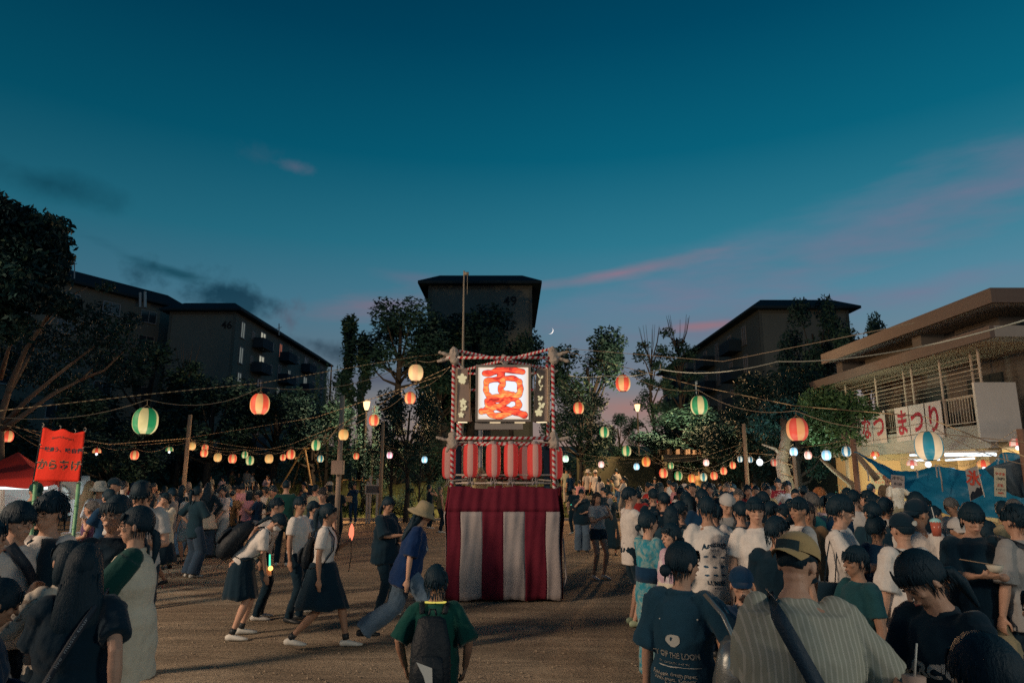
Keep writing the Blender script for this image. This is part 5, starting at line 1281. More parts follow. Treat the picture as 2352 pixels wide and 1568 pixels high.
B = MB(); B.loft([(-.03, 0, .12), (.09, 0, .14)], [.10, .10], ref=(0, 1, 0), n=18, rnd_=0); B.obj('drum_body', mat('straw', (.42, .30, .14), .7, .3, 20), t, True); B = MB(); B.loft([(-.045, 0, .119), (-.031, 0, .121)], [.103, .103], ref=(0, 1, 0), n=18, rnd_=0); B.obj('drum_skin', CW, t, True)

# the lit sign with the hand painted character for summer
def zat(px, py, Y): return P(px, py, Y)
sy = yF - .10
p0, p1 = P(1092, 969, sy), P(1219, 839, sy); cx_ = (p0.x + p1.x) / 2; w_ = p1.x - p0.x; h_ = p1.z - p0.z; cz_ = (p0.z + p1.z) / 2
sg = thing('lit_sign', 'square white lit sign with a hand painted red summer character', 'sign', (cx_, sy, cz_))
SF = mat('sign_frame', (.22, .19, .17), .5, metal=.4)
for (x, z, a, b_) in ((0, h_ / 2 - .02, w_, .04), (0, -h_ / 2 + .02, w_, .04)): B = MB(); B.box((x, 0, z), (a, .16, b_)); B.obj('frame', SF, sg)
for x in (-w_ / 2 + .02, w_ / 2 - .02): B = MB(); B.box((x, .001, 0), (.04, .155, h_ - .084)); B.obj('frame', SF, sg)
m = bpy.data.materials.new('lit_white_panel'); m.use_nodes = True; N = NT(m.node_tree); b = m.node_tree.nodes['Principled BSDF']
s_ = N.n('ShaderNodeSeparateXYZ', ins={0: N.n('ShaderNodeTexCoord').outputs['Generated']})
ex_ = N.m('MULTIPLY', N.m('ABSOLUTE', N.m('SUBTRACT', s_.outputs[0], .5)), 2.0); ez_ = N.m('MULTIPLY', N.m('ABSOLUTE', N.m('SUBTRACT', s_.outputs[2], .5)), 2.0)
d_ = N.m('MAXIMUM', N.m('POWER', ex_, 6.0), N.m('POWER', ez_, 6.0))
m.node_tree.links.new(N.mix(d_, (.66, .75, .86), (.62, .45, .30)), b.inputs['Emission Color']); b.inputs['Emission Strength'].default_value = 1.0; b.inputs['Base Color'].default_value = (.4, .4, .4, 1)
B = MB(); B.box((0, -.05, 0), (w_ - .082, .02, h_ - .082)); B.obj('lit_panel', m, sg)
def brush_mat(name, ca, cb, cc, e):
    m = bpy.data.materials.new(name); m.use_nodes = True; N = NT(m.node_tree); b = m.node_tree.nodes['Principled BSDF']
    n = N.n('ShaderNodeTexNoise', ins={'Vector': N.n('ShaderNodeMapping', ins={0: N.n('ShaderNodeTexCoord').outputs['Object'], 3: (6, 1, 16)}).outputs[0], 'Scale': 1.0, 'Detail': 4.0, 'Distortion': 1.2})
    c = N.ramp(n.outputs[0], [(.36, ca), (.5, cb), (.66, cc)]); m.node_tree.links.new(c, b.inputs['Emission Color']); m.node_tree.links.new(c, b.inputs['Base Color']); b.inputs['Emission Strength'].default_value = e
    return m
PAINT = brush_mat('red_brush_paint', (.35, .02, .015), (.80, .06, .03), (.95, .17, .05), .85); PAINT2 = brush_mat('orange_brush_paint', (.75, .06, .03), (.98, .17, .05), (1.0, .38, .10), .9); OUTL = emis('paint_outline', (.35, .012, .012), .6)
def zs(x, y): # from the measured drawing to the sign's frame
    return ((x - 812) / 495 * w_, (1220 - y) / 510 * h_)
STK = [(PAINT, 30, [(645, 1042), (700, 1040), (760, 1018), (850, 1008), (985, 1028)]), (PAINT, 40, [(790, 1030), (792, 1092)]), (PAINT2, 26, [(662, 1112), (658, 1170), (664, 1215), (690, 1252)]),
       (PAINT, 26, [(668, 1108), (740, 1098), (830, 1088), (910, 1090), (958, 1122)]), (PAINT2, 28, [(955, 1118), (964, 1180), (958, 1222), (930, 1250)]), (PAINT2, 22, [(690, 1255), (760, 1250), (850, 1240), (930, 1252)]),
       (PAINT2, 26, [(805, 1105), (812, 1140), (786, 1170), (800, 1208), (850, 1226), (900, 1232)]), (PAINT2, 30, [(668, 1290), (680, 1330), (660, 1372), (622, 1382)]), (PAINT, 22, [(700, 1294), (780, 1280), (860, 1272), (915, 1278), (948, 1300)]),
       (PAINT2, 30, [(945, 1300), (945, 1340), (880, 1385), (800, 1420), (730, 1420), (685, 1388)]), (PAINT, 32, [(690, 1318), (760, 1345), (850, 1368), (930, 1390), (998, 1415)]), (PAINT2, 24, [(860, 1290), (790, 1325), (730, 1350), (690, 1385)])]
def stroke_mesh(pts, r, off, sc_=1.0):
    P_ = [Vector((x, 0, z)) for x, z in (zs(*p) for p in pts)]
    # smooth the polyline
    Q = []
    for i in range(len(P_) - 1):
        a = P_[max(i - 1, 0)]; b = P_[i]; c_ = P_[i + 1]; d = P_[min(i + 2, len(P_) - 1)]
        for k_ in range(6):
            t_ = k_ / 6; Q.append(.5 * ((2 * b) + (c_ - a) * t_ + (2 * a - 5 * b + 4 * c_ - d) * t_ ** 2 + (3 * b - a - 3 * c_ + d) * t_ ** 3))
    Q.append(P_[-1]); rw = r / 500 * w_ * sc_
    V = []; n = len(Q); L_ = []; R_ = []
    for i, q in enumerate(Q):
        t_ = (Q[min(i + 1, n - 1)] - Q[max(i - 1, 0)]).normalized(); nn = Vector((-t_.z, 0, t_.x)); ww = rw * (1 + .10 * math.sin(i * .8 + r))
        L_.append(q + nn * ww); R_.append(q - nn * ww)
    t0 = (Q[0] - Q[1]).normalized(); t1 = (Q[-1] - Q[-2]).normalized(); out = list(L_)
    for k_ in range(1, 6): a = math.pi * k_ / 6; nn = (L_[-1] - Q[-1]); out.append(Q[-1] + nn * math.cos(a) + t1 * nn.length * math.sin(a))
    out += R_[::-1]
    for k_ in range(1, 6): a = math.pi * k_ / 6; nn = (R_[0] - Q[0]); out.append(Q[0] + nn * math.cos(a) + t0 * nn.length * math.sin(a))
    B = MB(); m_ = len(Q)
    idx = {}
    V = [v + Vector((0, off, 0)) for v in L_ + R_]; F = [(i, i + 1, m_ + i + 1, m_ + i) for i in range(m_ - 1)]
    V += [Q[-1] + Vector((0, off, 0))]; e = len(V) - 1; prev = m_ - 1
    for k_ in range(1, 6):
        a = math.pi * k_ / 6; nn = (L_[-1] - Q[-1]); V.append(Q[-1] + nn * math.cos(a) + t1 * nn.length * math.sin(a) + Vector((0, off, 0))); F.append((prev, len(V) - 1, e)); prev = len(V) - 1
    F.append((prev, 2 * m_ - 1, e)); V += [Q[0] + Vector((0, off, 0))]; e = len(V) - 1; prev = m_
    for k_ in range(1, 6):
        a = math.pi * k_ / 6; nn = (R_[0] - Q[0]); V.append(Q[0] + nn * math.cos(a) + t0 * nn.length * math.sin(a) + Vector((0, off, 0))); F.append((prev, len(V) - 1, e)); prev = len(V) - 1
    F.append((prev, 0, e)); B.add(V, F); return B
allo = MB()
for i, (m, r, pts) in enumerate(STK): q = stroke_mesh(pts, r, -.0625 - i * .0002, 1.0); allo.add(q.v, q.f)
allo.obj('stroke_outline', OUTL, sg)
for i, (m, r, pts) in enumerate(STK): stroke_mesh(pts, r, -.066 - i * .0005, .84).obj('brush_stroke', m, sg)
for x in (-.13, .27): B = MB(); B.box((x, -.02, -h_ / 2 - .010), (.17, .03, .012)); B.obj('lamp_slot', emis('warm_slot', (1, .75, .45), 1.2), sg)
# box below the sign
p0, p1 = P(1091, 985, sy + .04), P(1201, 970, sy + .04); B = MB(); B.box(((p0.x + p1.x) / 2, sy + .05, (p0.z + p1.z) / 2 - .01), (p1.x - p0.x, .14, p1.z - p0.z)); tag(B.obj('junction_box', mat('grey_tin', (.22, .20, .19), .6, .2, 12), None), 'flat grey box fixed just below the lit sign', 'box')
# the two side lanterns: tall tapered boxes with cut out flowers and butterflies
BOXM = mat('cream_board_box', (.30, .22, .18), .7, .2, 14, .06, 3); CUT = emis('cut_out_glow', (.85, .72, .42), .75)
def shape(B, kind, x, z, s, y=-.001):
    def petal(a, l, w2):
        d = Vector((math.cos(a), 0, math.sin(a))); nn = Vector((-d.z, 0, d.x)); c_ = Vector((x, y, z)); V = [c_, c_ + d * l * .45 + nn * w2, c_ + d * l * .85 + nn * w2 * .8, c_ + d * l, c_ + d * l * .85 - nn * w2 * .8, c_ + d * l * .45 - nn * w2]; B.add(V, [(0, 1, 2, 3, 4, 5)])
    if kind == 'flower':
        for k_ in range(5): petal(k_ * 2 * math.pi / 5 + .3, s, s * .36)
    elif kind == 'fly':
        for a, l in ((.5, 1), (2.2, .9), (-.6, .7), (-2.2, .75)): petal(a, s * l, s * .30)
    elif kind == 'sprig':
        petal(2.1, s * 1.6, s * .14); petal(.9, s * 1.0, s * .25); petal(-1.9, s * 1.1, s * .28)
for nm, xa, xb, lb, deco, s in (('box_lantern', 1040, 1064, 'tall tapered box lantern with cut out flowers left of the sign', [('flower', -.02, .27, .085), ('flower', -.01, .22, .05), ('flower', .0, -.12, .06), ('fly', .0, -.22, .075), ('flower', -.03, -.33, .05)], -1),
                                ('box_lantern', 1244, 1270, 'tall tapered box lantern with cut out butterflies right of the sign', [('sprig', -.01, .26, .07), ('sprig', .0, .12, .05), ('fly', -.02, -.06, .06), ('fly', .0, -.18, .075), ('flower', -.04, -.29, .07)], 1)):
    c_ = P((xa + xb) / 2 + (6 if s < 0 else -8), 908, yF + .10); t = thing(nm, lb, 'lantern', c_, R(s * -14))
    h2 = .435; B = MB(); V = [(-.095, -.09, h2), (.095, -.09, h2), (.095, .09, h2), (-.095, .09, h2), (-.125, -.12, -h2), (.125, -.12, -h2), (.125, .12, -h2), (-.125, .12, -h2)]
    V = [Vector((v[0] + .05 * (1 - v[2] / h2) / 2 * -s, v[1], v[2])) for v in map(Vector, V)]
    B.add(V, [(0, 1, 2, 3), (7, 6, 5, 4), (4, 5, 1, 0), (5, 6, 2, 1), (6, 7, 3, 2), (7, 4, 0, 3)]); B.obj('box', BOXM, t)
    for sx in (-1, 1): B = MB(); B.box((-s * .05 * .5 + sx * .112, -.112, 0), (.012, .02, 2 * h2)); B.obj('corner_strip', mat('strip_pale', (.42, .30, .20), .6), t)
    B = MB()
    for kd, x, z, sz in deco: shape(B, kd, x - s * .02, z, sz)
    B.v = [(v[0], -.107 - (.43 - v[2]) * .018 - .01, v[2]) for v in B.v]; B.obj('cut_out', CUT, t)
    for x in (-.03, .03): B = MB(); B.box((x * .2 - s * .04, x, -h2 - .006), (.15, .02, .010)); B.obj('light_slot', emis('slot_glow', (1, .8, .5), 1.4), t)
# rows of long lanterns
LONGM = []
def long_mat():
    m = bpy.data.materials.new('long_lantern_red_white'); m.use_nodes = True; N = NT(m.node_tree); b = m.node_tree.nodes['Principled BSDF']
    s = N.n('ShaderNodeSeparateXYZ', ins={0: N.n('ShaderNodeTexCoord').outputs['Object']})
    a = N.m('FRACT', N.m('MULTIPLY', N.m('DIVIDE', N.m('ARCTAN2', s.outputs[1], s.outputs[0]), 2 * math.pi), 3.0)); c_ = N.mix(N.m('GREATER_THAN', a, .62), (.50, .035, .03), (.42, .21, .17))
    m.node_tree.links.new(c_, b.inputs['Base Color']); m.node_tree.links.new(c_, b.inputs['Emission Color']); b.inputs['Emission Strength'].default_value = .30; b.inputs['Roughness'].default_value = .6
    bp = N.n('ShaderNodeBump', ins={'Strength': .5, 'Distance': .004, 'Height': N.m('SINE', N.m('MULTIPLY', s.outputs[2], 420.0))}); m.node_tree.links.new(bp.outputs[0], b.inputs['Normal']); return m
LONG = long_mat()
B = MB(); prof_ = [(.055, .262), (.085, .255), (.108, .225), (.118, .17), (.120, .0), (.118, -.15), (.108, -.215), (.085, -.25), (.05, -.262)]; n = 28; V = [(r_ * math.cos(2 * math.pi * i / n), r_ * math.sin(2 * math.pi * i / n), z) for r_, z in prof_ for i in range(n)]
F = [(j * n + i, (j + 1) * n + i, (j + 1) * n + (i + 1) % n, j * n + (i + 1) % n) for j in range(len(prof_) - 1) for i in range(n)]; F += [tuple(range(n)), tuple(len(V) - 1 - i for i in range(n))]
B.add(V, F); LME = B.mesh('shade', LONG, True)
B = MB(); 
for i in range(5): a = i * 1.3; B.loft([(.03 * math.cos(a), .03 * math.sin(a), -.26), (.05 * math.cos(a), .05 * math.sin(a), -.33), (.07 * math.cos(a * 2), .05 * math.sin(a), -.39 - .01 * i)], [.0045] * 3, n=5, rnd_=0)
for x in (-.045, .04): B.box((x, 0, -.36), (.09, .015, .018), Matrix.Rotation(x * 14, 3, 'Y'))
TAS = B.mesh('tassel', CW); B = MB(); B.tube((0, 0, .26), (0, 0, .31), .05, n=10); CAPM = B.mesh('cap_ring', CW)
def long_lantern(x, y, z, label, rz):
    t = thing('long_lantern', label, 'lantern', (x, y, z), rz, 'long lanterns hung round the tower'); put('shade', LME, t); put('tassel', TAS, t); put('cap_ring', CAPM, t)
zl = P(1156, 1057, yF).z
for i, px_ in enumerate((1081, 1133, 1174, 1228)): long_lantern(P(px_, 1057, yF).x, yF + .02, zl, ('first long striped lantern from the left on the tower front', 'second long striped lantern from the left on the tower front', 'third long striped lantern from the left on the tower front', 'rightmost long striped lantern on the tower front')[i], (.90, 1.10, .82, 1.02)[i])
for i, px_ in enumerate(()): long_lantern(P(px_, 1060, yF + 1.6).x, yF + 1.66, zl - .02, ('long striped lantern on the tower back, at its left corner', 'long striped lantern on the tower back, second from the left', 'long striped lantern on the tower back, third from the left', 'long striped lantern on the tower back, nearest its right corner')[i], .4 * i)
for i, (px_, dy, lb) in enumerate(((1032, .35, 'long striped lantern outside the left side of the tower, front'), (1276, .35, 'long striped lantern outside the right side of the tower, front'), (1208, .3, 'long striped lantern just behind the rightmost front one'))):
    long_lantern(P(px_, 1062, yF + dy).x, yF + dy, zl - .03, lb, .7 + i * 2.1)

# ------------------------------------------------------------------ the fried chicken stall on the left
REDT = mat('red_tent_fabric', (.50, .035, .025), .75, .35, 6, .10, 1.5, spec=.15); WHITET = mat('white_tent_sheet', (.50, .55, .55), .8, .35, 5, .08, 1.2, spec=.1); GREENT = mat('green_bamboo', (.16, .36, .20), .5, .3, 20, .3, 6)
t = thing('market_tent', 'red canopy tent with white side sheets lit from inside', 'tent', (P(40, 1100, 13).x, 13, 0)); b0 = Vector(t.location)
pk = P(42, 1038, 13.5); e = [P(-90, 1112, 11.8), P(136, 1108, 11.8), P(160, 1098, 15.0), P(-60, 1098, 15.0)]; e2 = [P(-90, 1046, 11.8)]
B = MB(); n = 14; V = []; F = []
eav = [P(-150, 1096, 11.6), P(134, 1096, 11.9), P(165, 1094, 15.2), P(-100, 1094, 15.2)]
ring = []
for i in range(4):
    a, b_ = eav[i], eav[(i + 1) % 4]
    for k_ in range(12): q = a.lerp(b_, k_ / 12); q.z -= .05 * math.sin(math.pi * k_ / 12); ring.append(q)
V = [pk] + []
for lv in range(1, 7):
    f = lv / 6
    for q in ring: v = pk.lerp(q, f); v.z -= .10 * math.sin(math.pi * f) + .015 * math.sin(f * 9 + q.x * 5); V.append(v)
for q in ring: V.append(q + Vector((0, -.03, -.13 - .03 * math.sin(q.x * 6))))
m_ = len(ring); F = [(0, 1 + (i + 1) % m_, 1 + i) for i in range(m_)]
for lv in range(6): F += [(1 + lv * m_ + i, 1 + lv * m_ + (i + 1) % m_, 1 + (lv + 1) * m_ + (i + 1) % m_, 1 + (lv + 1) * m_ + i) for i in range(m_)]
B.add([v - b0 for v in V], F); B.obj('canopy', REDT, t, True)
def sheet(name, corners, m, parent, base, nu=16, nv=10, amp=.05, seed=0, thick=.004):
    """a hanging sheet: corners top-left, top-right, bottom-right, bottom-left"""
    a, b_, c_, d = [Vector(q) - base for q in corners]; V = []; F = []; nrm = (b_ - a).cross(d - a).normalized()
    for j in range(nv + 1):
        for i in range(nu + 1):
            u, v = i / nu, j / nv; p = a.lerp(b_, u).lerp(d.lerp(c_, u), v); p += nrm * amp * (math.sin(u * 9 + seed + v * 2) + .5 * math.sin(u * 21 + seed * 2 - v * 5)) * (.3 + .7 * v); V.append(p)
    for j in range(nv):
        for i in range(nu): q = j * (nu + 1) + i; F.append((q, q + 1, q + nu + 2, q + nu + 1))
    B = MB(); B.add(V, F); o = B.obj(name, m, parent, True); s_ = o.modifiers.new('cloth', 'SOLIDIFY'); s_.thickness = thick; return o
sheet('back_sheet', [P(-120, 1095, 14.8), P(205, 1092, 15.2), P(215, 1180, 15.2), P(-120, 1200, 14.8)], WHITET, t, b0, amp=.07)
sheet('side_sheet', [P(100, 1100, 12.4), P(175, 1090, 13.4), P(182, 1165, 13.4), P(150, 1120, 12.4)], WHITET, t, b0, amp=.04, seed=2)
for px_, Y in ((-60, 11.9), (140, 12.1), (176, 14.4)):
    q = P(px_, 1105, Y) - b0; B = MB(); B.tube((q.x, q.y, 0), q, .025, n=8); B.obj('leg', METAL, t)
B = MB(); q = P(40, 1120, 13.2); B.box(q - b0, (1.1, .07, .05)); B.obj('lamp_tube', emis('tent_tube_glow', (.86, 1.0, .96), 11), t)
# green topped table
t = thing('trestle_table', 'green covered table at the front of the red tent', 'table', (P(190, 1195, 13).x, 13.0, 0))
B = MB(); B.box((0, 0, .70), (1.25, .65, .03)); B.obj('table_top', mat('green_table_cover', (.10, .34, .12), .7), t)
for x in (-.5, .5):
    for y in (-.26, .26): B = MB(); B.tube((x, y, 0), (x * .9, y, .685), .015, n=6); B.obj('leg', METAL, t)
t = thing('food_crate', 'small white crate on the green covered table', 'crate', (P(225, 1180, 13).x - .35, 12.95, .717)); B = MB(); B.box((0, 0, .08), (.34, .26, .16)); B.obj('box', PAINTW, t); B = MB(); B.box((0, 0, .175), (.36, .28, .02)); B.obj('lid', METAL, t)
# bamboo poles and the red banner
D = 8.2
t = thing('stall_banner', 'red cloth banner with black fried chicken lettering on green bamboo poles', 'banner', (P(140, 1040, D).x, D, 0)); b0 = Vector(t.location)
for (x0, y0, x1, y1, nm) in ((98, 975, 128, 1215, 'pole'), (194, 985, 176, 1215, 'pole')):
    pass
for (top_, bot_) in (((99, 975), (76, 1110)), ((194, 982), (184, 1105))):
    B = MB(); a, b_ = P(*top_, D + .03) - b0, P(*bot_, D + .03) - b0; B.tube(a, b_, .011, n=7); B.obj('banner_rod', BLACKP, t)
for (top_, bot_) in (((83, 1095), (72, 1230)), ((181, 1108), (168, 1240))):
    a, b_ = P(*top_, D + .06) - b0, P(*bot_, D + .06) - b0; d = b_ - a; L_ = a + d * ((a.z) / -d.z if d.z < 0 else 1); B = MB(); B.tube(a, L_, .022, n=9)
    for k_ in range(1, 7): q = a.lerp(L_, k_ / 7); B.loft([q - Vector((0, 0, .008)), q + Vector((0, 0, .008))], [.026, .026], n=9, rnd_=0)
    B.obj('bamboo_pole', GREENT, t, True)
cn = [P(99, 980, D), P(194, 990, D), P(182, 1106, D), P(77, 1104, D)]
cl_ = [q - b0 for q in cn]; nu, nv = 18, 20; V = []; F = []
def ban(u, v, off=0):
    p = cl_[0].lerp(cl_[1], u).lerp(cl_[3].lerp(cl_[2], u), v); p.z -= .035 * math.sin(math.pi * u * 2.0) ** 2 * (1 - v) ** 3; p.y += .018 * math.sin(u * 8 + v * 2) * (1 - .4 * v) - off; return p
for j in range(nv + 1):
    for i in range(nu + 1): V.append(ban(i / nu, j / nv))
for j in range(nv):
    for i in range(nu): q = j * (nu + 1) + i; F.append((q, q + 1, q + nu + 2, q + nu + 1))
B = MB(); B.add(V, F); BANR = mat('red_banner_cloth', (.62, .035, .02), .8, .3, 30, .06, 4, spec=.1); o = B.obj('banner_cloth', BANR, t, True); o.modifiers.new('cloth', 'SOLIDIFY').thickness = .002
INK = mat('black_ink', (.012, .018, .03), .7); OR_ = mat('orange_outline_ink', (.60, .16, .05), .7)
def banner_text(s, u, v, size, m, bold, off, sx=1.0, extr=.0004):
    me = text_mesh(s, size, m, bold, extr); W_ = .505; H_ = .66
    for q in me.vertices: q.co = ban(u + q.co.x * sx / W_, v - q.co.y / H_, off + q.co.z)
    put('lettering', me, t)
banner_text('からあげ', .50, .70, .135, OR_, .0065, .004, .92, .0002); banner_text('からあげ', .50, .70, .135, INK, .0028, .0052, .92, .0002)
banner_text('一味違う、味自慢!', .50, .40, .066, INK, .0018, .0045, .96, .0002)
banner_text('鶏のからあげ専門', .50, .16, .034, mat('dark_red_ink', (.25, .03, .02), .7), .0005, .0045)
B = MB()
for u in (.0, .42, .78, 1.0): q = ban(u, 0); B.loft([q, q + Vector((.01, 0, .03)), q + Vector((-.01, 0, .045))], [.004] * 3, n=5)
for v in (.0, .33, .66, 1): 
    for u in (0, 1): q = ban(u, v); B.ell(q, (.012, .012, .009), n=6, m=4)
B.obj('cloth_ties', WRAP, t)

# ------------------------------------------------------------------ swing frame, railing, notice board, trellis
t = thing('swing_frame', 'thin steel swing frame standing on the bank on the left', 'swing', (P(690, 1030, 32).x, 32, 0)); b0 = Vector(t.location); YM = mat('faded_yellow_paint', (.12, .085, .04), .6, .2, 10)
for a, b_ in (((697, 1030, 32), (644, 1118, 32)), ((700, 1030, 32), (716, 1118, 32)), ((698, 1030, 34.5), (672, 1118, 34.5)), ((722, 1028, 34.5), (738, 1112, 34.5))):
    B = MB(); B.tube(P(*a) - b0, P(*b_) - b0, .045, n=7); B.obj('leg', YM, t)
B = MB(); B.tube(P(675, 1053, 32) - b0, P(694, 1047, 33) - b0, .04, n=7); B.tube(P(698, 1030, 31.8) - b0, P(712, 1029, 35) - b0, .05, n=7); B.obj('top_bar', YM, t)
t = thing('railing', 'low bent tube railing on the bank with people sitting on it', 'railing', (P(860, 1100, 33).x, 33, 0)); b0 = Vector(t.location)
B = MB(); B.loft([P(784, 1127, 33) - b0, P(786, 1104, 33) - b0, P(790, 1101, 33) - b0, P(838, 1102, 33) - b0, P(868, 1102, 33) - b0], [.035] * 5, n=7, rnd_=0); B.obj('top_rail', YM, t, True)
for x in (826, 838, 850, 862): B = MB(); B.tube(P(x, 1102, 33) - b0, P(x, 1125, 33) - b0, .025, n=6); B.obj('bar', YM, t)
t = thing('notice_board', 'park notice board with a dark panel on three white posts', 'notice board', (P(857, 1170, 29.5).x, 29.5, 0)); b0 = Vector(t.location); PW = mat('pale_post', (.38, .34, .30), .7, .2, 9)
for x, yt in ((845, 1105), (852, 1093), (868, 1098)): q = P(x, yt, 29.5) - b0; B = MB(); B.box((q.x, .02, q.z / 2), (.09, .09, q.z)); B.obj('post', PW, t)
p0, p1 = P(840.5, 1133, 29.5) - b0, P(873.5, 1114, 29.5) - b0; c_ = (p0 + p1) / 2; w2, h2 = p1.x - p0.x, p1.z - p0.z
for z in (h2 / 2, -h2 / 2): B = MB(); B.box((c_.x, -.06, c_.z + z), (w2 + .06, .07, .05)); B.obj('frame', PW, t)
for x in (-w2 / 2, w2 / 2): B = MB(); B.box((c_.x + x, -.061, c_.z), (.05, .068, h2 - .052)); B.obj('frame', PW, t)
B = MB(); B.box((c_.x, -.05, c_.z), (w2 - .05, .03, h2 - .05)); B.obj('panel', mat('dark_notice_panel', (.03, .035, .045), .5), t)
B = MB(); 
for i in range(5): B.box((c_.x - .02 * (i % 2), -.067, c_.z + .10 - i * .05), (w2 * (.75 - .1 * (i % 3)), .004, .012))
B.obj('lettering', mat('grey_lettering', (.20, .19, .18), .7), t)
t = thing('trellis', 'long dark wooden trellis with beam ends over the right crowd', 'trellis', (P(1680, 1100, 36).x, 36, 0)); b0 = Vector(t.location); TW = mat('dark_timber', (.045, .05, .05), .85, .5, 8)
a, b_ = P(1525, 1052, 36) - b0, P(1835, 1052, 36) - b0; B = MB(); B.box(((a.x + b_.x) / 2, 0, a.z), (b_.x - a.x, .2, .38)); B.obj('beam', TW, t)
B = MB(); B.box((0, 0, 0), (.13, 2.6, .26)); bm2 = B.mesh('rafter', mat('timber_end_pale', (.13, .10, .08), .85))
for i in range(13): put('rafter', bm2, t, (a.x + .3 + i * (b_.x - a.x - .6) / 12, 1.0, a.z + .34))
for x in (1540, 1640, 1735, 1830): q = P(x, 1052, 36) - b0; B = MB(); B.box((q.x, .3, q.z / 2 - .1), (.22, .22, q.z)); B.obj('post', TW, t)
t = thing('retaining_wall', 'dim retaining wall under the trellis behind the right crowd', 'wall', (P(1600, 1080, 38).x, 38.5, 0)); B = MB(); B.box((2, 0, 1.8), (17, .3, 2.4)); B.obj('wall', mat('wall_yellow_grey', (.045, .05, .035), .9, .4, 2, .2, .7), t)
# steps at the far right of the tower
for i in range(3):
    B = MB(); B.box((0, 0, 0), (5.2, .5, .18)); o = B.obj('stone_step', km, None, False, (P(1420, 1100, 34).x, 32.5 + i * .9, .30 + i * .30)); tag(o, ('lowest', 'middle', 'topmost')[i] + ' long stone step of the bank right of the tower', 'step')
B = MB(); B.box((0, 0, 0), (.9, .04, .08)); rl = thing('hoop_rail', 'low steel hoop rail at the kerb right of the tower', 'rail', (P(1340, 1195, 29).x, 29, 0))
for k_ in range(3): B = MB(); x = -1.2 + k_ * 1.0; B.loft([(x, 0, 0), (x, 0, .42), (x + .06, 0, .48), (x + .74, 0, .48), (x + .8, 0, .42), (x + .8, 0, 0)], [.022] * 6, n=6, rnd_=0); B.obj('hoop', METAL, rl, True)
t = thing('water_bottle', 'clear plastic bottle standing on the dirt behind the tower', 'bottle', G(1341, 1232)); B = MB(); B.loft([(0, 0, .0), (0, 0, .17), (0, 0, .21), (0, 0, .25)], [.045, .045, .02, .018], n=10, rnd_=0); B.obj('bottle_body', mat('clear_plastic', (.25, .25, .22), .2), t, True); B = MB(); B.tube((0, 0, .25), (0, 0, .28), .02, n=8); B.obj('cap', SHOEW, t)

# ------------------------------------------------------------------ the community hall on the right
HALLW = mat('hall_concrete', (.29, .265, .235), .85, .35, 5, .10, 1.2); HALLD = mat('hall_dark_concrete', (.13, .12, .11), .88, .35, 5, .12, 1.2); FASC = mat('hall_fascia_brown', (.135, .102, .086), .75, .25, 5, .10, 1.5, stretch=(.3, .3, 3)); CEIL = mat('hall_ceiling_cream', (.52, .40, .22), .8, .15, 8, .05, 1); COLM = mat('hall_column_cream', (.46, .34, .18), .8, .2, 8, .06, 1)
XE, X0 = 11.5, 12.25              # eave line and wall line, the long side runs straight away from the camera
Y0, Y1 = 16.6, 26.3
hall = thing('community_hall', 'two storey community hall with long brown eaves and a railed balcony', 'building', (X0, Y0, 0)); hb = Vector(hall.location)
def hbox(name, x0, x1, y0, y1, z0, z1, m, parent=hall):
    B = MB(); B.box(((x0 + x1) / 2 - hb.x, (y0 + y1) / 2 - hb.y, (z0 + z1) / 2), (x1 - x0, y1 - y0, z1 - z0)); return B.obj(name, m, parent)
XR = 24.0
# upper roof: fascia and slab
ZE2 = 5.99; ZE1 = 5.18
hbox('roof_slab', XE + .1, XR, Y0 - .65, Y1 - 1.4, ZE2 + .04, ZE2 + .32, HALLW)
hbox('roof_fascia', XE - .02, XE + .097, Y0 - .77, Y1 - 1.3, ZE2, ZE2 + .36, FASC); hbox('roof_fascia', XE + .10, XR, Y0 - .77, Y0 - .653, ZE2, ZE2 + .36, FASC)
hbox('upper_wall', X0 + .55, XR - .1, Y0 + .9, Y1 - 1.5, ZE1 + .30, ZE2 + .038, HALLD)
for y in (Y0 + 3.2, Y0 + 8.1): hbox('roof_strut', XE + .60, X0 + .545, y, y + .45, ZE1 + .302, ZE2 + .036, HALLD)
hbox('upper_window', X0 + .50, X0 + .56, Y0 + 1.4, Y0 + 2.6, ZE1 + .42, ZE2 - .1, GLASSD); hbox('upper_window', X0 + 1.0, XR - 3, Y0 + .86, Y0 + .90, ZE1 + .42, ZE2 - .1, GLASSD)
# balcony canopy
hbox('canopy_slab', XE + .10, XR, Y0 + .1 + .0, Y1 + .4, ZE1 + .06, ZE1 + .24, mat('canopy_underside', (.36, .27, .19), .85, .2, 8)); hbox('canopy_fascia', XE - .02, XE + .097, Y0 - .55, Y1 + .6, ZE1, ZE1 + .29, FASC)
hbox('canopy_step', XE + .10, XR, Y0 - .55, Y0 + .097, ZE1 + .02, ZE1 + .29, HALLW)
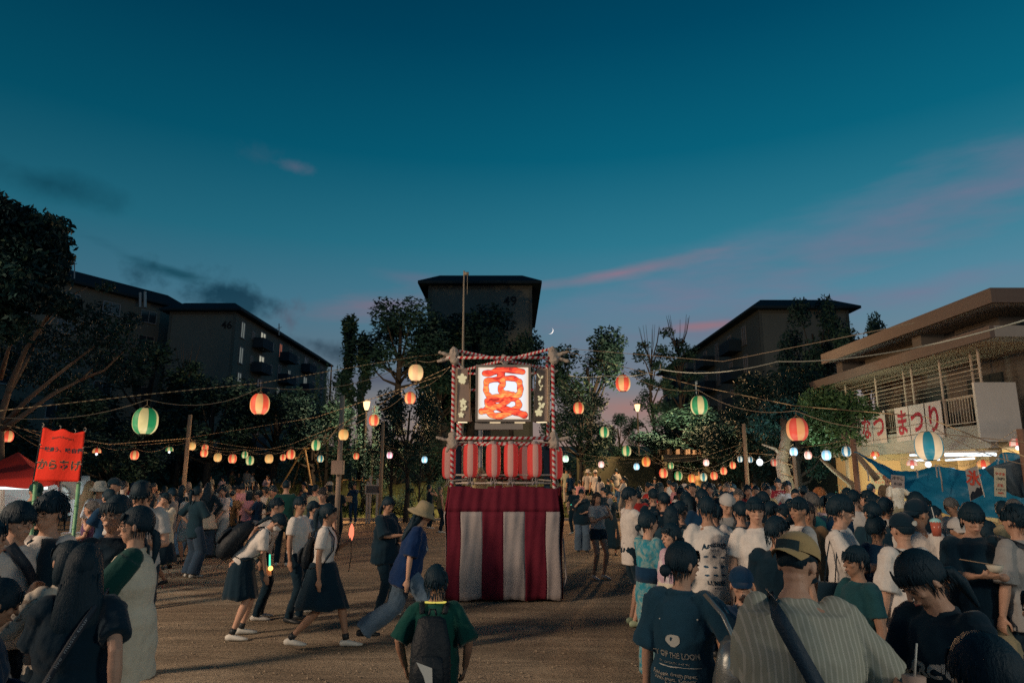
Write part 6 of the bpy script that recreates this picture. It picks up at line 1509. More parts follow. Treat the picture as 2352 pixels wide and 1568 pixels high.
# balcony floor and parapet wall
ZF = 2.92; ZP = 3.35
hbox('balcony_floor', X0 + .10, XR, Y0 + 1.0, Y1, ZF - .28, ZF + .02, CEIL); hbox('balcony_edge', X0 - .10, X0 + .097, Y0 + .9, Y1 + .1, ZF - .30, ZP - .12, HALLW)
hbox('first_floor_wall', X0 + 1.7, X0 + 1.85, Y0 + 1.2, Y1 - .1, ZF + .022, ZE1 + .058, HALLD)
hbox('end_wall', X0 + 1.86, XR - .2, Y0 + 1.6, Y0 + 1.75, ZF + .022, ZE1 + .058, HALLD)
for y in (Y0 + 2.6, Y0 + 5.2, Y0 + 7.7): hbox('balcony_window', X0 + 1.64, X0 + 1.70, y, y + 1.5, ZF + .5, ZE1 - .35, mat('dull_glass', (.03, .04, .045), .6, spec=.15))
hbox('privacy_panel', X0 - .45, X0 + .62, Y0 + .72, Y0 + .80, ZF - .15, ZF + 1.35, PAINTW)
RAILM = mat('white_balcony_rail', (.46, .38, .30), .5, .1, 20)
for i, y in enumerate((Y0 + 1.05, Y0 + 1.5, Y0 + 2.7, Y0 + 4.1, Y0 + 4.7, Y0 + 6.2, Y0 + 8.3, Y0 + 9.2)):
    B = MB(); x = X0 - .02 + (.10 if i in (1, 4, 7) else 0); B.tube((x - hb.x, y - hb.y, ZF - .25), (x - hb.x, y - hb.y, ZE1 + .03), .032, n=8); B.obj('balcony_post', RAILM, hall)
for z, r_ in ((3.32, .016), (4.02, .022), (3.98, .010), (4.20, .007), (4.32, .007), (4.44, .007), (4.56, .007), (4.68, .014), (4.80, .007), (4.92, .007), (5.04, .007)):
    B = MB(); B.tube((X0 - .04 - hb.x, .95, z), (X0 - .04 - hb.x, Y1 - hb.y, z), r_, n=6); B.obj('rail', RAILM, hall)
B = MB()
for i in range(74): y = .98 + i * .118; B.box((X0 - .01 - hb.x, y, 3.66), (.012, .014, .68))
o = B.obj('balusters', RAILM, hall); o['kind'] = 'stuff'
# ground floor: lit veranda
hbox('rear_wall', X0 + 5.2, X0 + 5.35, Y0 + .4, Y1, 0, ZF - .282, COLM); hbox('veranda_floor', X0 - .1, XR, Y0 + .2, Y1 - .2, 0, .22, HALLW)
for y, w2 in ((Y0 + 1.2, .5), (Y0 + 4.6, .7), (Y1 - .85, .8)): hbox('column', X0 + .02, X0 + .38, y, y + w2, .222, ZF - .282, COLM)
for y in (Y0 + 2.5, Y0 + 5.9): hbox('inner_pillar', X0 + 2.6, X0 + 3.2, y, y + .6, .222, ZF - .282, COLM)
B = MB(); B.tube((X0 - .12 - hb.x, Y1 - 1.2 - hb.y, 0), (X0 - .12 - hb.x, Y1 - 1.2 - hb.y, ZF - .3), .07, n=10); B.obj('drain_pipe', mat('pipe_beige', (.40, .33, .24), .6), hall, True)
hbox('ceiling_beam', X0 + .1, XR - 6, Y0 + 3.4, Y0 + 3.7, ZF - .48, ZF - .284, CEIL); hbox('ceiling_beam', X0 + .1, XR - 6, Y0 + 6.4, Y0 + 6.7, ZF - .48, ZF - .284, CEIL)
hbox('far_wall', X0 + .4, X0 + 5.15, Y1 - .3, Y1 - .15, .222, ZF - .282, COLM)
B = MB(); 
for i in range(10): B.box((X0 + 5.14 - hb.x, 3.2 + i * .16, 1.9), (.03, .03, 1.0))
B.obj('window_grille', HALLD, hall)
hbox('doorway', X0 + 5.10, X0 + 5.195, Y0 + 5.8, Y0 + 8.0, .222, 2.3, GLASSD)
TUBE = emis('fluorescent_glow', (.80, .92, 1.0), 9.0)
for i, (a, b_, lb) in enumerate((((2090, 1045, 19.5), (2131, 1043, 19.5), 'short fluorescent tube left of the teal lantern'), ((2171, 1044, 15.5), (2287, 1043, 15.5), 'longest and brightest fluorescent tube under the balcony'), ((2090, 1057, 21), (2158, 1055, 21), 'low thin fluorescent tube at the rear left'), ((2172, 1056, 18), (2238, 1052, 18), 'tilted fluorescent tube at the rear right'))):
    A, Bb = P(*a), P(*b_); t = thing('fluorescent_light', lb, 'lamp', (A + Bb) / 2, 0, None); d = (Bb - A); t.location.z = min(t.location.z, ZF - .36)
    B = MB(); B.tube(-d / 2, d / 2, .028 if i != 1 else .040, n=8); B.obj('tube', TUBE, t, True); B = MB(); B.box((0, 0, .07), (d.length + .06, .10, .04), d.to_track_quat('X', 'Z').to_matrix()); B.obj('fitting', PAINTW, t)
lamp('veranda_lamp_light', 'POINT', (X0 + 2.2, Y0 + 3.0, 2.15), 210, (1, .82, .52), .3); lamp('veranda_lamp_light', 'POINT', (X0 + 2.2, Y0 + 7.0, 2.15), 210, (1, .80, .50), .3)
# pipes and air conditioner on the front wall
for x, r_ in ((X0 + 1.95, .05), (X0 + 2.5, .04), (X0 + 2.9, .06)): B = MB(); B.tube((x - hb.x, 1.5, ZF), (x - hb.x, 1.5, ZE1 + .05), r_, n=8); B.obj('wall_pipe', mat('pipe_beige', (.4, .33, .24)), hall, True)
B = MB(); B.box((X0 + 2.2 - hb.x, 1.35, 4.2), (.55, .28, .5)); B.obj('wall_unit', HALLW, hall)
# banner cloths on the balcony: na tsu matsuri
BW = mat('white_banner_cloth', (.62, .54, .50), .85, .3, 20, .04, 4, spec=.1); REDI = mat('dark_red_ink_bold', (.28, .012, .025), .7)
def yx(px_): # depth on the balcony's face below a point of the photograph
    return (X0 - .12) / ray(px_, 985).x * ray(px_, 985).y
for ch, xa, xb, lb in (('な', 1980, 2005, 'white banner cloth with the first red character'), ('つ', 2006, 2037, 'white banner cloth with the second red character'), ('ま', 2060, 2092, 'white banner cloth with the third red character'), ('つ', 2093, 2129, 'white banner cloth with the fourth red character'), ('り', 2131, 2170, 'white banner cloth with the last red character')):
    ya, yb = yx(xb), yx(xa); zc = 3.50; hh = .52
    t = thing('balcony_banner', lb + ' on the balcony', 'banner', (X0 - .14, (ya + yb) / 2, zc), 0, 'lettered banner cloths on the balcony')
    B = MB(); B.box((0, 0, 0), (.012, yb - ya - .02, hh * 2)); B.obj('banner_cloth', BW, t)
    me = text_mesh(ch, .80, REDI, .022, .002); o = put('character', me, t, (-.011, 0, -.02), (R(90), 0, R(-90))); sx = min(1.5, (yb - ya) / .92); o.scale = (sx, 1.05, 1)
# ------------------------------------------------------------------ blue tarp and the shaved ice stall
TARP = mat('blue_tarp', (.010, .15, .27), .45, .5, 9, .12, 2.5, spec=.3); TARP2 = mat('dark_slate_tarp', (.035, .060, .085), .5, .4, 9, .12, 2.5)
top = [(1964, 1036), (2000, 1054), (2040, 1074), (2063, 1081), (2100, 1081), (2125, 1076), (2148, 1067), (2170, 1072), (2200, 1080), (2240, 1078), (2262, 1074), (2285, 1058), (2303, 1036), (2330, 1040), (2375, 1048)]
bot = [(1967, 1038), (2002, 1062), (2035, 1093), (2062, 1112), (2092, 1130), (2116, 1146), (2141, 1164), (2165, 1178), (2195, 1184), (2235, 1187), (2262, 1188), (2288, 1189), (2308, 1190), (2335, 1190), (2375, 1190)]
t = thing('tarp', 'big blue tarp strung as a wall behind the shaved ice stall', 'tarp', (P(2160, 1150, 12.6).x, 12.6, 0)); b0 = Vector(t.location)
V = []; F = []; nv = 10; cols = len(top)
for i in range(cols):
    Y = 13.6 - 2.2 * i / (cols - 1)
    for j in range(nv + 1):
        f = j / nv; a, b_ = P(*top[i], Y + .05), P(*bot[i], Y - .3); p = a.lerp(b_, f); p.y += .10 * math.sin(i * 1.1 + f * 5) * f * (1 - f) * 2 + .05 * math.sin(i * 2.3 + f * 9); V.append(p - b0)
for i in range(cols - 1):
    for j in range(nv): q = i * (nv + 1) + j; F.append((q, q + 1, q + nv + 2, q + nv + 1))
B = MB(); B.add(V, F); o = B.obj('tarp_sheet', TARP, t, True); sd = o.modifiers.new('s', 'SUBSURF'); sd.levels = 2; sd.render_levels = 2; displace(o, .09, .22); displace(o, .03, .06); o.modifiers.new('cloth', 'SOLIDIFY').thickness = .003
for (px_, py_, ln, Y) in ((1991, 1078, 26, 13.3), (2105, 1078, 18, 12.7), (2148, 1066, 30, 12.4), (2156, 1068, 60, 12.3), (2304, 1040, 66, 11.5), (2311, 1042, 26, 11.4), (2344, 1040, 80, 11.2)):
    a = P(px_, py_, Y - .12) - b0; b_ = P(px_ + ln * .16, py_ + ln, Y - .16) - b0; B = MB(); B.loft([a, a.lerp(b_, .5) + Vector((.01, 0, 0)), b_], [(.014, .003)] * 3, n=6, rnd_=0); B.obj('tie_strip', WRAP, t)
t = thing('side_tarp', 'darker slate coloured tarp at the right edge behind the ice stall', 'tarp', (P(2330, 1100, 11).x, 11.0, 0)); b0 = Vector(t.location)
sheet('tarp_sheet', [P(2262, 1076, 10.9), P(2390, 1036, 10.5), P(2390, 1155, 10.5), P(2312, 1130, 10.9)], TARP2, t, b0, amp=.05)
# ice banner and price signs
t = thing('ice_banner', 'small white banner with a red ice character and a dark wave', 'banner', P(2237, 1105, 10.6), R(4)); b0 = Vector(t.location)
q = [P(2217, 1078, 10.6) - b0, P(2243, 1070, 10.6) - b0, P(2259, 1136, 10.6) - b0, P(2229, 1150, 10.6) - b0]
B = MB(); B.add([v + Vector((0, dy, 0)) for dy in (0, .008) for v in q], [(0, 1, 2, 3), (7, 6, 5, 4), (0, 4, 5, 1), (1, 5, 6, 2), (2, 6, 7, 3), (3, 7, 4, 0)]); B.obj('banner_cloth', mat('ice_banner_cloth', (.40, .36, .33), .8), t)
me = text_mesh('氷', .24, mat('ice_red', (.60, .07, .04), .7), .006, .001); c_ = (q[0] + q[1] + q[2] + q[3]) / 4; put('character', me, t, c_ + Vector((.0, -.008, .055)), (R(90), R(12), 0))
B = MB(); lo, hi = q[3], q[2]
V = []; nn = 16
for i in range(nn + 1):
    u = i / nn; p = lo.lerp(hi, u); V += [p + Vector((0, -.006, .004)), p + Vector((0, -.006, .07 + .045 * abs(math.sin(u * 8)) + .05 * u))]
B.add(V, [(2 * i, 2 * i + 2, 2 * i + 3, 2 * i + 1) for i in range(nn)]); B.obj('wave_print', INK, t)
B = MB(); B.tube(q[1] + Vector((0, -.01, .02)), q[2] + Vector((.01, -.01, -.03)), .008, n=6); B.obj('rod', PAINTW, t)
def sign(label, px_, py_, Y, w, h, rows, tilt=0, base=(.50, .44, .34), ry=0, glow=None):
    t = thing('price_sign', label, 'sign', P(px_, py_, Y), R(tilt)); B = MB(); B.box((0, 0, 0), (w, .008, h)); B.obj('sheet', mat('sign_paper_%d' % (base[0] * 100), base, .8), t); t.rotation_euler = (0, R(ry), R(tilt))
    for s, z, sz, c_ in rows: put('lettering', text_mesh(s, sz, c_, .001, .0006), t, (0, -.007, z), (R(90), 0, 0))
RD = mat('sign_red', (.55, .08, .05), .8); BK = mat('sign_black', (.03, .03, .04), .8)
sign('small handwritten price sheet pinned on the left of the tarp', 2062, 1105, 12.7, .24, .22, [('冷やし', .05, .07, BK), ('¥100', -.05, .07, BK)], 0, (.38, .30, .27), 6)
sign('tall double price sheet hanging right of the ice banner', 2297, 1107, 10.4, .17, .42, [('かき氷', .12, .05, RD), ('150円', .05, .05, BK), ('練乳', -.05, .045, RD), ('トッピング', -.11, .028, BK), ('100円', -.16, .035, RD)], 0, (.56, .48, .34), 7)
sign('upper price poster on the lit hall column', 2016, 1089, 22.5, .44, .22, [('300円', .0, .15, RD)], -90 + 62, (.52, .42, .26)); sign('middle price poster with red letters on the lit hall column', 2017, 1098, 22.4, .44, .26, [('コーラ', .05, .12, BK), ('100円', -.07, .10, RD)], -28, (.52, .42, .26)); sign('lowest drink poster on the lit hall column', 2020, 1112, 22.3, .36, .30, [('ラムネ', .06, .10, RD)], -28, (.52, .42, .26))
# stall table, cooler and cups
t = thing('stall_counter', 'low counter of the shaved ice stall below the tarp', 'counter', (P(2180, 1200, 8.9).x, 8.9, 0))
B = MB(); B.box((0, 0, .74), (2.4, .6, .04)); B.obj('counter_top', mat('counter_wood', (.30, .22, .14), .7), t)
for x in (-1.1, 1.1):
    for y in (-.25, .25): B = MB(); B.tube((x, y, 0), (x, y, .72), .02, n=6); B.obj('leg', METAL, t)
t = thing('cooler_box', 'blue and white cooler box in front of the older vendor', 'cooler', (P(2165, 1205, 8.8).x, 8.75, .762)); B = MB(); B.box((0, 0, .19), (.52, .34, .38)); B.obj('cooler_body', mat('cooler_blue', (.015, .09, .20), .4), t); B = MB(); B.box((0, 0, .405), (.55, .37, .045)); B.obj('lid', PAINTW, t)
B = MB(); B.box((-.14, -.178, .18), (.16, .012, .26)); B.obj('side_label', mat('white_label', (.5, .5, .48), .6), t)
for i, (px_, c_) in enumerate(((2052, 'white'), (2064, 'white'), (2076, 'cream'))):
    pass
t = thing('serving_table', 'white topped table on the lit veranda behind the tan shirt man', 'table', (P(2076, 1150, 17.5).x, 18.2, .0)); B = MB(); B.box((0, 0, .92), (1.3, .6, .30)); B.obj('box_front', PAINTW, t); B = MB(); B.box((0, 0, 1.085), (1.4, .7, .03)); B.obj('table_top', HALLW, t)
for x in (-.6, .6): B = MB(); B.box((x, 0, .385), (.05, .5, .76)); B.obj('leg', METAL, t)
for i in range(4):
    B = MB(); B.loft([(0, 0, 0), (0, 0, .14)], [.04, .055], n=10, rnd_=0); B.ell((0, 0, .15), (.05, .05, .04), n=8, m=5); o = B.obj('paper_cup', SHOEW, None, True, (P(2068, 1150, 17.5).x + .16 * i, 18.05 + .05 * (i % 2), 1.102)); tag(o, ('leftmost', 'second', 'third', 'rightmost')[i] + ' of four paper cups on the white veranda table', 'cup')
t = thing('chair', 'white chair back beside the column of the hall', 'chair', (P(1992, 1160, 19.6).x, 19.6, 0)); B = MB(); B.box((0, .2, 1.05), (.42, .04, .6)); B.obj('backrest', PAINTW, t); B = MB(); B.box((0, 0, .62), (.42, .42, .04)); B.obj('seat', PAINTW, t)
for x in (-.19, .19):
    for y in (-.19, .19): B = MB(); B.tube((x, y, 0), (x, y, .6), .016, n=6); B.obj('leg', METAL, t)

# ------------------------------------------------------------------ people in the front rows, left group
p = person(201, 1246, 3.55, 18, 'woman with long dark hair, back turned, in a black shirt and pale jeans, bottom left', H=1.55, g='f', top='crop', tc='black', bottom='wide', bc='pale_denim', hair='long', arms=((.14, .22, .36, (.35, -.3, -1)), 'rear'), loose=.028, curl=.9, hy=8)
B = strap(p, 1, .016, .020, -.06); worn(p, B, 'crossbody_strap', mat('strap_black_webbing', (.02, .03, .045), .6), 'black lettered strap across the back of the long haired woman', 'strap', parts=('strap',))
me = text_mesh('music tour   live  music tour', .022, mat('grey_print', (.28, .30, .32), .7), 0, .0004); o = put('lettering', me, p.root)
pts = strap_pts(p, 1, .026, -.06)[13:24]; L_ = [0]
for a, b_ in zip(pts, pts[1:]): L_.append(L_[-1] + (b_ - a).length)
mx = max(abs(v.co.x) for v in me.vertices)
for v in me.vertices:
    s_ = (v.co.x / mx * .46 + .5) * L_[-1]; i = max(0, min(len(pts) - 2, next((j for j in range(len(L_) - 1) if L_[j + 1] >= s_), len(pts) - 2))); a, b_ = pts[i], pts[i + 1]; t_ = (s_ - L_[i]) / (L_[i + 1] - L_[i]); q = a.lerp(b_, t_); d = (b_ - a).normalized(); out = Vector((0, -1, 0)); nn = out.cross(d).normalized()
    v.co = q + nn * v.co.y + out * (.006 + v.co.z)
q = p.L[-1]; t = worn(p, MB().ell((0, 0, 0), (0, 0, 0)), 'x', BLACKP, 'x y z w', 'x') if False else None
B = MB(); w0 = p.L[-1][2]; B.box(w0 + Vector((.02, .06, .10)), (.075, .012, .15), Matrix.Rotation(R(25), 3, 'X')); worn(p, B, 'mobile_phone', mat('phone_pale_case', (.4, .38, .34), .3), 'phone with a pale case in the raised hand of the long haired woman', 'phone', smooth=False, parts=('phone_body',))
p = person(120, 1133, 4.95, 168, 'young man with fluffy hair and glasses, dark open shirt over a white tee', g='m', top='tee', tc='white', bottom='pants', bc='navy', hair='curly', arms=('down', 'down'), glasses=True, hy=4, smile=True)
for s in (-1, 1):   # the open overshirt: two front panels and a back
    B = MB(); V = []; F = []; nz = 12; na = 9
    for j in range(nz + 1):
        z = .47 - .60 * j / nz
        for i in range(na + 1):
            a = s * (R(22 + 14 * math.sin(j * .5) * .3 + 8 * j / nz) + (math.pi - R(20)) * i / na); pa_, pb_, yo = p.prof(min(.47, max(-.08, z))); ra, rb = (pa_ + .045) * (1 if z < .42 else .75), (pb_ + .05) * (1 if z < .42 else .8)
            V.append(p.T(math.sin(a) * ra, yo + math.cos(a) * rb, z))
    for j in range(nz):
        for i in range(na): q = j * (na + 1) + i; F.append((q, q + 1, q + na + 2, q + na + 1))
    B.add(V, F); o = B.obj('overshirt_panel', cloth('black'), p.root, True); o.modifiers.new('cloth', 'SOLIDIFY').thickness = .008; displace(o, .02, .1)
    S, E, Wv = p.L[s]; B = MB(); B.loft([S + Vector((0, 0, .015)), S.lerp(E, .5), S.lerp(E, 1.0)], [.086, .086, .088], n=10, rnd_=.1); o = B.obj('sleeve', cloth('black'), p.root, True); vox(o, .012, 1); displace(o, .02, .08)
p = person(48, 1155, 4.75, -102, 'young man in profile with dark wavy hair, white shirt, leftmost full figure', g='m', top='tee', tc='white', bottom='pants', bc='dark_denim', hair='fluffy', glasses=True, arms=('down', 'belly'), smile=True, loose=.02)
worn(p, strap(p, 1, .03, .02, -.06), 'crossbody_strap', mat('strap_black_webbing', (.02, .03, .045)), 'wide black strap worn by the leftmost young man in profile', 'strap', parts=('strap',))
p = person(-22, 1190, 4.2, -60, 'woman with long hair and bare upper arm, cut by the left edge', g='f', top='vest', tc='black', bottom='wide', bc='navy', hair='long', arms=('down', 'down'))
p = person(26, 1330, 3.6, -50, 'person in dark clothes low in the bottom left corner', H=1.32, g='f', top='long', tc='navy', bottom='pants', bc='pale_denim', hair='bob', arms=('belly', 'belly'), hp=20)
p = person(272, 1137, 4.95, -172, 'young man with glasses in a plain black tee beside the white vest woman', g='m', top='over', tc='black', bottom='pants', bc='charcoal', hair='fringe', glasses=True, hy=-18, arms=('belly', 'down'), smile=True)
p = person(318, 1161, 4.75, 104, 'woman with glasses in profile, white vest over dark green sleeves', g='f', top='sleeveless', tc='cream', bottom='pants', bc='charcoal', hair='lowpony', glasses=True, arms=('cross', (.03, .22, .22, (.9, 0, -.5))), smile=True, loose=.035, sleeve_c='dark_green', twist=6)
p = person(160, 1241, 4.2, 60, 'short person in a patterned white blouse half hidden behind the long haired woman', H=1.48, g='f', top='over', tc=PATT, bottom='pants', bc='black', hair='bob', arms=('chin', 'down'))
# ------------------------------------------------------------------ second row, left
person(322, 1108, 6.9, 200, 'tall man looking down with a green glowing necklace', g='m', top='shirt', tc='pale_grey', bottom='pants', bc='black', hair='short', hp=42, lean=12, arms=('phone', 'phone'))
p = person(382, 1130, 12.3, 172, 'woman drinking with raised hands, white top and knee length black skirt', H=1.64, g='f', top='over', tc='cream', bottom='skirt', bc='black', hair='bun', arms=('mouth', 'mouth'), legs='walk', loose=.02)
worn(p, strap(p, 1, .018), 'crossbody_strap', mat('strap_black_webbing', (.02, .03, .045)), 'thin strap on the drinking woman in the white top', 'strap', parts=('strap',))
p = person(420, 1113, 17.2, -25, 'woman in black top and wide jeans with a cream tote on her shoulder', H=1.68, g='f', top='long', tc='black', bottom='wide', bc='denim', hair='bob', arms=('down', 'phone'))
def tote(f, side, z, w, h, m, label, name='tote_bag', depth=.05, strapm=None, dy_=0.0):
    B = MB(); x = side * (.23 + depth); c_ = f.T(x, -.02 + dy_, z); V = []; nz = 8; n = 20
    for j in range(nz + 1):
        u = j / nz; zz = h * (.5 - u); ww = w / 2 * (.82 + .22 * math.sin(math.pi * min(1, u * 1.15)) ** .6); dd = depth * (.30 + .9 * math.sin(math.pi * (.08 + .84 * u)) ** .7)
        for i in range(n):
            a = 2 * math.pi * i / n; sx = math.copysign(abs(math.cos(a)) ** .6, math.cos(a)); sy_ = math.copysign(abs(math.sin(a)) ** .8, math.sin(a))
            V.append(c_ + f.RT @ Vector((sy_ * dd + .006 * math.sin(i * 2.3 + j), sx * ww * (1 + .02 * math.sin(j * 2 + i)), zz)) * f.k)
    F = [(j * n + i, (j + 1) * n + i, (j + 1) * n + (i + 1) % n, j * n + (i + 1) % n) for j in range(nz) for i in range(n)] + [tuple(range(n)), tuple(nz * n + n - 1 - i for i in range(n))]
    B.add(V, F); B2 = MB()
    for dy in (-.05, .05):
        a = c_ + f.RT @ Vector((.01, dy * w / .3 - .02, h / 2 - .01)) * f.k; b_ = f.T(side * .15, dy * .6 + dy_ * .3, .47); c2 = c_ + f.RT @ Vector((-.012, dy * w / .3 + .03, h / 2 - .01)) * f.k
        B2.loft([a, a.lerp(b_, .6) + f.RT @ Vector((side * .03, 0, 0)), b_ + f.RT @ Vector((0, 0, .012)), ], [(.012, .004)] * 3, n=6, rnd_=0)
    return worn(f, [('bag', B, m), ('strap', B2, strapm or m)], name, m, label, 'bag')
tote(p, 1, -.02, .30, .42, mat('cream_canvas', (.46, .40, .28), .9, .4, 18, .1, 6), 'cream canvas tote with dark letters on the shoulder in wide jeans group')
p = person(480, 1107, 16.9, 8, 'woman seen from behind, black cardigan over a pale pleated tunic, hand on hip', H=1.66, g='f', top='long', tc='black', bottom='wide', bc='dark_denim', hair='long', arms=('down', 'hip'))
B = MB(); V = []; F = []; n = 48
for j in range(6):
    t_ = j / 5
    for i in range(n): ph = 2 * math.pi * i / n; pl_ = 1 + .05 * math.cos(ph * 12) * t_; V.append(p.pel + Vector((math.cos(ph) * (.185 + .09 * t_) * pl_, math.sin(ph) * (.145 + .08 * t_) * pl_, .06 - .34 * t_)))
for j in range(5):
    for i in range(n): a = j * n + i; b_ = j * n + (i + 1) % n; F.append((a, a + n, b_ + n, b_))
B.add(V, F); o = B.obj('pleated_tunic', cloth('cream'), p.root, True); o.modifiers.new('cloth', 'SOLIDIFY').thickness = .006
person(517, 1116, 17.2, 150, 'woman with a dark bob in an oversized white tee and pale jeans', H=1.62, g='f', top='over', tc='white', bottom='wide', bc='pale_denim', hair='bob', arms=('low', 'belly'))
person(567, 1108, 26, 20, 'woman in a white top and pale trousers seen from behind, far left crowd', g='f', top='shirt', tc='white', bottom='wide', bc='pale_grey', hair='pony', arms=('phone', 'down'))
person(590, 1110, 24, 10, 'woman with long brown hair and a long black skirt, seen from behind', g='f', top='over', tc='brown', bottom='longskirt', bc='black', hair='long', hairm=HAIRB)
person(208, 1103, 15.0, 5, 'woman in a brown hijab and long brown dress by the red tent', g='f', top='long', tc='brown', bottom='longskirt', bc='brown', hair='long', hairm=cloth('brown'), hatk='none')
person(232, 1107, 13.0, -8, 'person in a patterned bucket hat and grey tee seen from behind', g='m', top='over', tc='pale_grey', bottom='pants', bc='teal', hair='short', hatk='bucket', hatc=noise_two('cloth_camo_hat', (.20, .24, .24), (.45, .45, .40), 40), arms=('down', 'phone'))
p = person(212, 1149, 11.6, 120, 'little girl in a dark purple dress holding a small plastic bag', H=1.14, g='f', top='tee', tc='purple', bottom='longskirt', bc='purple', hair='lowpony', hy=-20, arms=('belly', (.12, .24, .05)))
B = MB(); w0 = p.L[-1][2]; B.loft([w0 + Vector((0, .05, -.05)), w0 + Vector((0, .05, -.13)), w0 + Vector((0, .05, -.22)), w0 + Vector((.0, .05, -.28))], [.008, .03, .055, .03], n=10); worn(p, B, 'plastic_bag', mat('clear_blue_bag', (.30, .40, .50), .2), 'small bluish plastic bag hanging from the little girl hand', 'bag', parts=('bag',))
person(265, 1098, 13.6, -75, 'man in a dark cap and grey tee in profile by the tent', g='m', top='tee', tc='grey', bottom='pants', bc='navy', hair='short', hatk='cap', hatc='charcoal')
person(252, 1122, 10.6, 70, 'woman with tied hair in front of the capped man', g='f', top='tee', tc='navy', bottom='pants', bc='black', hair='bun', arms=('phone', 'phone'))
person(286, 1104, 14.6, -20, 'person waving one raised hand in the left crowd', g='m', top='long', tc='grey', bottom='pants', bc='black', hair='short', arms=('wave', 'down'))
person(88, 1111, 11.2, -120, 'stall worker in a dark green cap and tee inside the red tent', H=1.75, g='m', top='tee', tc='dark_green', bottom='pants', bc='black', hair='short', hatk='cap', hatc='dark_green', hp=25, arms=('belly', 'belly'))
# ------------------------------------------------------------------ the students
SHW = cloth('white')
p = person(641, 1143, 9.9, -70, 'smiling schoolboy in a white shirt leaning forward at the back', H=1.70, g='m', top='shirt', tc='white', bottom='pants', bc='black', hair='short', lean=16, arms=('rear', 'down'), smile=True)
p = person(690, 1140, 9.7, -100, 'laughing schoolboy with white shirt and open vest, second from the back', H=1.72, g='m', top='shirt', tc='white', bottom='pants', bc='black', hair='fringe', arms=('belly', 'down'), smile=True, hy=-20)
p = person(658, 1187, 8.9, -75, 'schoolgirl bending forward with a big black backpack and face mask', H=1.62, g='f', top='shirt', tc='white', bottom='skirt', bc='black', hair='lowpony', lean=38, hp=34, arms=((.02, .30, .12), (.04, .38, .02)), mask=True, socks=True, shoes=SHOEW, legs='apart')
def backpack(f, m, label, w=.30, h=.44, d=.17, z=.20, extra=None):
    B = MB(); c_ = lambda x, y, zz: f.T(x, -.10 - f.ex + y, zz + z)
    B.loft([c_(0, -d / 2 - .01, -h / 2), c_(0, -d / 2 - .03, -h / 4), c_(0, -d / 2 - .015, h / 6), c_(0, -d / 2 + .01, h / 2 - .03)], [(w * .47 * f.k, d * .52 * f.k), (w * .5 * f.k, d * .62 * f.k), (w * .48 * f.k, d * .5 * f.k), (w * .34 * f.k, d * .3 * f.k)], ref=f.RT @ Vector((1, 0, 0)), n=18)
    B2 = MB(); B2.loft([c_(0, -d - .045, -h * .36), c_(0, -d - .055, -h * .1), c_(0, -d - .03, h * .06)], [(w * .36 * f.k, .03 * f.k), (w * .38 * f.k, .035 * f.k), (w * .32 * f.k, .02 * f.k)], ref=f.RT @ Vector((1, 0, 0)), n=14)
    parts = [('bag', B, m), ('pocket', B2, m)]
    for s in (-1, 1):
        B3 = MB(); pts = [f.T(s * .09, -.13, .42), f.T(s * .105, -.06, .485), f.T(s * .11, .03, .485), f.T(s * .12, .125, .38), f.T(s * .135, .135, .24), f.T(s * .165, .03, .06), f.T(s * .13, -.12, .02)]
        B3.loft(pts, [(.024 * f.k, .006)] * len(pts), ref=f.RT @ Vector((1, 0, 0)), n=8, rnd_=0); parts.append(('shoulder_strap', B3, m))
        B4 = MB(); B4.loft([f.T(s * .12, -.16, -.02), f.T(s * .13, -.19, -.10), f.T(s * .125, -.18, -.20)], [.006, .004, .004], n=5, rnd_=0); parts.append(('loose_strap', B4, m))
    B5 = MB(); B5.loft([c_(-.03, -.03, h / 2), c_(-.02, -.03, h / 2 + .04), c_(.02, -.03, h / 2 + .04), c_(.03, -.03, h / 2)], [.008] * 4, n=6); parts.append(('carry_handle', B5, m))
    if extra: parts += extra(f, c_)
    return worn(f, parts, 'backpack', m, label, 'backpack')
BPM = mat('backpack_black', (.003, .009, .016), .6, .5, 30, .1, 6)
backpack(p, BPM, 'big black backpack on the bending schoolgirl', w=.34, h=.48, d=.22)
t = worn(p, [('handle', MB().loft([p.L[1][2] + Vector((0, .04, .10)), p.L[1][2] + Vector((-.02, .03, .24))], [.012, .010], n=7), emis('toy_green_glow', (.10, .9, .55), 1.2)), ('glow_tip', MB().ell(p.L[1][2] + Vector((0, .05, .08)), (.03, .03, .03)), emis('toy_orange_glow', (1, .45, .12), 3.0))], 'light_toy', None, 'light up toy glowing green and orange held by the bending schoolgirl', 'toy')
p = person(757, 1156, 8.25, -88, 'schoolgirl striding to the right in white shirt and black skirt, red light toy in hand', H=1.62, g='f', top='shirt', tc='white', bottom='skirt', bc='black', hair='pony', arms=((.12, .22, .30), 'down'), legs='walk', smile=True, socks=True, shoes=SHOEW, lean=4)
backpack(p, BPM, 'thin dark backpack straps on the striding schoolgirl', w=.24, h=.34, d=.10)
w0 = p.L[-1][2]
worn(p, [('glow_shape', MB().loft([w0 + Vector((-.01, .06, .04)), w0 + Vector((.01, .06, .10)), w0 + Vector((-.01, .06, .17)), w0 + Vector((0, .06, .22))], [(.012), (.032), (.026), (.008)], n=8), emis('toy_red_glow', (1, .22, .12), 1.5)), ('cord', MB().loft([w0 + Vector((0, .06, .04)), w0 + Vector((.0, .07, -.15)), w0 + Vector((.02, .05, -.32))], [.005] * 3, n=5, rnd_=0), BLACKP)], 'light_toy', None, 'red glowing toy on a cord held by the striding schoolgirl', 'toy')
person(742, 1119, 11.8, 172, 'young man with glasses in a dark shirt standing behind the students', g='m', top='shirt', tc='black', bottom='pants', bc='black', hair='fringe', glasses=True)
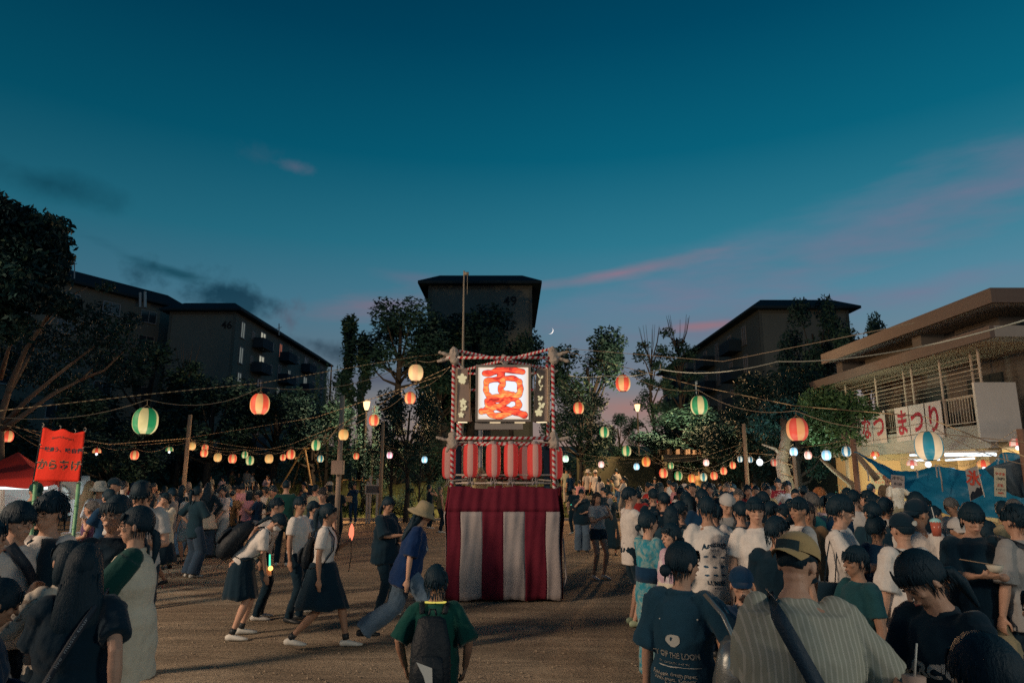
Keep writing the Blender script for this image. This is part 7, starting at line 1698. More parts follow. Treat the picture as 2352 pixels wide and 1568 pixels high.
person(722, 1150, 10.4, -60, 'person in a denim jacket partly hidden behind the laughing schoolboy', H=1.62, g='m', top='long', tc='denim', bottom='pants', bc='black', hair='short')
person(659, 1102, 15.5, 5, 'big man in a dark tee seen from behind under the swing frame', g='m', top='over', tc='dark_green', bottom='pants', bc='black', hair='crop', stout=1.2)
person(757, 1106, 21, 70, 'woman in a pale cap holding something to her face by the service pole', g='f', top='long', tc='khaki', bottom='pants', bc='denim', hair='bob', hatk='cap', hatc='cream', arms=('mouth', 'down'))
p = person(815, 1109, 29.5, 175, 'person in dark jacket and trousers carrying a small box near the kerb', g='f', top='long', tc='navy', bottom='pants', bc='navy', hair='short', arms=('mouth', 'hip'), shoes=SHOEW)
B = MB(); B.box(p.T(.22, .12, .10), (.34, .24, .24)); worn(p, B, 'cardboard_box', mat('cardboard', (.42, .30, .18), .8), 'small brown box under the arm near the kerb', 'box', smooth=False, parts=('box',))
for i, (px_, yt, fc, lb) in enumerate(((812, 1062, 170, 'person in dark clothes sitting on the bank railing, left of three'), (834, 1068, -90, 'person in dark clothes on the bank railing, middle of three'), (850, 1070, 90, 'person in dark clothes on the bank railing, right of three'))):
    person(px_, yt, 34.5, fc, lb, H=1.65, fixh=True, g='m' if i else 'f', top='long', tc='black', bottom='pants', bc='black', hair='short', legs='stand', arms=('belly', 'belly'))
p = person(896, 1141, 10.05, -115, 'woman in a wide sleeved black top and black trousers looking at her phone', H=1.62, g='f', top='over', tc='black', bottom='pants', bc='black', hair='lowpony', arms=('belly', 'tray'), hp=18, hy=-15, loose=.045)
B = MB(); w0 = p.L[1][2]; B.box(w0 + p.RT @ Vector((-.02, .10, .06)), (.08, .16, .010), Matrix.Rotation(R(35), 3, 'X')); worn(p, B, 'mobile_phone', BLACKP, 'dark phone held out by the woman in black', 'phone', smooth=False, parts=('phone_body',))
B = MB(); B.loft([p.T(-.05, .06, .48), p.T(-.02, .15, .30), p.T(-.01, .17, .10), p.T(.01, .17, -.10)], [.004] * 4, n=5, rnd_=0); worn(p, B, 'neck_cord', mat('grey_cord', (.2, .2, .2), .7), 'long thin cord hanging from the neck of the woman in black', 'cord', parts=('cord',))
p = person(983, 1158, 8.35, -92, 'woman in a floppy cream bucket hat and blue tee walking right in wide jeans', H=1.64, g='f', top='over', tc='royal', bottom='wide', bc='denim', hair='long', hatk='bucket', hatc='khaki', lean=14, hp=16, legs='stride', arms=('down', 'down'), loose=.03, twist=10)
print_on(p, 'twic', .085, -.02, .28, mat('white_print', (.6, .6, .58), .8), side=1, bold=.006)
p = person(1003, 1296, 4.75, -2, 'small boy seen from behind in a green tee with a black backpack', H=1.24, g='m', top='over', tc='green', bottom='shorts', bc='black', hair='short', arms=((.25, .03, -.02), (.25, .03, -.02)), loose=.024)
def swoosh(f, c_):
    B = MB(); B.add([c_(-.09, -.235, .02), c_(.035, -.24, -.02), c_(.045, -.245, -.20), c_(.005, -.24, -.19), c_(-.03, -.24, -.08)], [(0, 4, 3, 2, 1)]); return [('pale_print', B, mat('pale_grey_print', (.42, .45, .45), .7))]
backpack(p, BPM, 'tall black backpack with a pale mark on the small boy', w=.33, h=.66, d=.15, z=.09, extra=swoosh)
B = MB(); n = 30; pts = [p.T(.085 * math.sin(R(360) * i / n), -.01 + .075 * math.cos(R(360) * i / n), .488 - .01 * math.cos(R(360) * i / n)) for i in range(n + 1)]; B.loft(pts, [.006] * (n + 1), n=6, caps=False); worn(p, B, 'glow_necklace', emis('necklace_yellow_glow', (.75, .62, .12), .9), 'thin yellow glow ring round the neck of the small boy', 'glow ring', parts=('ring',))
person(985, 1112, 26.5, -55, 'woman in black with a dark bag looking up left of the tower', g='f', top='vest', tc='black', bottom='pants', bc='black', hair='bun', hp=-14, arms=('belly', 'mouth'))
person(1010, 1117, 24.5, -65, 'older woman in a grey patterned vest looking up left of the tower', g='f', top='vest', tc='olive', bottom='pants', bc='black', hair='short', hp=-12)
# ------------------------------------------------------------------ right side, near
p = person(1570, 1243, 3.9, -28, 'woman in a dark printed tee with low bun, silver bag on her shoulder', H=1.56, g='f', top='over', tc=fabric('slate', (.012, .05, .085)), bottom='longskirt', bc='dark_denim', hair='bun', arms=('down', (.33, .14, .36, (1, -.1, -1))), hy=-42, hp=6, curl=.75, loose=.02)
WP = mat('grey_shirt_print', (.52, .50, .45), .8); WPD = mat('dim_shirt_print', (.14, .18, .20), .8)
print_on(p, 'UIT OF THE LOOM', .037, -.03, .155, WP, bold=.0012)
print_on(p, 'GENUINE QUALITY SINCE 1851', .014, -.03, .118, WP)
print_on(p, 'Red apple, Green grapes,\nWhite grapes, Currants\n& Leaves.', .027, -.03, .035, WP, bold=.0008)
print_on(p, "AMERICA'S\nFAVORITE", .050, -.04, -.105, WPD, bold=.002)
print_on(p, 'FINE CLOTHING CO', .022, -.03, -.20, WP)
B = MB()
for z in (.345, -.225): B.add([Vector((-.13, z, 0)), Vector((.13, z, 0)), Vector((.13, z + .007, 0)), Vector((-.13, z + .007, 0))], [(0, 1, 2, 3)])
for z in (.100, -.06): B.add([Vector((-.13 + .02 * i, z, 0)) for i in range(14)] + [Vector((-.13 + .02 * i, z + .003, 0)) for i in range(14)], [(i, i + 1, 15 + i, 14 + i) for i in range(13)])
n = 14; B.add([Vector((.045 * math.cos(2 * math.pi * i / n) - .03, .235 + .035 * math.sin(2 * math.pi * i / n), 0)) for i in range(n)], [tuple(range(n))])
me = B.mesh('print', WP); o = print_on(p, me, 1, 0, 0, WP, name='print_lines'); o['kind'] = 'stuff'
SILV = mat('silver_satin', (.42, .43, .40), .28, .3, 9, .1, 3, metal=.7)
tb_ = tote(p, 1, .04, .40, .50, SILV, 'big silver satin tote bag on the shoulder of the woman in the printed tee', depth=.10, dy_=-.15)
p = person(1622, 1139, 6.9, 4, 'young man seen from behind in a white tee reading Amazing', g='m', top='over', tc='white', bottom='shorts', bc='black', hair='short', arms=('down', 'down'), loose=.035, hy=-8)
NB = mat('navy_shirt_print', (.02, .07, .13), .8)
me = text_mesh('Amazing!!', .068, NB, .002, .0006)
for v in me.vertices: v.co.y -= v.co.x ** 2 * 1.3
print_on(p, me, 1, .0, .33, NB); print_on(p, 'Present', .036, .0, .275, NB)
for r_ in range(3):
    B = MB()
    for c__ in range(3): B.add([Vector((-.095 + .085 * c__ + dx, .21 - .075 * r_ + dy, 0)) for dx, dy in ((-.025, 0), (0, -.010), (.026, -.002), (.012, .009), (-.01, .011))], [(0, 1, 2, 3, 4)])
    print_on(p, B.mesh('print', NB), 1, 0, 0, NB, name='small_print')
print_on(p, 'LUMBER', .052, .0, -.01, NB, bold=.001); print_on(p, 'outdoor', .022, .0, -.05, NB)
p = person(1446, 1118, 9.45, -78, 'tall young man in profile with arms crossed, white tee and black shorts', H=1.76, g='m', top='over', tc='white', bottom='shorts', bc='black', hair='short', arms=('cross', 'cross'), shoes=SHOEG, smile=True)
p = person(1488, 1172, 6.9, -70, 'girl with glasses in a blue tie dyed yukata', H=1.58, g='f', top='yukata', tc=YUKB, hair='bun', glasses=True, arms=('belly', 'belly'), hy=-6)
p = person(1540, 1200, 6.3, 100, 'girl in a pale pink floral yukata facing the blue yukata girl', H=1.52, g='f', top='yukata', tc=YUKP, hair='bun', arms=('down', 'down'), hy=10)
B = MB(); w0 = p.L[-1][2]; B.loft([w0 + Vector((0, .02, -.16)), w0 + Vector((0, .02, -.26)), w0 + Vector((0, .02, -.40)), w0 + Vector((0, .02, -.48))], [.045, .10, .11, .07], n=14); B2 = MB()
for dx in (-.03, .03): B2.loft([w0 + Vector((dx, .02, -.17)), w0 + Vector((dx * .4, .02, -.02))], [.005] * 2, n=5, rnd_=0)
worn(p, [('bag', B, mat('cream_drawstring', (.46, .38, .28), .9, .5, 12)), ('drawstring', B2, mat('cream_cord', (.5, .42, .3), .9))], 'drawstring_bag', None, 'cream drawstring bag hanging from the hand of the pink yukata girl', 'bag')
person(1733, 1141, 6.5, 176, 'young man facing the camera in a plain white tee, arms down', g='m', top='tee', tc='white', bottom='pants', bc='charcoal', hair='fringe', arms=('down', 'down'), hy=-4, loose=.012)
person(1784, 1185, 5.55, -22, 'young man in a black tee seen from behind, face turned right', g='m', top='tee', tc='black', bottom='pants', bc='black', hair='short', arms=('belly', 'down'), hy=-48, loose=.02)
p = person(1672, 1137, 8.3, 178, 'man in a white flat cap with a dark strap across a grey shirt', g='m', top='tee', tc='grey', bottom='pants', bc='black', hair='short', hatk='capback', hatc='pale_grey', hp=22)
worn(p, strap(p, -1, .03), 'crossbody_strap', mat('strap_black_webbing', (.02, .03, .045)), 'dark strap on the man in the white flat cap', 'strap', parts=('strap',))
person(1701, 1304, 4.75, -165, 'small child in a navy cap with a pale brim edge, hand at the mouth', H=1.24, g='m', top='tee', tc='navy', bottom='shorts', bc='black', hair='short', hatk='cap', hatc='navy', arms=('down', (-.02, .16, .47, (.9, 0, -1))), smile=True, hy=-30, curl=.4)
p = person(1838, 1232, 3.15, -20, 'stout man in a tan cap and pinstriped short sleeved shirt, back to the camera', H=1.74, g='m', top='over', tc=PINSTRIPE, bottom='pants', bc='khaki', hair='crop', hatk='capback', hatc='tan', arms=('belly', (.26, .18, .02, (1, -.3, -.3))), stout=1.2, lean=12, hp=16, hy=-28, loose=.03)
worn(p, strap(p, -1, .030, .022, -.06), 'crossbody_strap', mat('strap_navy_webbing', (.010, .030, .055), .6, .3, 60), 'wide navy strap across the back of the stout man in pinstripes', 'strap', parts=('strap',))
hd = p.Hd; B = MB(); V = []; F = []
for j in range(5):
    for i in range(8):
        a = R(-34 + 68 * i / 7) ; zz = .075 - .05 * j / 4 ; r_ = 1.02; V.append(hd(math.sin(a) * .096 * r_, -(math.cos(a) * .118) * r_ - .008, zz))
for j in range(4):
    for i in range(7): q = j * 8 + i; F.append((q, q + 8, q + 9, q + 1))
B.add(V, F); B.obj('cap_patch', mat('dark_cap_mesh', (.010, .03, .04), .7), p.root)
p = person(2072, 1275, 3.0, 114, 'woman with a ponytail in profile wearing a black tee with white letters, cup in hand', H=1.62, g='f', top='tee', tc='black', bottom='pants', bc='charcoal', hair='lowpony', arms=((.10, .30, .24, (.6, -.6, -1)), (.06, .34, .18, (.9, -.4, -1))), hp=34, lean=8, curl=.9, loose=.015, twist=-4, hy=-14)
print_on(p, "ARC'C", .090, .03, .27, mat('white_print', (.6, .6, .58), .8), side=1, bold=.005); print_on(p, 'outdoor equipment\nsince 1989', .020, -.03, .185, mat('white_print', (.6, .6, .58)), side=1)
w0 = p.L[-1][2]
worn(p, [('cup', MB().loft([w0 + Vector((-.03, .08, -.03)), w0 + Vector((-.03, .08, .08))], [.030, .042], n=14, rnd_=0), mat('pinkish_cup', (.46, .32, .26), .4)), ('straw', MB().tube(w0 + Vector((-.03, .08, .06)), w0 + Vector((-.05, .07, .20)), .004, n=6), SHOEW)], 'paper_cup', None, 'pinkish cup with a straw in the ponytail woman hands', 'cup')
person(2250, 1462, 1.95, 12, 'dark back of a head filling the bottom right corner', H=1.46, g='m', top='tee', tc='black', bottom='pants', bc='black', hair='fluffy', lod=0)
person(2398, 1338, 2.9, 30, 'person in a white tee cut off by the right edge near the bottom', g='m', H=1.56, top='over', tc='pale_grey', bottom='pants', bc='black', hair='short', lod=1)
person(1962, 1253, 4.9, 98, 'boy in profile with a dark teal tee behind the tan capped man', g='m', top='tee', tc=fabric('dark_teal', (.015, .07, .085)), bottom='pants', bc='denim', hair='fringe', arms=('down', 'low'))
p = person(2068, 1180, 5.6, 12, 'young man in a backward black cap with a pale emblem and white tee', g='m', top='over', tc='white', bottom='pants', bc='black', hair='short', hatk='cap', hatc='black', loose=.025, arms=('down', 'belly'))
worn(p, strap(p, -1, .018, .018), 'crossbody_strap', mat('strap_black_webbing', (.02, .03, .045)), 'black strap on the white tee of the black capped man', 'strap', parts=('strap',))
B = MB(); n = 14; B.add([p.Hd(.022 + .026 * math.cos(2 * math.pi * i / n), -.1245 + .004 * math.cos(4 * math.pi * i / n), .062 + .022 * math.sin(2 * math.pi * i / n)) for i in range(n)], [tuple(range(n))]); B.obj('cap_emblem', WP, p.root)
print_on(p, 'GOST', .06, .07, .26, WPD, bold=.002)
person(2104, 1148, 6.4, -55, 'tall man in a black cap and white tee turned right beside the stall', g='m', top='over', tc='white', bottom='pants', bc='black', hair='short', hatk='capback', hatc='black', loose=.02, hy=-20, arms=('belly', 'down'))
p = person(1934, 1139, 6.15, -130, 'young man with glasses in a white tee carrying food on a tray', g='m', top='over', tc='white', bottom='pants', bc='denim', hair='fluffy', glasses=True, arms=('down', 'tray'), hy=25, hp=8)
w0 = p.L[1][2]; worn(p, [('tray', MB().box(w0 + Vector((-.02, .10, .03)), (.16, .10, .05)), mat('food_tray_cream', (.5, .42, .28), .7)), ('food', MB().ell(w0 + Vector((-.02, .10, .06)), (.07, .045, .02)), mat('fried_food', (.34, .17, .06), .6, .8, 40))], 'food_tray', None, 'small tray of food held by the young man with glasses', 'food tray')
tote(p, 1, -.08, .24, .34, cloth('black'), 'black shoulder bag of the young man in the white tee', 'shoulder_bag')
p = person(2232, 1158, 5.8, 158, 'young man in a loose black tee eating from a paper dish, grey trousers', g='m', top='over', tc='black', bottom='wide', bc='khaki', hair='fluffy', arms=('tray', 'tray'), hp=14, hy=10, loose=.03)
w0 = p.L[-1][2].lerp(p.L[1][2], .3) + Vector((0, .10, .05)); worn(p, [('dish', MB().loft([w0, w0 + Vector((0, 0, .05))], [.04, .06], n=12, rnd_=0), mat('pale_paper_dish', (.5, .46, .38), .8)), ('chopsticks', MB().tube(w0 + Vector((0, 0, .05)), w0 + Vector((.22, -.04, .08)), .004, n=5), WOODP)], 'paper_dish', None, 'paper dish with chopsticks held by the man in the loose black tee', 'dish')
print_on(p, 'GAMA', .026, .09, .27, mat('white_print', (.6, .6, .58)), side=1)
p = person(2327, 1160, 5.7, 20, 'man in a grey shirt with a dark strap seen from behind at the right edge', g='m', top='over', tc='grey', bottom='pants', bc='black', hair='curly', loose=.02)
worn(p, strap(p, -1, .022, .02), 'crossbody_strap', mat('strap_black_webbing', (.02, .03, .045)), 'dark strap of the man in grey at the right edge', 'strap', parts=('strap',))
person(2328, 1146, 7.6, 170, 'grey haired man behind the curly haired man at the right edge', g='m', top='shirt', tc='khaki', bottom='pants', bc='black', hair='short', hairm=HAIRG)
person(2176, 1144, 9.5, 100, 'older vendor in a white shirt with a towel at the ice stall', g='m', H=1.66, top='shirt', tc='white', bottom='pants', bc='black', hair='crop', hairm=HAIRG, hp=22, arms=('belly', 'belly'), skin=SKIN2, stout=1.1)
person(1832, 1141, 6.9, 92, 'young man in a white tee with lettering on the shoulder, face turned left', g='m', top='tee', tc='white', bottom='pants', bc='denim', hair='fringe', hy=24)
person(1862, 1130, 8.6, 15, 'bald man in a teal shirt in the right crowd', g='m', top='shirt', tc='teal', bottom='pants', bc='black', hair='crop', hairm=HAIRG)
person(1852, 1150, 7.6, 170, 'woman with brown hair behind the young man in lettered tee', g='f', top='tee', tc='brown', bottom='pants', bc='black', hair='girl', hairm=HAIRB)
person(1910, 1132, 8.6, -175, 'young man facing the camera with closed eyes behind the glasses man', g='m', top='long', tc='navy', bottom='pants', bc='black', hair='short')
person(1958, 1124, 9.6, -40, 'tall young man in a pale striped tee with a black strap near the rusty pole', g='m', top='over', tc='pale_grey', bottom='pants', bc='navy', hair='short', arms=('down', 'mouth'))
person(2003, 1135, 8.9, 60, 'young man with dark hair in front of the lit hall column', g='m', top='tee', tc='grey', bottom='pants', bc='black', hair='short')
person(2032, 1141, 8.4, -70, 'woman with tied dark hair in a pale blouse looking right', g='f', top='shirt', tc='pale_grey', bottom='skirt', bc='black', hair='bun')
person(2010, 1183, 6.9, -60, 'child with a small bun and a dark yukata top in the right crowd', g='f', top='long', tc='navy', bottom='pants', bc='black', hair='topbun', H=1.30)
person(2000, 1151, 7.6, 5, 'round headed man seen from behind in the right crowd', g='m', top='tee', tc='charcoal', bottom='pants', bc='black', hair='short')
person(2198, 1192, 7.4, 150, 'child in a pale cap with glasses under the stall counter', H=1.24, g='m', top='tee', tc='brown', bottom='shorts', bc='black', hair='short', hatk='cap', hatc='pale_grey', glasses=True, hy=30)
person(2252, 1190, 7.4, 30, 'woman with dark wavy hair behind the man in the loose black tee', g='f', top='tee', tc='brown', bottom='pants', bc='black', hair='long')
person(2268, 1196, 8.3, 120, 'person in orange tinted clothes leaning at the stall counter', g='f', top='tee', tc='pink', bottom='pants', bc='denim', hair='bob', lean=14)
person(2050, 1088, 16.6, 15, 'man in a tan shirt and khaki trousers on the lit veranda', H=1.72, z0=.22, g='m', top='shirt', tc='cream', bottom='pants', bc='khaki', hair='short', arms=('down', (.30, .20, .30)), lean=6, lod=1)
person(2036, 1086, 17.4, -170, 'red haired worker behind the tan shirt man on the veranda', z0=.22, H=1.70, g='m', top='tee', tc='brown', bottom='pants', bc='black', hair='short', hairm=HAIRO, lod=2)
person(2000, 1110, 15.8, -60, 'young worker with a headband near the hall column', z0=0, g='m', top='tee', tc='cream', bottom='pants', bc='black', hair='short', H=1.60)
person(2142, 1160, 8.6, -100, 'woman in black with very long hair waiting at the ice stall', g='f', top='tee', tc='black', bottom='pants', bc='black', hair='long')
person(2100, 1128, 8.0, 5, 'woman with big dark hair seen from behind near the tarp', g='f', top='tee', tc='charcoal', bottom='pants', bc='black', hair='long')
w0 = P(2150, 1211, 6.0); t = thing('ice_cup', 'clear cup of red shaved ice with blue lid and straw', 'cup', w0); B = MB(); B.loft([(0, 0, -.07), (0, 0, .05)], [.032, .044], n=14, rnd_=0); B.obj('cup', mat('red_ice_cup', (.45, .12, .08), .2), t, True); B = MB(); B.ell((0, 0, .05), (.045, .045, .03)); B.obj('lid', mat('pale_blue_lid', (.3, .6, .6), .2), t, True); B = MB(); B.tube((0, 0, .05), (-.02, 0, .17), .004, n=6); B.obj('straw', SHOEW, t)
# ------------------------------------------------------------------ right side, middle distance
person(1335, 1123, 18.4, 178, 'woman with a fan, loose black top and wide grey jeans', H=1.66, g='f', top='over', tc='black', bottom='wide', bc='denim', hair='fringe', arms=('belly', 'chin'), loose=.05, lod=1)
p = person(1371, 1129, 13.6, -150, 'woman with long dark hair in a grey tee and black shorts holding a round fan', H=1.62, g='f', top='crop', tc='pale_grey', bottom='hotpants', bc='charcoal', hair='long', arms=('chin', 'phone'), hy=-10, lod=1, shoes=SHOEW)
w0 = p.L[-1][2]; worn(p, [('fan_head', MB().ell(w0 + Vector((0, .05, .17)), (.07, .03, .07)), mat('white_fan', (.5, .45, .40), .5)), ('handle', MB().tube(w0 + Vector((0, .05, .0)), w0 + Vector((0, .05, .12)), .014, n=7), SHOEW)], 'hand_fan', None, 'small round electric fan held by the long haired woman in shorts', 'fan')
person(1401, 1128, 17.6, 170, 'woman in a black dress with a clear bottle behind the fan woman', H=1.60, g='f', top='long', tc='black', bottom='longskirt', bc='black', hair='short', arms=('mouth', 'down'))
person(1386, 1118, 19.4, 60, 'person in black between the two fan women', g='m', top='long', tc='black', bottom='pants', bc='black', hair='short')
person(1301, 1073, 36, -10, 'person in a pale green shirt standing high on the bank beside the tower', H=1.68, g='m', top='over', tc='sage', bottom='pants', bc='pale_grey', hair='short', lod=2)
person(1350, 1078, 35, 5, 'person in white hat with a brown backpack high on the bank', H=1.62, g='m', top='tee', tc='pale_grey', bottom='pants', bc='black', hair='short', hatk='bucket', hatc='white', lod=2)
person(1367, 1077, 34.5, 5, 'person in a white cap and white tee with dark straps high on the bank', H=1.66, g='m', top='tee', tc='white', bottom='pants', bc='black', hair='short', hatk='cap', hatc='white', lod=2)
person(1376, 1092, 33.5, 10, 'person in a white striped long sleeve shirt on the bank steps', H=1.58, g='f', top='long', tc='white', bottom='wide', bc='grey', hair='bob', lod=2)
person(1310, 1083, 35, 30, 'child beside the pale green shirt on the bank', H=1.4, g='m', top='tee', tc='navy', bottom='pants', bc='black', hair='short', lod=2)
p = person(1318, 1118, 24, 150, 'boy in a black tee with a green glowing bracelet by the kerb', H=1.50, g='m', top='tee', tc='black', bottom='pants', bc='black', hair='short', arms=('belly', 'down'), lod=2)
worn(p, MB().ell(p.L[-1][2], (.05, .05, .03)), 'glow_bracelet', emis('bracelet_green_glow', (.05, .9, .55), 1.5), 'green glowing bracelet on the boy by the kerb', 'bracelet', parts=('ring',))
person(1432, 1093, 31.5, 60, 'woman in a white blouse taking pictures on the bank', H=1.60, g='f', top='over', tc='white', bottom='wide', bc='grey', hair='pony', arms=('phone', 'phone'), lod=2)
person(1536, 1101, 28, 20, 'woman in a white halter top seen from behind', g='f', top='vest', tc='white', bottom='wide', bc='dark_denim', hair='bun', lod=2)
person(1568, 1112, 22, 70, 'person in a white cap and white long sleeves reading', g='f', H=1.52, top='long', tc='white', bottom='pants', bc='black', hair='bob', hatk='cap', hatc='white', hp=30, lod=2)
p = person(1786, 1098, 17.5, 160, 'woman in a red dotted summer robe near the gnarled tree', g='f', top='long', tc=DOTS, bottom='longskirt', bc='brown', hair='short', hp=15, arms=('belly', 'low'))
person(1808, 1103, 16.4, 172, 'smiling woman with a pale towel and dark strap near the gnarled tree', g='f', top='over', tc='pale_grey', bottom='pants', bc='navy', hair='bun', smile=True, arms=('down', 'hip'), lod=1)
person(1762, 1114, 15.5, -160, 'man in a cream yukata style shirt facing the camera left of the dotted robe', g='m', top='shirt', tc='tan', bottom='pants', bc='black', hair='short')
# people in the packed middle, hand placed heads
mid = [(1500, 1121, 11.6, 5, 'm', 'black', 'short', 'broad dark haired man just right of the tall man in profile'), (1524, 1130, 10.2, 20, 'm', 'black', 'short', 'man seen from behind with a short neck, second right of the tall man'), (1562, 1150, 8.4, -50, 'm', 'black', 'short', 'young man in a dark tee looking down at a small light'),
       (1580, 1137, 9.6, 60, 'f', 'black', 'bob', 'woman with bobbed hair facing left behind the Amazing tee'), (1542, 1160, 8.0, -30, 'f', 'charcoal', 'bob', 'dark haired woman between the yukata girls and the crowd'), (1611, 1122, 9.4, 5, 'm', 'navy', 'short', 'man seen from behind in navy above the Amazing tee'),
       (1590, 1108, 15.5, 150, 'm', 'brown', 'short', 'man with a ruddy lit face under the lowest lantern'), (1629, 1110, 15, 170, 'f', 'brown', 'girl', 'woman with a smiling red lit face under the teal lantern'), (1668, 1110, 15.8, 175, 'm', 'sage', 'crop', 'bald man with a bright red lit face in green'),
       (1668, 1128, 11.5, -172, 'f', 'charcoal', 'girl', 'girl peeking between heads left of the white flat cap'), (1695, 1122, 12.5, 165, 'm', 'cream', 'short', 'man with grey hair beside the plain wood pole base'), (1716, 1112, 14.2, -175, 'f', 'red', 'bob', 'woman in a red patterned robe under the bare pole'),
       (1735, 1115, 15, 160, 'm', 'pink', 'short', 'man in pink lit red behind the plain white tee'), (1750, 1128, 10.5, 30, 'm', 'black', 'short', 'man with thick dark hair right behind the plain white tee'), (1772, 1151, 8.2, -60, 'm', 'brown', 'short', 'boy with a strap facing right in front of the dotted robe'),
       (1800, 1156, 8.0, 95, 'f', 'black', 'bob', 'dark haired woman facing left behind the black tee man'), (1640, 1156, 7.9, 20, 'm', 'black', 'short', 'man directly right of the Amazing tee with dark hair'), (1700, 1150, 7.6, 5, 'm', 'charcoal', 'short', 'dark head tucked behind the plain white tee man'),
       (1880, 1120, 12, 100, 'm', 'tan', 'fluffy', 'man with dyed orange hair lit bright near the hall bush'), (1826, 1122, 13, 170, 'm', 'navy', 'short', 'man with glasses below the square pole'), (1846, 1118, 14, 160, 'f', 'cream', 'bob', 'woman in cream between the two poles on the right')]
for px_, yt, Y_, fc, g_, tc_, hr_, lb in mid:
    person(px_, yt, Y_, fc, lb, g=g_, top=('tee', 'over', 'long', 'shirt')[(px_ + yt) % 4], tc=tc_, bottom='pants', bc=('black', 'dark_denim', 'navy')[px_ % 3], hair=hr_, hairm=HAIRO if 'dyed' in lb else HAIRG if 'grey' in lb or 'bald' in lb else HAIR, glasses='glasses' in lb, arms=(('down', 'belly', 'phone')[px_ % 3], ('down', 'down', 'mouth')[yt % 3]))

# ------------------------------------------------------------------ the rest of the crowd
cr = random.Random(21)
COLN = {'white': 'white', 'cream': 'cream', 'grey': 'grey', 'pale_grey': 'pale grey', 'black': 'black', 'charcoal': 'charcoal', 'navy': 'navy', 'pink': 'pink', 'brown': 'brown', 'red': 'red', 'tan': 'tan', 'sage': 'sage green', 'olive': 'olive', 'teal': 'teal', 'lilac': 'lilac', 'purple': 'purple', 'yellow': 'yellow', 'blue': 'blue'}
TOPN = {'tee': 'tee', 'over': 'loose tee', 'long': 'long sleeved top', 'shirt': 'short sleeved shirt', 'vest': 'sleeveless vest'}
BOTN = {'pants': 'trousers', 'wide': 'wide trousers', 'shorts': 'shorts', 'skirt': 'knee length skirt', 'longskirt': 'long skirt'}
HAIRN = {'short': 'short hair', 'bob': 'a bob', 'long': 'long hair', 'pony': 'a ponytail', 'bun': 'tied up hair', 'fluffy': 'fluffy hair', 'girl': 'a fringe'}
def near(px_):
    for lim_, s_ in ((300, 'right of the red tent'), (380, 'under the bulb lanterns'), (445, 'by the left wooden pole'), (560, 'below the left lantern cluster'), (640, 'left of the swing frame'), (720, 'under the swing frame'), (800, 'by the service pole'), (1100, 'left of the tower'),
                     (1320, 'just right of the tower'), (1400, 'on the steps right of the tower'), (1480, 'behind the tall young man'), (1560, 'under the first low lanterns'), (1640, 'under the lowest lanterns'), (1700, 'before the trellis'), (1760, 'by the bare pole'), (1850, 'by the gnarled tree'), (2000, 'by the hall bush'), (2400, 'by the stall')):
        if px_ < lim_: return s_
seen = set()
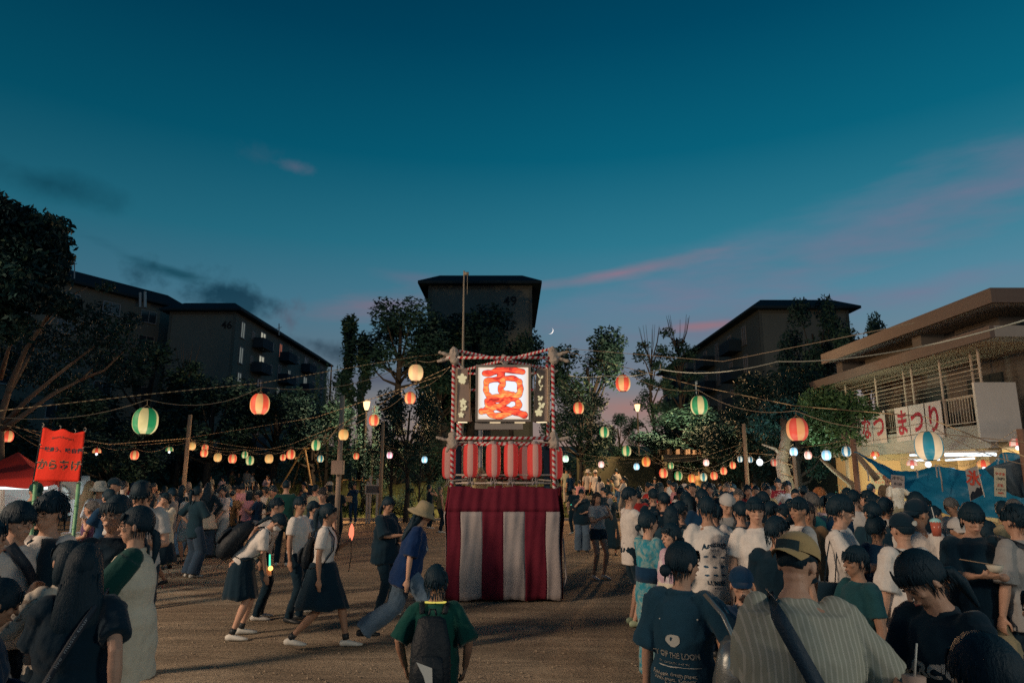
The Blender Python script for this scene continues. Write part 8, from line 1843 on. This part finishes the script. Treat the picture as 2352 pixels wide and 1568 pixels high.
def extra(px_, Y_, H_, lo=False, **kw):
    x = P(px_, 1100, Y_).x; gz = terrain(x, Y_); top_w = Vector((x, Y_, gz + H_))
    # photograph row of the head's top at this place
    c_, s_ = math.cos(PITCH), math.sin(PITCH); dz = top_w.z - CAM_H; zc = Y_ * c_ + dz * s_; yc = -Y_ * s_ + dz * c_; py_ = 784 - FPX * yc / zc
    for tries in range(60):
        g_ = cr.choice('mf'); hr_ = cr.choice(['short', 'short', 'fluffy'] if g_ == 'm' else ['bob', 'long', 'pony', 'bun', 'girl']); tp = cr.choice(['tee', 'over', 'over', 'long', 'shirt'] + (['vest'] if g_ == 'f' else []))
        tc_ = cr.choice(['white', 'white', 'cream', 'grey', 'pale_grey', 'black', 'black', 'black', 'navy', 'charcoal', 'brown', 'pink', 'sage', 'tan', 'lilac', 'olive', 'red', 'blue']); bt = cr.choice(['pants', 'wide', 'shorts'] if g_ == 'm' else ['pants', 'wide', 'skirt', 'longskirt']); bc_ = cr.choice(['black', 'navy', 'dark_denim', 'denim', 'charcoal', 'khaki', 'pale_denim'])
        hat_ = cr.choice([None] * 8 + ['cap', 'bucket']); fc = cr.choice([0, 15, -20, 170, 180, -165, 90, 70, -90, -70, 140, -140])
        view_ = 'seen from behind' if abs(fc) < 30 else 'facing the camera' if abs(fc) > 130 else 'facing left' if fc > 0 else 'facing right'
        lb = '%s %s, %s, %s%s, %s %s' % (COLN[tc_], TOPN[tp], BOTN[bt], HAIRN[hr_], ' and a cap' if hat_ == 'cap' else ' and a hat' if hat_ else '', view_.replace('seen from behind', 'back turned'), near(px_))
        lb = 'person in ' + lb
        if lb not in seen and len(lb.split()) <= 16: break
    seen.add(lb)
    person(px_, py_, Y_, fc + cr.uniform(-12, 12), lb, H=H_, fixh=True, g=g_, top=tp, tc=tc_, bottom=bt, bc=bc_, hair=hr_, hatk=hat_, hatc=cr.choice(['white', 'black', 'navy', 'cream']), arms=(cr.choice(['down', 'belly', 'phone', 'mouth', 'cross', 'hip']), cr.choice(['down', 'down', 'phone', 'belly', 'rear'])), group='crowd at the festival', **kw)
for i in range(34):   # left background
    extra(cr.uniform(275, 760), cr.uniform(17, 30), cr.uniform(1.5, 1.76))
for px_, Y_ in ((300, 11.5), (338, 10.5), (352, 14), (396, 15), (440, 16), (455, 13.8), (548, 21), (610, 20), (630, 17.5), (700, 15), (726, 18), (775, 20)):
    extra(px_, Y_, cr.uniform(1.52, 1.74))
for i in range(9): extra(cr.uniform(480, 640), cr.uniform(33, 38), cr.uniform(1.5, 1.7))
for i in range(40):   # right background, packed round the low lanterns
    extra(cr.uniform(1455, 1860), cr.uniform(13, 27), cr.uniform(1.5, 1.76))
for i in range(14): extra(cr.uniform(1290, 1760), cr.uniform(29.5, 37), cr.uniform(1.45, 1.72))
for px_, Y_ in ((1875, 13), (1895, 11), (1920, 10.5), (1945, 12), (1975, 11), (1990, 9.9), (2120, 9.4), (1650, 9.5), (1720, 9.6), (1815, 10), (1575, 10.8), (2300, 8.8)):
    extra(px_, Y_, cr.uniform(1.55, 1.74))
print('OBJECTS', len(bpy.data.objects))

# small glows do not need to be sampled as lamps
for m in bpy.data.materials:
    if any(w in m.name for w in ('lit_window', 'outline', 'brush_paint', 'slot', 'cut_out', 'toy_', 'necklace', 'bracelet', 'moonlight', 'long_lantern')): m.cycles.emission_sampling = 'NONE'
